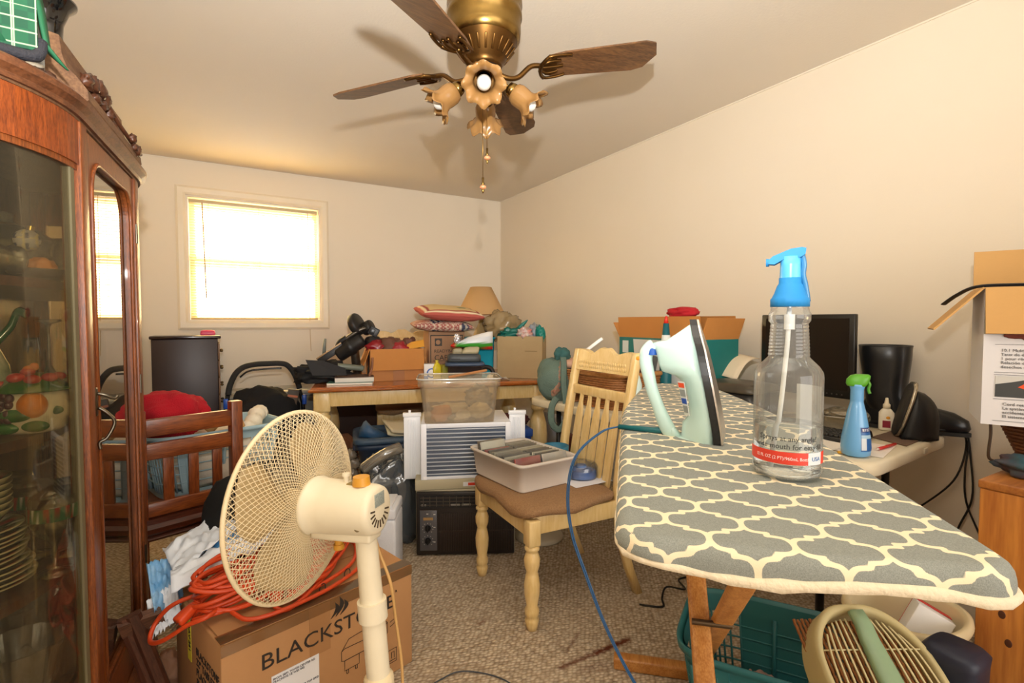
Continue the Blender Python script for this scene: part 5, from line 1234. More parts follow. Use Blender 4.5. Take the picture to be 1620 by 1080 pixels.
tag(MB().b2((0, 0, 0), (.05, .30, .30), .004).build('brown_carton', mt('#7a4f38', .8), loc=(.74, 3.42, .08)), 'brown carton standing left of the blue tote', 'box')
b = MB()
for i in range(7): b.lump((.0 + .02 * (i % 2), .01 * i, .03 + .055 * i), (.035, .04, .032), 70 + i, .4, 2.5, nu=18, nv=12)
tag(b.build('wrapped_bottles', glass('#d8d0c2', .06, .8, .15, .5, '#b8ab98'), loc=(.69, 3.12, .0)), 'plastic wrapped bundle squeezed left of the blue tote', 'bundle')
tag(MB().b2((0, 0, 0), (.9, .04, .42)).build('plank', mt('#3a2318', .6), loc=(.70, 4.52, .16)), 'dark brown board leaning behind the far table', 'board')
bt2 = thing('blue_crate', 'bright blue plastic box with lid by the turned table leg', 'box', (1.70, 3.02, 0), R(-14))
b = MB(); b.b2((-.15, -.1, 0), (.15, .1, .40), .008); b.build('tub', mt('#1e3f86', .45), bt2); b = MB(); b.b2((-.16, -.11, .40), (.16, .11, .455), .01); b.build('lid', mt('#284f9c', .45), bt2)
tag(MB().lump((0, 0, .04), (.16, .1, .05), 77, .3, 2., flat=0).build('dark_red_cloth', mt('#4a1715', .9), loc=(1.70, 3.02, .456)), 'dark red cloth lying on the bright blue box', 'cloth')
tag(MB().b2((0, 0, 0), (.012, .22, .34), .002).build('white_board', mt('#b9bcc4', .5), loc=(2.12, 2.96, .16)), 'white flat panel standing right of the turned table leg', 'panel')
tag(MB().b2((0, 0, 0), (.07, .16, .40), .003).build('red_brown_box', mt('#5e2a18', .6), loc=(2.05, 2.72, .0)), 'red brown carton behind the dining chair back', 'box')
# ---- window air conditioners and the clear tub
brn = mt('#2c2019', .5); beige = mt('#a99f84', .45)
ac = thing('brown_air_conditioner', 'old brown window air conditioner with control knobs on the carpet', 'air conditioner', (.836, 2.414, 0), R(-27.5))
AW = .50
b = MB(); b.b2((0, .012, .004), (AW, .40, .332), .005); b.build('case', beige, ac)
b = MB(); b.b2((.004, -.006, .006), (AW - .004, .014, .326), .006); b.build('front_frame', mt('#1f1712', .45), ac)
b = MB()
for i in range(42):
    x = .125 + i * .00865
    b.b2((x, -.012, .025), (x + .0045, -.005, .218), .0012)
b.b2((.118, -.0105, .123), (AW - .01, -.006, .131)); b.build('grille', mt('#33261d', .5), ac)
b = MB(); b.b2((.018, -.009, .245), (AW - .016, -.005, .312)); b.build('louvre_recess', mt('#0c0a09', .6), ac)
lv = MB()
for i in range(14): lv.box((.04 + i * .033, -.010, .28), (.003, .006, .05), 0)
for z in (.262, .28, .298): lv.box((AW / 2, -.0105, z), (AW - .05, .003, .003), 0)
lv.build('louvres', mt('#544a40', .4, .3), ac)
lv = MB()
for x in (.035, .05, .20, .255, .33, .40): lv.box((x, -.0085, .262), (.045 if x > .1 else .008, .003, .008))
lv.build('louvre_tabs', mt('#b8b2a4', .5), ac)
b = MB(); b.b2((.022, -.011, .03), (.108, -.006, .235), .002); pn = b.build('control_panel', mt('#5c5a5c', .35, .4), ac)
b = MB(); b.b2((.04, -.012, .186), (.088, -.0105, .20)); b.build('name_plate', mt('#9a7a4c', .4), pn)
for z in (.145, .082):
    b = MB(); b.cyl((.062, -.011, z), (.062, -.022, z), .016, .013, 20); b.box((.062, -.026, z), (.006, .012, .028), .002); b.build('knob', mt('#0e0d0d', .35), pn)
b = MB()
for z in (.145, .082):
    for k in range(9):
        a = R(-45 + k * 34); b.box((.062 + .026 * cos(a), -.0113, z + .026 * sin(a)), (.003, .0008, .003))
for x, z in ((.095, .215), (.095, .15), (.095, .075), (.06, .218)): b.box((x, -.0113, z), (.010, .0008, .004))
b.build('printed_marks', mt('#c9c4bb', .5), pn)
wa = thing('white_air_conditioner', 'white window air conditioner turned to show its finned rear, on the brown one', 'air conditioner', (.862, 2.402, .333), R(-22))
wht = mt('#e6e8ee', .35); WA = .455
b = MB(); b.b2((-.03, .0, .0), (WA + .02, .36, .052), .003); b.build('base_pan', mt('#b5ab8d', .5), wa)
b = MB(); b.b2((.0, .02, .052), (WA, .36, .335), .004); b.build('case', wht, wa)
b = MB()
for p, q in (((0, .0, .052), (.028, .02, .335)), ((WA - .028, 0, .052), (WA, .02, .335)), ((.028, 0, .312), (WA - .028, .02, .335)), ((.028, 0, .052), (WA - .028, .02, .066))): b.b2(p, q, .002)
b.build('rear_frame', wht, wa)
b = MB(); b.b2((.028, .012, .066), (WA - .028, .019, .312)); b.build('coil', mt('#6b7688', .35, .7, var=(300, .5), c2='#495264', stretch=(6, 1, .2)), wa)
b = MB()
for i in range(12):
    z = .078 + i * .0205; b.tube([(.028, .007, z), (WA - .028, .007, z - .0005)], .0034, 6)
b.build('coil_tubes', mt('#cfd5de', .3, .2), wa)
MB().b2((.21, -.0012, .012), (.36, .0, .034)).build('label', mt('#dedee0', .4), wa)
MB().b2((.235, -.002, .016), (.275, -.0012, .030)).build('red_label', mt('#d43a1c', .4), wa)
MB().box((.02, -.002, .062), (.018, .004, .018), .001).build('corner_clip', mt('#f2f2f4', .3), wa)
for sx_ in (-1, 1):
    x0 = -.09 if sx_ < 0 else WA + .005
    b = MB(); b.b2((x0, .10, .03), (x0 + .085, .115, .36), .002)
    for i in range(6): b.box((x0 + .02 + .008 * i, .097, .19), (.004, .006, .30), .001)
    b.b2((x0 - .004, .095, .355), (x0 + .089, .12, .375), .002); b.box((x0 + .03, .107, .382), (.012, .012, .014), .002); b.build('side_curtain', mt('#eceef2', .4), wa)
ct = thing('clear_tub', 'clear plastic tub of shells and pottery on the white air conditioner', 'tub', (1.085, 2.435, .669), R(-22))
clm = glass('#f6f0e4', .03, .35, .06, .14, '#efe6d2')
b = MB(); opentub(b, .205, .135, .225, .86, .003, .012, 9, .04); b.build('tub', clm, ct)
MB().box((0, 0, .226), (.43, .29, .006), .003) 
b = MB(); b.tube([(x, y, .224) for x, y in superell(.214, .144, 60, 9)], .004, 6, closed=True); b.build('rim', glass('#f5f5f2', .1, 1., .1, .5, '#f4f2ec'), ct)
tm = Matrix.Translation(ct.location) @ RZ(R(-22))
def intub(x, y, z): return tuple(tm @ Vector((x, y, z)))
for k, (nm, lab, x, y, z, r_, c_, cat) in enumerate((('pottery_shard', 'orange pottery shard leaning inside the clear tub', -.09, -.06, .035, (.055, .02, .045), '#d99a52', 'pottery'), ('seashell', 'white fluted shell in the middle of the clear tub', .02, -.07, .028, (.045, .03, .026), '#e6dcc4', 'shell'),
        ('seashell', 'broad cream shell at the right of the clear tub', .105, -.05, .045, (.06, .05, .042), '#e2d3b0', 'shell'), ('grey_stone', 'grey stone at the bottom of the clear tub', -.03, -.08, .016, (.03, .02, .016), '#8b877c', 'stone'), ('seashell', 'speckled shell in front of the orange shard', .0, -.085, .012, (.035, .02, .014), '#d6cdb8', 'shell'))):
    o = MB().lump((0, 0, 0), r_, 80 + k, .25, 2.2, nu=24, nv=16).build(nm, mt(c_, .6, var=(40, .3)), loc=intub(x, y, z + .004)); tag(o, lab, cat)
tag(MB().lump((0, 0, .035), (.14, .05, .035), 91, .5, 2.4, flat=0).build('packing_paper', mt('#d8c7a0', .8), loc=intub(.0, .055, .005)), 'crumpled cream packing paper in the clear tub', 'paper')
tag(MB().lump((0, 0, 0), (.06, .05, .05), 92, .6, 3.).build('bubble_bag', glass('#f6f4ee', .08, 1., .1, .15), loc=intub(.10, .0, .115)), 'clear plastic bag on the shells in the tub', 'bag')
o = MB().box((0, 0, 0), (.21, .018, .012), .003).build('wooden_strip', mt('#a8703c', .6), loc=intub(.05, .05, .232)); o.rotation_euler = (0, R(-9), R(-16)); tag(o, 'wooden strip lying across the clear tub', 'strip')
# foam cooler and wrapped bundle left of the air conditioners
fo = thing('foam_cooler', 'white foam cooler with lid behind the cardboard box', 'cooler', (.60, 2.34, 0), R(-27))
fm = mt('#dfe1e6', .7, bump=(200, .3)); b = MB(); b.box((0, 0, .145), (.25, .20, .29), .012); b.build('body', fm, fo); b = MB(); b.box((0, 0, .315), (.25, .20, .05), .01); b.box((0, 0, .345), (.21, .16, .014), .004); b.build('lid', fm, fo)
tag(MB().lump((0, 0, .22), (.12, .11, .235), 95, .35, 2.6, flat=0, pw=.6).build('bagged_bundle', glass('#c9ced2', .10, 1., .12, .75, '#555c62'), loc=(.775, 2.66, 0.001)), 'dark bundle in shiny clear plastic left of the brown air conditioner', 'bundle')
tag(MB().tube(cr([(-.13, .0, -.02), (-.06, -.02, .03), (.0, -.03, .06), (.06, -.02, .07)], 5), [.03] * 16, 10).build('plastic_twist', glass('#d6d2c8', .1, 1., .12, .45, '#8b8478'), loc=(.745, 2.58, .45)), 'twisted clear plastic on top of the dark bundle', 'plastic')

# ================================================================ WHITE FOLDING TABLE ALONG THE RIGHT WALL
gO = Vector((1.715, .775)); gR = R(5.2); GZ = .741
def gw(x, y, z=GZ): return (gO.x + x * cos(gR) - y * sin(gR), gO.y + x * sin(gR) + y * cos(gR), z)
gt = thing('folding_table', 'off-white plastic folding table along the right wall under the monitor', 'table', (gO.x, gO.y, 0), gR)
wpl = mt('#ddd2b8', .5, var=(6, .35), c2='#c9b994')
b = MB(); b.loft([ring(.375 + i, .875 + i, z, 64, 16, .38, .88) for i, z in ((-.012, .69), (0, .694), (.004, .70), (.004, .73), (0, .737), (-.008, .74))]); b.build('table_top', wpl, gt)
for y in (.18, 1.58):
    b = MB()
    for x in (.10, .66): b.tube([(x, y, .0), (x, y, .69)], .014, 10)
    b.tube([(.10, y, .12), (.66, y, .12)], .011, 8); b.build('leg_frame', mt('#2b2826', .4, .6), gt)
MB().box((.475, -.0005, .717), (.035, .006, .022), .003).build('edge_latch', mt('#c9bfa8', .5), gt)
# green shoulder bag hanging over the corner
gb2 = thing('shoulder_bag', 'grey green quilted shoulder bag with patterned pocket and hanging strap', 'bag', (1.62, 2.32, GZ), R(-20))
grn = mt('#5f7266', .85, bump=(160, .5)); b = MB(); b.lump((0, 0, .115), (.10, .085, .125), 101, .16, 1.6, flat=0); b.build('bag_body', grn, gb2)
b = MB(); b.lump((.035, -.01, .255), (.045, .04, .04), 102, .25, 2.); b.build('bag_top', mt('#2f5a58', .8), gb2)
b = MB(); b.lump((-.03, -.06, .12), (.032, .03, .095), 103, .2, 2., M=RY(R(14))); b.build('patterned_pocket', mt('#a9614e', .8, var=(90, .9), c2='#7d8a70'), gb2)
b = MB(); b.tube(cr([(.035, -.03, .26), (.025, -.085, .20), (.02, -.105, .10), (.03, -.115, 0), (.03, -.12, -.08), (-.01, -.12, -.14), (-.05, -.12, -.10), (-.05, -.115, -.02), (-.02, -.105, .03)], 6), [.018] * 49, 8, flat=.22, up=(0, 1, 0)); b.build('strap', grn, gb2)
# wicker baskets
wk = mt('#a86f3c', .6, var=(60, .6), c2='#7c4a22')
def wicker(b, a, c, h, ta, rows, n=72, r_=.0065, p=4, z0=0.):
    for k in range(rows):
        t = (k + .5) / rows; sc_ = ta + (1 - ta) * t; pts = superell(a * sc_, c * sc_, n, p)
        b.tube([(x * (1 + .018 * (1 if (i + k) % 2 else -1)), y * (1 + .018 * (1 if (i + k) % 2 else -1)), z0 + h * t) for i, (x, y) in enumerate(pts)], r_, 5, closed=True)
    return b
bs = thing('wicker_basket', 'honey brown wicker basket seen between the chair slats', 'basket', (1.83, 2.02, GZ), R(5))
wicker(MB(), .20, .17, .17, .86, 15).build('woven_body', wk, bs)
b = MB(); b.tube([(x, y, .175) for x, y in superell(.205, .175, 60, 4)], .012, 8, closed=True); b.build('braided_rim', mt('#b98348', .6, var=(80, .6), c2='#855227'), bs)
b = MB(); b.prism(superell(.17, .145, 40, 4), .0, .01); b.build('base', wk, bs)
tag(MB().lump((0, 0, 0), (.13, .10, .06), 111, .4, 2.4).build('brown_cloth', mt('#6a3420', .8, var=(20, .8), c2='#2a1d18'), loc=(1.83, 2.02, .885)), 'dark brown and red cloth filling the wicker basket', 'cloth')
b = MB(); b.lathe([(0, .0), (.10, 0), (.115, .012), (.115, .03), (.10, .045), (0, .048)], 36); tag(b.build('straw_hat', mt('#c49a80', .6), loc=(1.74, 2.30, .925)), 'pinkish brown straw hat behind the left chair post', 'hat')
wb2 = thing('wicker_hamper', 'small square wicker hamper under the straw hat', 'basket', (1.74, 2.30, GZ + .001), 0); wicker(MB(), .10, .10, .18, .9, 15, 40).build('woven_body', wk, wb2)
bk2 = thing('white_bracket', 'white plastic bracket with teeth leaning above the chair crest', 'bracket', (1.72, 2.13, 1.045), 0, rot=(0, R(-38), R(-45)))
b = MB(); b.box((0, 0, .0), (.15, .022, .018), .005); b.build('bar', mt('#f2f0ea', .4), bk2)
b = MB()
for i in range(6): b.box((.072 - i * .004, -.0, -.012 - i * .012), (.05 + .0 * i, .018, .004), .001, RY(R(38)))
b.build('teeth', mt('#f2f0ea', .4), bk2)
MB().box((0, 0, -.03), (.012, .01, .06), .002, T(-.02, 0, -.09) @ RY(R(38)) @ T(.02, 0, 0)).build('post', mt('#f2f0ea', .4), bk2)
cb2 = thing('spray_cleaner', 'white bottle with teal cap behind the right chair post', 'bottle', (1.72, 1.80, GZ))
b = MB(); b.lathe([(0, 0), (.03, 0), (.034, .01), (.034, .14), (.022, .18), (.014, .19), (0, .19)], 24); b.build('body', mt('#cfe3dc', .35), cb2); MB().lathe([(.0, .185), (.015, .185), (.013, .235), (0, .236)], 18).build('cap', mt('#138a90', .35), cb2)
# trimmer carton with flaps
hb2 = carton('trimmer_carton', 'open teal printed carton with tan flaps behind the iron', (2.03, 1.965, GZ), R(-92), .60, .27, .35, mt('#0e6f6c', .6), crd2, {'front': (.115, 6), 'back': (.12, -12), 'left': (.10, 35), 'right': (.11, 20)})
b = MB(); b.sheet([(-.14, -.0015, .05), (.20, -.0015, .05), (.20, -.0015, .34), (-.18, -.0015, .34)], .0008); b.build('picture_panel', mt('#c9cbc8', .5), hb2)
pp2 = hb2.children[-1]
b = MB(); b.prism([(-.05, .30), (.02, .335), (.12, .31), (.17, .27), (.12, .255), (.03, .28)], 0, .001, T(0, -.0028, 0) @ RX(R(90))); b.prism([(-.10, .10), (-.04, .26), (.02, .25), (-.02, .09)], 0, .001, T(0, -.0028, 0) @ RX(R(90))); b.build('tool_picture', mt('#5d6468', .5), pp2)
b = MB()
for p, q in (((.225, -.002, .28), (.265, -.001, .31)), ((.225, -.002, .23), (.275, -.001, .245)), ((-.27, -.002, .26), (-.22, -.001, .33))): b.b2(p, q)
b.build('printed_blocks', mt('#cdd8d4', .5), hb2)
gg = thing('glue_bottle', 'teal pointed glue bottle with red tip in front of the trimmer carton', 'bottle', (1.985, 1.855, GZ))
b = MB(); b.lathe([(0, 0), (.028, 0), (.03, .01), (.03, .30), (.022, .34), (.014, .43), (0, .43)], 20); b.build('body', mt('#0d5c66', .4), gg); b = MB(); b.lathe([(0, .43), (.0125, .43), (.006, .465), (0, .468)], 16); b.build('tip', mt('#d8301f', .4), gg)
MB().lathe([(.0306, .31), (.0227, .335), (.0195, .37), (.021, .37), (.024, .335), (.031, .31)], 20).build('label', mt('#dfe6e4', .5), gg)
tag(MB().lump((0, 0, 0), (.07, .09, .03), 121, .25, 2.).build('knitted_beanie', mt('#b3121f', .8), loc=(2.16, 1.90, 1.228)), 'red knitted cap on top of the trimmer carton', 'cap')
# printer, monitor
blkp = mt('#1b1a19', .35)
pr_ = thing('inkjet_printer', 'black low printer between iron and spray bottle', 'printer', (2.06, 1.50, GZ), R(5))
pr_.scale = (.7, .74, 1)
b = MB(); b.loft([ring(.19, .21, 0, 36, 9), ring(.2, .22, .02, 36, 9), ring(.2, .22, .10, 36, 9), ring(.185, .205, .125, 36, 9)]); b.build('body', blkp, pr_)
b = MB(); b.loft([ring(.19, .21, .128, 36, 9), ring(.195, .215, .135, 36, 9), ring(.18, .20, .155, 36, 7), ring(.12, .15, .165, 36, 5)]); b.build('scanner_lid', mt('#3a342c', .4, var=(8, .5), c2='#57503f'), pr_)
MB().b2((-.206, -.10, .05), (-.199, .06, .10), .003).build('paper_tray', mt('#0f0f0e', .3), pr_)
b = MB(); b.grid(lambda u, v: (-.10 + .2 * u, -.14 + .28 * v, .05 * sin(u * 2.5) + .02 * sin(v * 3)), 14, 10); o = b.build('cream_sheet', mt('#e2d2b6', .7), solid=.003, loc=(2.27, 2.00 - .28, .93)); o.rotation_euler = (0, R(-20), 0); tag(o, 'curled cream paper sheet behind the black printer', 'paper')
mn = thing('monitor', 'black flat computer monitor on the folding table behind the spray bottle', 'monitor', (2.25, 1.29, GZ), 0)
b = MB(); bz = .026
b.b2((-.012, -.205, .118), (.012, .205, .470), .004); b.build('bezel', mt('#16130f', .3), mn)
MB().b2((.012, -.15, .16), (.05, .15, .42), .012).build('back_shell', mt('#1d1a17', .5), mn)
MB().b2((-.0135, -.183, .152), (-.0118, .183, .452)).build('screen', mt('#1c1611', .32, spec=.3), mn)
b = MB()
for i in range(7): b.cyl((-.0142, -.16 + i * .02, .134), (-.0118, -.16 + i * .02, .134), .003, n=8)
b.build('buttons', mt('#4a4440', .3), mn)
b = MB(); b.box((.02, 0, .09), (.03, .07, .16), .006); b.lathe([(0, 0), (.11, 0), (.115, .006), (.09, .014), (0, .016)], 32); b.build('stand', mt('#8d8370', .5), mn)
kb_ = thing('keyboard', 'black keyboard in front of the monitor', 'keyboard', (2.0, 1.13, GZ + .001), 0)
kb_.scale = (1, .86, 1)
b = MB(); b.b2((-.075, -.22, 0), (.075, .22, .018), .004); b.build('case', mt('#1c1a18', .5), kb_)
kk = MB()
for i in range(6):
    for j in range(20): kk.box((-.058 + i * .0225, -.2 + j * .021, .0215), (.018, .017, .008), .002, seg=1)
kk.build('keys', mt('#23211f', .45), kb_)
cl_ = thing('clamshell_box', 'clear hinged plastic food box below the monitor', 'box', (2.22, 1.13, GZ + .001), R(20))
b = MB(); opentub(b, .075, .06, .055, .8, .002, .006, 5, .008); b.lump((0, 0, .062), (.07, .055, .02), 131, .2, 2.); b.build('tub', glass('#e3dac6', .08, 1., .08, .3, '#bdb197'), cl_)
jr = thing('pill_jar', 'clear jar with pink label lying on its side below the monitor', 'jar', (2.375, 1.085, GZ + .036), R(20), rot=(0, R(90), R(-50)))
MB().lathe([(0, -.05), (.03, -.05), (.035, -.04), (.035, .035), (.028, .045), (.028, .055), (0, .055)], 28).build('glass_body', glass('#e2e0cc', .08, 1.2, .05, .2, '#cfcab0'), jr); MB().lathe([(.0356, -.03), (.0356, .02)], 28, arc=2.2).build('label', mt('#d9586a', .5), jr)
lo_ = thing('lotion_bottle', 'small white lotion bottle with pointed cap beside the black speaker', 'bottle', (2.33, 1.005, GZ + .001), R(-60))
b = MB(); b.loft([ring(.024, .016, 0, 24, 3), ring(.026, .018, .005, 24, 3), ring(.026, .018, .07, 24, 3), ring(.016, .013, .085, 24, 2), ring(.011, .011, .088, 24, 2)]); b.build('body', mt('#f0e6d0', .35), lo_)
b = MB(); b.lathe([(0, .087), (.0125, .087), (.0125, .104), (.008, .108), (.005, .13), (0, .131)], 20); b.build('cap', mt('#efe2c4', .4), lo_)
b = MB(); b.b2((-.014, -.0188, .012), (.012, -.0176, .04)); b.build('red_print', mt('#8e1f33', .5), lo_); b = MB(); b.ball((.004, -.018, .052), (.007, .0012, .006), 12, 8); b.build('orange_print', mt('#e09a2a', .5), lo_)
# rubber boot
bo = thing('rubber_boot', 'black rubber boot standing by the wall, toe over the table end', 'boot', (2.385, 1.04, GZ + .001), R(-74))
bt_ = MB(); rings = []
for z, a, c, cx in ((.34, .088, .075, .0), (.335, .091, .078, .0), (.28, .087, .074, .002), (.20, .077, .066, .004), (.14, .07, .06, .006), (.10, .074, .058, .014)): rings.append(ring(a, c, z, 32, 2.4, cx))
rings.append([(x + .02, y, z - (.0 if x < .03 else .012 * (x - .03) / .05)) for x, y, z in ring(.088, .052, .078, 32, 2.4, .016)])
bt_.loft(rings, caps=False)
for_ = []
for z, x0, x1, w in ((.012, -.075, .262, .05), (.03, -.078, .272, .055), (.06, -.078, .265, .056), (.085, -.074, .225, .052), (.105, -.068, .14, .046), (.12, -.06, .07, .036)):
    for_.append([((x0 + x1) / 2 + (x1 - x0) / 2 * cos(2 * pi * i / 32), w * sin(2 * pi * i / 32) * (1 if cos(2 * pi * i / 32) > 0 else .9), z) for i in range(32)])
bt_.loft(for_); bt_.build('boot_upper', mt('#17181a', .3), bo)
b = MB(); b.prism([(.095 + .178 * cos(2 * pi * i / 36), .05 * sin(2 * pi * i / 36)) for i in range(36)], 0, .014); b.build('sole', mt('#23211f', .7), bo)
MB().box((.07, -.045, .318), (.012, .006, .02), .001, T(0, 0, 0)).build('red_badge', mt('#c9362c', .5), bo)
b = MB(); b.tube([(.089 * cos(2 * pi * i / 40), .076 * sin(2 * pi * i / 40), .338) for i in range(40)], .004, 6, closed=True); b.build('top_band', mt('#1f2022', .35), bo)
# speaker
sp = thing('desk_speaker', 'black domed desk speaker with silver rimmed front on the folding table', 'speaker', (2.265, .885, GZ + .001), R(-58))
b = MB(); rings = []
for k in range(13):
    t = k / 12; z = .185 * t; s_ = math.sqrt(max(0, 1 - max(0, (t - .35) / .65) ** 2.2)); xb = .095 * s_
    rings.append([(-.05 + .05 * t + (xb + .03 - .05 * t) * max(0, cos(a)) , .072 * (.35 + .65 * s_) * sin(a), z) for a in [2 * pi * i / 28 for i in range(28)]])
b.loft(rings); b.build('shell', mt('#141517', .45), sp)
def face(o1, nm, mat, sx_, x_, zz0=0.):
    b = MB(); out_ = []
    for i in range(28):
        a = 2 * pi * i / 28; y, z = superell(.07 * sx_, .105 * sx_, 28, 3)[i]; z += .106 + zz0; out_.append((x_ + .05 * z / .19 * 1.0, y, z))
    b.loft([out_, [(x - o1, y, z) for x, y, z in out_]]); return b.build(nm, mat, sp)
face(.010, 'silver_rim', mt('#b9b09c', .25, .8), 1.0, -.052); face(.004, 'grille', mt('#2a2723', .8, bump=(400, .5)), .93, -.063)
ms = thing('mouse', 'black computer mouse on the brown mouse pad', 'mouse', (2.10, .985, GZ + .005), R(35))
b = MB(); b.loft([ring(.055, .03, 0, 28, 2.6), ring(.057, .032, .01, 28, 2.6), ring(.05, .028, .024, 28, 2.4, -.004), ring(.03, .018, .033, 28, 2.2, -.008), ring(.008, .005, .035, 28, 2, -.01)]); b.build('shell', mt('#121212', .25), ms); MB().cyl((.03, -.003, .027), (.03, .003, .027), .006, n=12).build('wheel', mt('#3a3a3a', .5), ms)
tag(MB().sheet([(2.085, .835, 0), (2.35, .865, 0), (2.40, .985, 0), (2.13, .965, 0)], .004).build('mouse_pad', mt('#6b5444', .8), loc=(0, 0, GZ)), 'brown mouse pad near the end of the folding table', 'mouse pad')
tag(MB().grid(lambda u, v: (.21 * u, .16 * v, .001 + .03 * max(0, v - .55) * u), 10, 10).build('paper_sheet', mt('#eee7dc', .7), solid=.001, loc=(1.80, .93, GZ + .002)), 'white printed paper curling behind the blue bottle', 'paper')
o = MB().b2((0, 0, 0), (.21, .14, .001)).build('receipt', mt('#f0e8e0', .7), loc=(1.84, .80, GZ + .001)); o.rotation_euler = (0, 0, R(14)); tag(o, 'flat white paper under the red pen', 'paper')
pen = thing('red_pen', 'red pen lying beside the blue bottle', 'pen', (1.925, .852, GZ + .008), 0, rot=(0, 0, R(2)))
b = MB(); b.tube([(0, 0, 0), (.13, 0, 0)], .0052, 8); b.build('barrel', mt('#c02a22', .35), pen); b = MB(); b.tube([(-.012, 0, 0), (0, 0, 0)], [.001, .0045], 8); b.build('tip', mt('#e8d7c8', .4), pen)
tag(MB().tube([(0, 0, 0), (.06, -.03, 0)], .005, 8).build('yellow_pencil', mt('#e0a92a', .4), loc=(1.77, .90, GZ + .006)), 'short yellow pencil left of the blue bottle', 'pencil')
# blue freshener bottle
fb_ = thing('freshener_bottle', 'blue plastic freshener bottle with green trigger head at the table corner', 'bottle', (1.80, .862, GZ + .001), R(-60))
b = MB(); b.lathe([(0, .003), (.03, 0), (.041, .006), (.043, .03), (.041, .06), (.034, .10), (.026, .145), (.020, .17), (.0185, .178), (.0188, .18), (.0185, .214), (.019, .218), (.022, .228), (.022, .234), (0, .236)], 44); b.build('body', mt('#6aa9de', .25, coat=.3), fb_)
b = MB(); b.loft([ring(.026, .020, .228, 24, 2.4, -.002), ring(.030, .021, .236, 24, 2.6, -.002), ring(.032, .02, .25, 24, 2.6, .002), ring(.028, .017, .262, 24, 2.4, .008), ring(.018, .010, .267, 24, 2.2, .012)]); b.build('trigger_head', mt('#58a52c', .35), fb_)
b = MB(); b.tube(cr([(.026, 0, .248), (.033, 0, .235), (.030, 0, .22), (.034, 0, .205)], 4), .006, 8, flat=.8); b.build('trigger', mt('#4b9424', .35), fb_)
def wrapl(prof_r, a0, a1, z0_, z1_, mat, nm, ext=.0004):
    b = MB(); b.grid(lambda u, v: ((lambda z, a: ((prof_r(z) + ext) * cos(a), (prof_r(z) + ext) * sin(a), z))(z0_ + (z1_ - z0_) * v, a0 + (a1 - a0) * u)), 14, 10); return b.build(nm, mat, fb_)
fr_ = lambda z: float(np.interp(z, [.006, .03, .06, .10, .145], [.041, .043, .041, .034, .026]))
wrapl(fr_, R(285), R(345), .022, .098, mt('#2b62a4', .4), 'label'); wrapl(fr_, R(287), R(343), .083, .097, mt('#1c2f6e', .4), 'label_band', .0006); wrapl(fr_, R(287), R(309), .026, .064, mt('#cdd8e2', .4), 'barcode_panel', .0007); wrapl(fr_, R(287), R(343), .063, .074, mt('#9fc3dd', .4), 'label_stripe', .0006)
o = text('BTBZ', .012, I4, mt('#f2f4f8', .5), fb_, 'label_print', ext=.0001, align_='CENTER')
for v in o.data.vertices:
    z = .086 + v.co.y; r_ = fr_(z) + .0008 + v.co.z; a = R(315) + v.co.x / r_; v.co = Vector((r_ * cos(a), r_ * sin(a), z))
# cables dropping over the table end
cbm = mt('#191716', .5)
for k, pts in enumerate((((2.30, .94, .76), (2.40, .84, .765), (2.475, .80, .752), (2.49, .795, .70), (2.482, .80, .60), (2.49, .795, .48), (2.485, .74, .34), (2.47, .70, .2), (2.45, .68, .006)),
                         ((2.32, .93, .755), (2.42, .85, .757), (2.48, .81, .748), (2.496, .805, .68), (2.47, .83, .56), (2.46, .92, .44), (2.44, 1.0, .36), (2.42, 1.06, .25), (2.40, 1.1, .006)),
                         ((2.34, .92, .752), (2.43, .83, .752), (2.483, .80, .744), (2.497, .79, .66), (2.494, .78, .5), (2.49, .82, .36), (2.48, .84, .2), (2.46, .84, .006)))):
    tag(MB().tube(cr(pts, 6), .0035, 6).build('cable', cbm), ('black cable falling straight down from the table end', 'black cable swinging left below the table end', 'black cable bending in behind the two others at the table end')[k], 'cable', 'cables hanging off the folding table')
# ================================================================ PINE CHEST AND CARTON AT THE RIGHT
pine = wood('#cf8a3e', '#a8642a', 5, (9, 9, .8), .42, .95, .2)
pc = thing('pine_chest', 'orange pine chest beside the ironing board, knots in its side', 'chest', (1.79, .545, 0), 0)
b = MB(); b.b2((0, -.70, .0), (.70, 0, .727), .004); b.build('carcass', pine, pc)
b = MB(); b.b2((-.003, -.705, .727), (.70, .003, .75), .004); b.build('top_board', wood('#c4813e', '#9a5c28', 5, (.8, 9, 9), .42), pc)
b = MB()
for y, z in ((-.055, .40), (-.07, .33), (-.16, .12), (-.20, .55), (-.30, .3)): b.ball((-.0, y, z), (.0012, .008, .011), 14, 10)
b.build('knots', mt('#4a2410', .5), pc)
tag(MB().lump((0, 0, .028), (.055, .10, .035), 141, .25, 2.2, flat=0).build('painted_stone', mt('#1f4f5e', .5, var=(18, .7), c2='#5e2c2c'), loc=(1.925, .45, .752)), 'dark teal painted stone on the pine chest', 'stone')
wb3 = thing('wicker_basket', 'small tapered wicker basket on the pine chest under the white carton', 'basket', (2.16, .47, .751)); wicker(MB(), .13, .13, .125, .62, 11, 60, .006, 3).build('woven_body', mt('#7c4a2a', .6, var=(60, .6), c2='#55301a'), wb3)
MB().prism(superell(.078, .078, 30, 3), 0, .01).build('base', wk, wb3)
tm_ = thing('tape_measure', 'yellow tape measure strip hanging beside the wicker basket', 'tape', (2.008, .502, .758), R(-50))
b = MB(); b.b2((0, 0, 0), (.022, .0012, .125)); b.build('blade', mt('#d9c02a', .4), tm_)
for i, n_ in enumerate(('22', '21', '2')): text(n_, .016, T(.017, -.0004, .095 - i * .038) @ RX(R(90)) @ RZ(R(90)), ink, tm_, 'numerals', ext=.0002)
b = MB()
for i in range(24): b.b2((.0, -.0006, .004 + i * .005), (.004 if i % 2 else .007, -.0001, .0046 + i * .005))
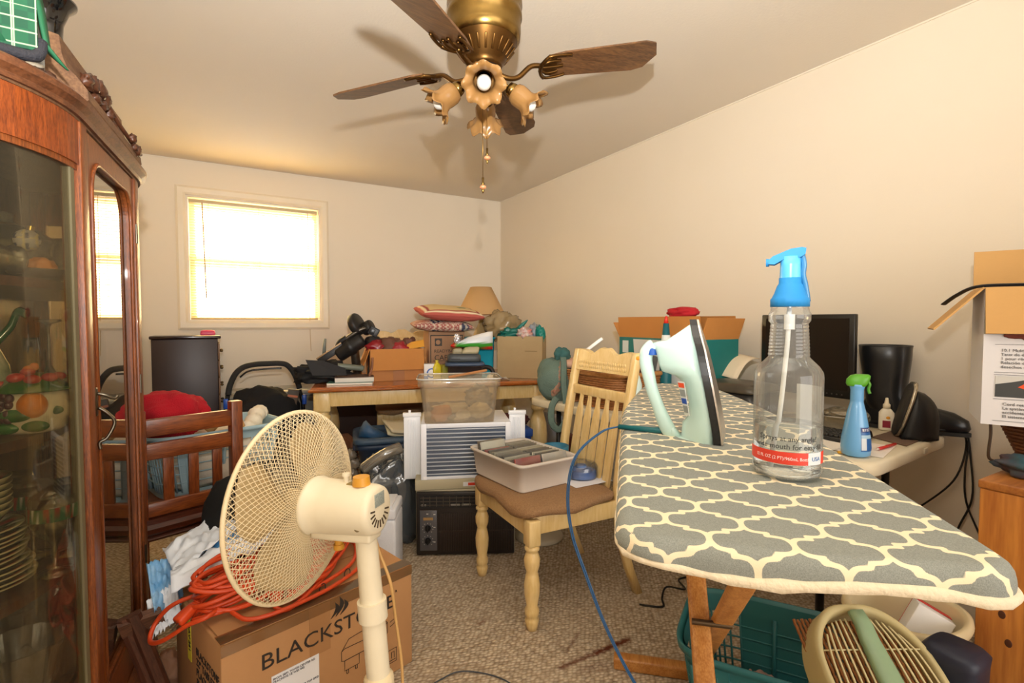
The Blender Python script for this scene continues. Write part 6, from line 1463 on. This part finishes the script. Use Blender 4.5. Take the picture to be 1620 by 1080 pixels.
b.build('tick_marks', ink, tm_)
tag(MB().tube(cr([(2.03, .60, .90), (2.035, .598, .84), (2.03, .60, .77), (2.04, .59, .755)], 5), .004, 6).build('hanging_cable', mt('#4a3420', .5)), 'brown cord hanging below the white printed carton', 'cord')
tc_ = carton('shredder_carton', 'white printed carton with drooping tan flaps at the right', (2.010, .397, .882), R(-66), .42, .24, .395, mt('#dddde2', .6), mt('#c79a5c', .75, bump=(40, .08)), {'front': (.135, 168), 'left': (.165, 138), 'back': (.13, 4), 'right': (.12, 30)}, t=.005)
FF = lambda x, z: T(x, -.0012, z) @ RX(R(90))
b = MB(); b.b2((-.21, -.0016, .262), (.21, -.0004, .392)); b.build('grey_band', mt('#8f8874', .6), tc_)
b = MB(); b.lump((-.11, -.002, .27), (.055, .002, .022), 151, .4, 2.5, nu=24, nv=16); b.build('leaf_picture', mt('#6e2a1c', .6), tc_)
gy = mt('#6f7177', .6)
textlines(['10:1 Mulch ratio - 10 bags of', 'Taux de déchiquetage : 10:1', '1 pour récupérer les débris s', 'Relación de trituración 10:1', 'desechos en'], .0118, FF(-.172, .212), gy, tc_, name='printed_text')
textlines(['Cord retention system pre', 'Le système de rétention du c', 'accidental de ce dernier', 'El sistema de retención del'], .0118, FF(-.165, .058), gy, tc_, name='printed_text')
b = MB()
for z in (.232, .152, .145, .075, .012): b.b2((-.185, -.0014, z), (.21, -.0003, z + .0012))
b.build('printed_rules', mt('#77787c', .6), tc_)
b = MB(); b.b2((-.182, -.0016, .082), (.10, -.0004, .142)); pc2 = b.build('photo_panel', mt('#c9cac8', .5), tc_)
b = MB(); b.prism([(-.182, .082), (-.182, .118), (-.15, .125), (-.09, .142), (.10, .142), (.10, .082)], 0, .0008, FF(0, 0)); b.build('machine_picture', mt('#3d4144', .5), pc2)
b = MB(); b.prism([(-.135, .112), (-.105, .136), (-.075, .140), (-.05, .124), (-.05, .112), (-.10, .10)], 0, .0016, FF(0, 0)); b.build('orange_switch_picture', mt('#e8511c', .5), pc2)
b = MB(); b.prism([(-.105, .098), (-.04, .116), (-.04, .106), (-.10, .09)], 0, .0016, FF(0, 0)); b.build('red_stripe_picture', mt('#c92a1c', .5), pc2)
b = MB()
for x in (-.11, -.095, -.078, -.055): b.box((x, -.0034, .093), (.006, .0006, .010), 0)
b.build('vent_picture', mt('#c9cac8', .5), pc2)
tag(MB().tube(cr([(2.02, .72, 1.235), (2.00, .68, 1.262), (1.99, .63, 1.285), (2.02, .56, 1.288), (2.06, .48, 1.285)], 6), .010, 8, flat=.35).build('black_strap', mt('#1c1a19', .6)), 'black webbing strap across the corner of the white carton', 'strap')

# ================================================================ LEFT CORNER
mah = wood('#8a451c', '#57250c', 12, (12, 12, 1.4), .35, .9, .3); mahx = wood('#8f4a1e', '#5c280e', 12, (1.2, 12, 12), .35, .9, .3)
dkc = mt('#2a1513', .42, coat=.0, var=(4, .4), c2='#1c0d0d')
jc = thing('jewelry_cabinet', 'tall dark wood drawer cabinet under the left of the window', 'cabinet', (-.395, 4.12, 0), 0)
b = MB(); b.b2((0, 0, .0), (.385, .32, 1.06), .004); b.build('carcass', dkc, jc); b = MB(); b.b2((-.01, -.012, 1.06), (.405, .33, 1.082), .006); b.build('top_board', mt('#221012', .2, coat=.4), jc)
for i in range(8):
    z = .06 + i * .122; b = MB(); b.b2((.385, .01, z), (.397, .31, z + .112), .003); d_o = b.build('drawer', mt('#7d5c40', .5), jc)
    for y in (.08, .24): MB().ball((.407, y, z + .056), (.011, .009, .009), 12, 8).build('knob', mt('#5f4a2a', .35, .6), d_o)
tag(MB().loft([ring(.045, .025, 0, 24, 5), ring(.048, .027, .008, 24, 5), ring(.044, .025, .03, 24, 5), ring(.03, .016, .036, 24, 4)]).build('soap_box', mt('#d8486a', .4), loc=(-.07, 4.25, 1.083)), 'pink plastic soap box on top of the dark cabinet', 'box')
# stroller handle frame and clear tote behind
st_ = thing('push_cart', 'folded push cart with black foam handle and black fabric seat below the window', 'cart', (.28, 3.93, 0), R(-6))
foam = mt('#232323', .8, bump=(90, .3)); tubm = mt('#131315', .25)
hpth = [(-.235, 0, .68), (-.225, .0, .74), (-.19, .0, .82), (-.14, 0, .865), (-.07, 0, .882), (.0, 0, .885), (.09, 0, .884), (.14, 0, .866), (.185, 0, .80), (.215, 0, .70)]
MB().tube(cr(hpth, 6), .019, 12).build('foam_grip', foam, st_)
MB().tube(cr([(-.16, -.03, .80), (-.11, -.03, .838), (-.02, -.03, .85), (.10, -.03, .852)], 6), .006, 8).build('cable', tubm, st_)
for x0, x1, x2 in ((-.235, -.25, -.27), (.215, .235, .25)):
    b = MB(); b.tube([(x0, 0, .69), (x1, .0, .60), (x2, -.05, .10)], .014, 10); b.build('side_tube', tubm, st_)
    b = MB(); b.cyl((x2, -.08, .09), (x2, -.04, .09), .09, n=28); b.build('wheel', mt('#1a1a1b', .6), st_)
    MB().box((x1 + (.01 if x1 > 0 else -.0), -.004, .62), (.03, .035, .07), .006).build('blue_clip', mt('#1e4fb0', .35), st_)
b = MB(); b.lump((-.01, -.02, .40), (.235, .10, .31), 161, .18, 1.8, pw=.75); b.build('seat_fabric', mt('#0d0d0f', .85), st_)
b = MB(); b.box((.165, -.05, .64), (.075, .02, .12), .004, T(.165, 0, .64) @ RY(R(12)) @ T(-.165, 0, -.64)); b.build('tag_pouch', mt('#4e4438', .6), st_)
MB().box((.165, -.0615, .655), (.065, .002, .014), 0, T(.165, 0, .64) @ RY(R(12)) @ T(-.165, 0, -.64)).build('orange_stripe', mt('#b5673f', .5), st_)
ct2 = thing('clear_tote', 'long clear plastic tote with lid behind the push cart', 'tote', (.345, 4.27, 0), 0)
b = MB(); b.loft([ring(.27, .16, .0, 40, 9), ring(.30, .18, .60, 40, 9), ring(.31, .19, .62, 40, 9)]); b.build('tub', glass('#cfd0cc', .05, 1., .1, .55, '#a9aaa2'), ct2)
b = MB(); b.loft([ring(.315, .195, .62, 40, 9), ring(.317, .197, .64, 40, 9), ring(.28, .17, .665, 40, 7), ring(.2, .12, .672, 40, 6)]); b.build('lid', glass('#dfe3e4', .08, 1.2, .1, .5, '#b7bcbc'), ct2)
# laundry basket on the slatted chair
sc = thing('slat_back_chair', 'dark red brown slatted back chair carrying the blue laundry basket', 'chair', (.050, 2.30, 0), R(20))
CW = .325
for x in (-CW, -.001):
    b = MB(); b.box((x, 0, .432), (.042, .042, .864), .003); b.build('rear_post', mah, sc)
for z, h_ in ((.80, .062), (.715, .058), (.505, .05)):
    b = MB(); b.box((-CW / 2, 0, z), (CW - .042, .024, h_), .003); b.build('back_rail', mahx, sc)
for k in range(3):
    b = MB(); b.box((-.235 + k * .082, 0, .608), (.034, .012, .160), .002); b.build('slat', mah, sc)
drk = wood('#5c2a16', '#3a170b', 12, (1.2, 12, 12), .3, .9, .4)
b = MB(); b.loft([[(x, -y, z) for y, z in ((-.02, .40), (.03, .40), (.034, .408), (.024, .418), (.040, .43), (.040, .446), (.026, .458), (.022, .475), (-.02, .478))] for x in (-CW - .02, .02)], smooth=False); b.build('seat_rail', drk, sc)
b = MB(); b.b2((-CW - .02, .03, .44), (.02, .46, .478), .004); b.build('seat', mahx, sc)
for x in (-CW, 0): 
    b = MB(); b.box((x, .42, .22), (.042, .042, .44), .003); b.build('front_leg', mah, sc)
lb2 = thing('laundry_basket', 'pale blue plastic laundry basket full of cream cloth on the slatted chair', 'basket', (-.045, 2.57, .480), R(18))
pbl = mt('#9dbac3', .45)
LA, LC, LH = .255, .185, .255
def basketmesh(LA, LC, LH, ta, ncol, nrow, b=None):
    b = b or MB(); n = 96; lo = superell(LA * ta, LC * ta, n, 5); hi = superell(LA, LC, n, 5)
    def P(i, t, o=0.): 
        x0, y0 = lo[i % n]; x1, y1 = hi[i % n]; k = 1 + o; return ((x0 + (x1 - x0) * t) * k, (y0 + (y1 - y0) * t) * k, LH * t)
    b.loft([[P(i, t, o) for i in range(n)] for t, o in ((.80, .0), (.95, .0), (.96, .03), (1.0, .035), (1.0, .06), (.93, .065), (.93, .05), (.95, .03))], caps=False)
    b.loft([[P(i, t, -.012) for i in range(n)] for t in (.80, .97)], caps=False)
    b.loft([[P(i, t) for i in range(n)] for t in (.0, .10)], caps=False); b.loft([[P(i, t, -.015) for i in range(n)] for t in (.0, .10)], caps=False)
    b.add([P(i, .02) for i in range(n)], [tuple(range(n))])
    for i in range(0, n, n // ncol):
        w = 3 if (i // (n // ncol)) % 6 == 0 else 0
        b.tube([P(i, .08), P(i, .45), P(i, .82)], .0035 + .004 * (w > 0), 5)
    for r_ in range(nrow): b.tube([P(i, .10 + .70 * (r_ + 1) / (nrow + 1)) for i in range(n)], .003, 5, closed=True)
    for c0 in (3 * n // 4 - 4, n // 4):
        b.add([P(c0 + k, t, .004) for k in (-5, 5) for t in (.05, .9)] if 0 else [P(c0 + k, t, o) for o in (.0, .012) for k in (-2, 0, 2) for t in (.05, .9)], [(0, 2, 3, 1), (2, 4, 5, 3), (6, 8, 9, 7), (8, 10, 11, 9), (0, 1, 7, 6), (4, 5, 11, 10)])
    return b
basketmesh(LA, LC, LH, .84, 48, 4).build('basket_body', pbl, lb2)
def lbw(x, y, z): return loc2((-.045, 2.57, .480), R(18), x, y, z)
tag(MB().lump((0, 0, .105), (.205, .145, .10), 171, .3, 2.2, flat=.012, pw=.7).build('cream_cloth', mt('#ddd3bf', .85, bump=(40, .3)), loc=lbw(0, 0, .0)), 'crumpled cream cloth filling the blue laundry basket', 'cloth')
b = MB(); b.tube(cr([(.08, -.12, -.02), (.12, -.10, .0), (.17, -.05, .025), (.215, .02, .045), (.25, .06, .03)], 6), [.034 + .005 * sin(i * 1.3) for i in range(25)], 12); tag(b.build('rolled_cloth', mt('#e6ddc8', .85, bump=(40, .4)), loc=lbw(0, 0, .225)).__class__ and bpy.data.objects['rolled_cloth'], 'cream rolled cloth lying over the right rim of the laundry basket', 'cloth')
bpy.data.objects['rolled_cloth'].rotation_euler = (0, 0, R(20))
tag(MB().lump((0, 0, 0), (.15, .13, .10), 175, .22, 2.0, nu=56, nv=36).build('red_blanket', mt('#c30f24', .95, bump=(300, .8), sheen=.3), loc=(-.19, 2.54, .79)), 'bright red plush blanket heaped on the laundry basket', 'blanket')
tag(MB().tube(cr([(-.05, 0, -.03), (.0, -.005, .015), (.05, .0, .01), (.07, .01, -.03)], 6), .022, 10).build('tan_slipper', mt('#c79a62', .8), loc=(.0, 2.46, .755)), 'tan and orange slipper beside the red blanket', 'slipper')
# black bag and blue white packaging on the box
tag(MB().lump((0, 0, .13), (.17, .11, .20), 181, .22, 1.9, flat=0).build('black_bag', mt('#0b0b0c', .85), loc=(.10, 1.98, .349)), 'soft black bag between the slatted chair and the fan', 'bag')
pw_ = thing('plastic_packaging', 'white and blue plastic packaging bag lying behind the orange cord', 'bag', (-.02, 1.80, .352), R(17.6))
wp = mt('#dfe7f2', .3, bump=(30, .25)); bp_ = mt('#3f8fd0', .35, var=(14, .8), c2='#a9d0ec')
def wsheet(fn, mat, nm, nu=24, nv=16): return MB().grid(fn, nu, nv).build(nm, mat, pw_, solid=.002)
nz = lambda x, y, k: noise.noise(Vector((x * 9, y * 9, k)))
wsheet(lambda u, v: (-.13 + .30 * u + .02 * v, -.03 + .085 * v - .02 * u, .045 + .075 * u + .045 * sin(pi * v) + .018 * nz(u, v, 1)), wp, 'lower_fold')
wsheet(lambda u, v: (-.11 + .20 * u, .01 + .13 * v, .075 + .11 * u * (1 - .3 * v) + .045 * v + .02 * nz(u, v, 2)), wp, 'upper_fold')
wsheet(lambda u, v: (-.165 + .085 * u, .0 + .08 * v + .03 * u, -.01 + .12 * v - .02 * u + .022 * nz(u, v, 3)), bp_, 'blue_end')
wsheet(lambda u, v: (-.175 + .075 * u, -.01 + .05 * v, -.075 + .09 * v + .03 * u + .02 * nz(u * 2, v * 2, 4)), wp, 'crumpled_tail')
wsheet(lambda u, v: (-.02 + .13 * u, .0 + .05 * v, .100 + .055 * u + .02 * v + .01 * nz(u, v, 5)), bp_, 'blue_print')
MB().tube(cr([(.075, .05, .165), (.10, .045, .172), (.12, .045, .17)], 4), .014, 10).build('tube_end', mt('#a9dbe0', .35), pw_)
wsheet(lambda u, v: (.10 + .12 * u, .02 + .10 * v, .12 + .06 * u + .05 * sin(pi * v) + .02 * nz(u, v, 6)), wp, 'right_fold')
# wooden picture-frame moulding leaning by the cabinet
fm2 = thing('frame_moulding', 'dark moulded picture frame corner leaning between cabinet and box', 'frame', (-.185, 1.80, 0), 0, rot=(R(8), R(-14), R(8)))
b = MB(); b.loft([[(x, y, z) for x, y in ((0, 0), (.012, -.006), (.022, -.004), (.03, -.012), (.05, -.012), (.058, -.004), (.058, .012), (0, .012))] for z in (.0, .36)], smooth=False); b.build('side_moulding', wood('#5b3423', '#3a1f14', 14, (12, 12, 1.4), .45), fm2)
b = MB(); b.loft([[(.0, y, z) for z, y in ((.3, 0), (.31, -.006), (.35, -.012), (.36, .012), (.3, .012))], [(.10, y, z - .02) for z, y in ((.3, 0), (.31, -.006), (.35, -.012), (.36, .012), (.3, .012))]], smooth=False); b.build('top_moulding', wood('#6b4430', '#3f2416', 14, (1.4, 12, 12), .45), fm2)
tag(MB().lump((0, 0, .05), (.05, .06, .055), 191, .4, 2.2, flat=0).build('pink_cloth', mt('#b08468', .85), loc=(-.165, 1.95, 0)), 'dusty pink cloth on the floor by the cardboard box', 'cloth')
# ================================================================ UNDER THE IRONING BOARD
tlb = thing('laundry_basket', 'dark teal plastic laundry basket on the carpet under the ironing board', 'basket', (1.335, .835, 0), R(-58))
basketmesh(.235, .185, .30, .80, 48, 5).build('basket_body', mt('#23666a', .45), tlb)
tag(MB().lump((0, 0, .06), (.13, .10, .075), 201, .3, 2., flat=0).build('dark_clothes', mt('#120f12', .9), loc=(1.27, .825, .012)), 'black clothes at the bottom of the teal laundry basket', 'clothes')
tag(MB().lump((0, 0, .04), (.06, .05, .05), 203, .4, 2.2, flat=0).build('pink_garment', mt('#b39186', .85), loc=(1.40, .93, .012)), 'dull pink garment at the back of the teal laundry basket', 'clothes')
# tan plastic carrier top with wire grille, lying tilted over the basket
gr_ = thing('pet_carrier_lid', 'tan plastic carrier lid with wire grille and sage green handle on the teal basket', 'lid', (1.318, .560, .365), 0, rot=(0, 0, 0))
zax = Vector((-.35, -.42, .84)).normalized(); xax = Vector((.47, .75, .55)); xax = (xax - zax * xax.dot(zax)).normalized(); yax = zax.cross(xax)
gr_.matrix_world = Matrix.Translation(gr_.location) @ Matrix((xax, yax, zax)).transposed().to_4x4()
GA, GC = .155, .128
def gout(s_, z): 
    o = []
    for i in range(64):
        a = 2 * pi * i / 64; x, y = superell(GA * s_, GC * s_, 64, 3.2)[i]
        if x > 0: y *= 1 - .30 * (x / (GA * s_)) ** 2
        o.append((x, y, z))
    return o
tan2 = mt('#bdb184', .5, var=(8, .3), c2='#a3966a')
b = MB(); b.loft([gout(1.12, -.075), gout(1.06, -.02), gout(1.04, .0), gout(1.0, .008), gout(.93, .008), gout(.90, .0), gout(.90, -.02), gout(.95, -.075)], caps=False); b.build('lid_shell', tan2, gr_)
b = MB()
for i in range(17):
    if 6 <= i <= 9: continue
    y = -.122 + i * .0152; xm = GA * .90 * (1 - (abs(y) / (GC * .94)) ** 3.2) ** (1 / 3.2) if abs(y) < GC * .93 else 0
    if xm > .03: b.tube(cr([(-xm, y, -.004), (-xm * .4, y, .006), (xm * .4, y * .92, .006), (xm * .9, y * .78, -.004)], 5), .0025, 6)
for x in (-.07, .05): b.tube([(x, -GC * .86, .002), (x, -.03, .003)], .0018, 6); b.tube([(x, .028, .003), (x, GC * .86, .002)], .0018, 6)
b.build('wire_grille', mt('#cbbf94', .45), gr_)
b = MB(); b.loft([[(x, y0 - w, z0), (x, y0 - w * .7, z0 + .012), (x, y0 + w * .7, z0 + .012), (x, y0 + w, z0), (x, y0, z0 - .006)] for x, w, z0, y0 in ((-.16, .026, .0, -.003), (-.08, .030, .008, -.003), (.0, .028, .01, -.003), (.07, .024, .01, -.003), (.10, .022, .018, -.003), (.135, .020, .012, -.003))]); b.build('handle', mt('#8ba685', .45, var=(10, .4), c2='#6f8d70'), gr_)
b = MB(); wv = MB()
for k in range(26): wv.tube([(-.15 + .3 * j / 30, -.125 + k * .010 + .002 * ((j + k) % 2), -.055 + .004 * (1 if (j + k) % 2 else -1)) for j in range(31)], .0042, 5)
o = wv.build('wicker_liner', mt('#a86a35', .6, var=(80, .6), c2='#74431d'), gr_)
# cream bin with a boxed carton
cbn = thing('waste_bin', 'cream plastic waste bin holding a red and white carton behind the tan lid', 'bin', (1.655, .655, 0), 0)
cpl = mt('#cdbf9b', .45, var=(5, .3), c2='#b3a47e')
b = MB(); b.loft([ring(r_ * .95, r_ * .84, z * 1.06, 48, 2.3) for r_, z in ((.118, 0), (.122, .004), (.150, .33), (.165, .335), (.168, .345), (.165, .358), (.150, .362), (.142, .352), (.114, .01))]); b.build('tub', cpl, cbn)
wc = thing('white_carton', 'white and red carton standing tilted in the cream waste bin', 'box', (1.645, .655, .215), 0, rot=(R(24), R(14), R(28)))
b = MB(); b.box((0, 0, .07), (.10, .085, .22), .002); b.build('carton', mt('#dcdcdc', .5), wc); b = MB(); b.box((.03, .0, .1815), (.041, .086, .0016)).box((.0505, 0, .10), (.0015, .086, .16)); b.build('red_panel', mt('#c3131c', .45), wc)
b = MB(); b.box((.0, -.0432, .10), (.012, .0012, .14)); b.build('dark_stripe', mt('#5c1c20', .5), wc)
tag(MB().loft([ring(.04, .045, .0, 24, 4), ring(.045, .05, .15, 24, 4), ring(.055, .055, .385, 24, 4), ring(.057, .057, .405, 24, 4), ring(.045, .045, .418, 24, 4)]).build('navy_bin', mt('#171d33', .5), loc=(1.490, .485, .0)), 'dark navy plastic bin squeezed between tan lid and pine chest', 'bin')
tag(MB().tube(cr([(1.49, 1.52, .006), (1.56, 1.46, .006), (1.60, 1.50, .012), (1.66, 1.53, .03), (1.74, 1.50, .012), (1.79, 1.58, .006), (1.86, 1.56, .006), (1.80, 1.47, .006)], 7), .0042, 6).build('power_cable', mt('#141212', .5)), 'loop of black cord on the carpet behind the ironing board leg', 'cord')
tag(MB().tube(cr([(.54, 1.60 - .1, .004), (.60, 1.52, .004), (.68, 1.525, .004), (.76, 1.46, .004), (.80, 1.38, .004), (.78, 1.30, .004)], 7), .0022, 6).build('thin_wire', mt('#39404a', .5)), 'thin dark wire curling on the carpet in the foreground', 'wire')
tag(MB().lathe([(0, 0), (.13, 0), (.135, .01), (.12, .03), (.05, .04), (0, .042)], 36).build('fan_stand', mt('#b8ae98', .5), loc=(1.50, 2.30, 0)), 'grey round fan stand on the carpet behind the dining chair', 'base')
"""marks the end"""
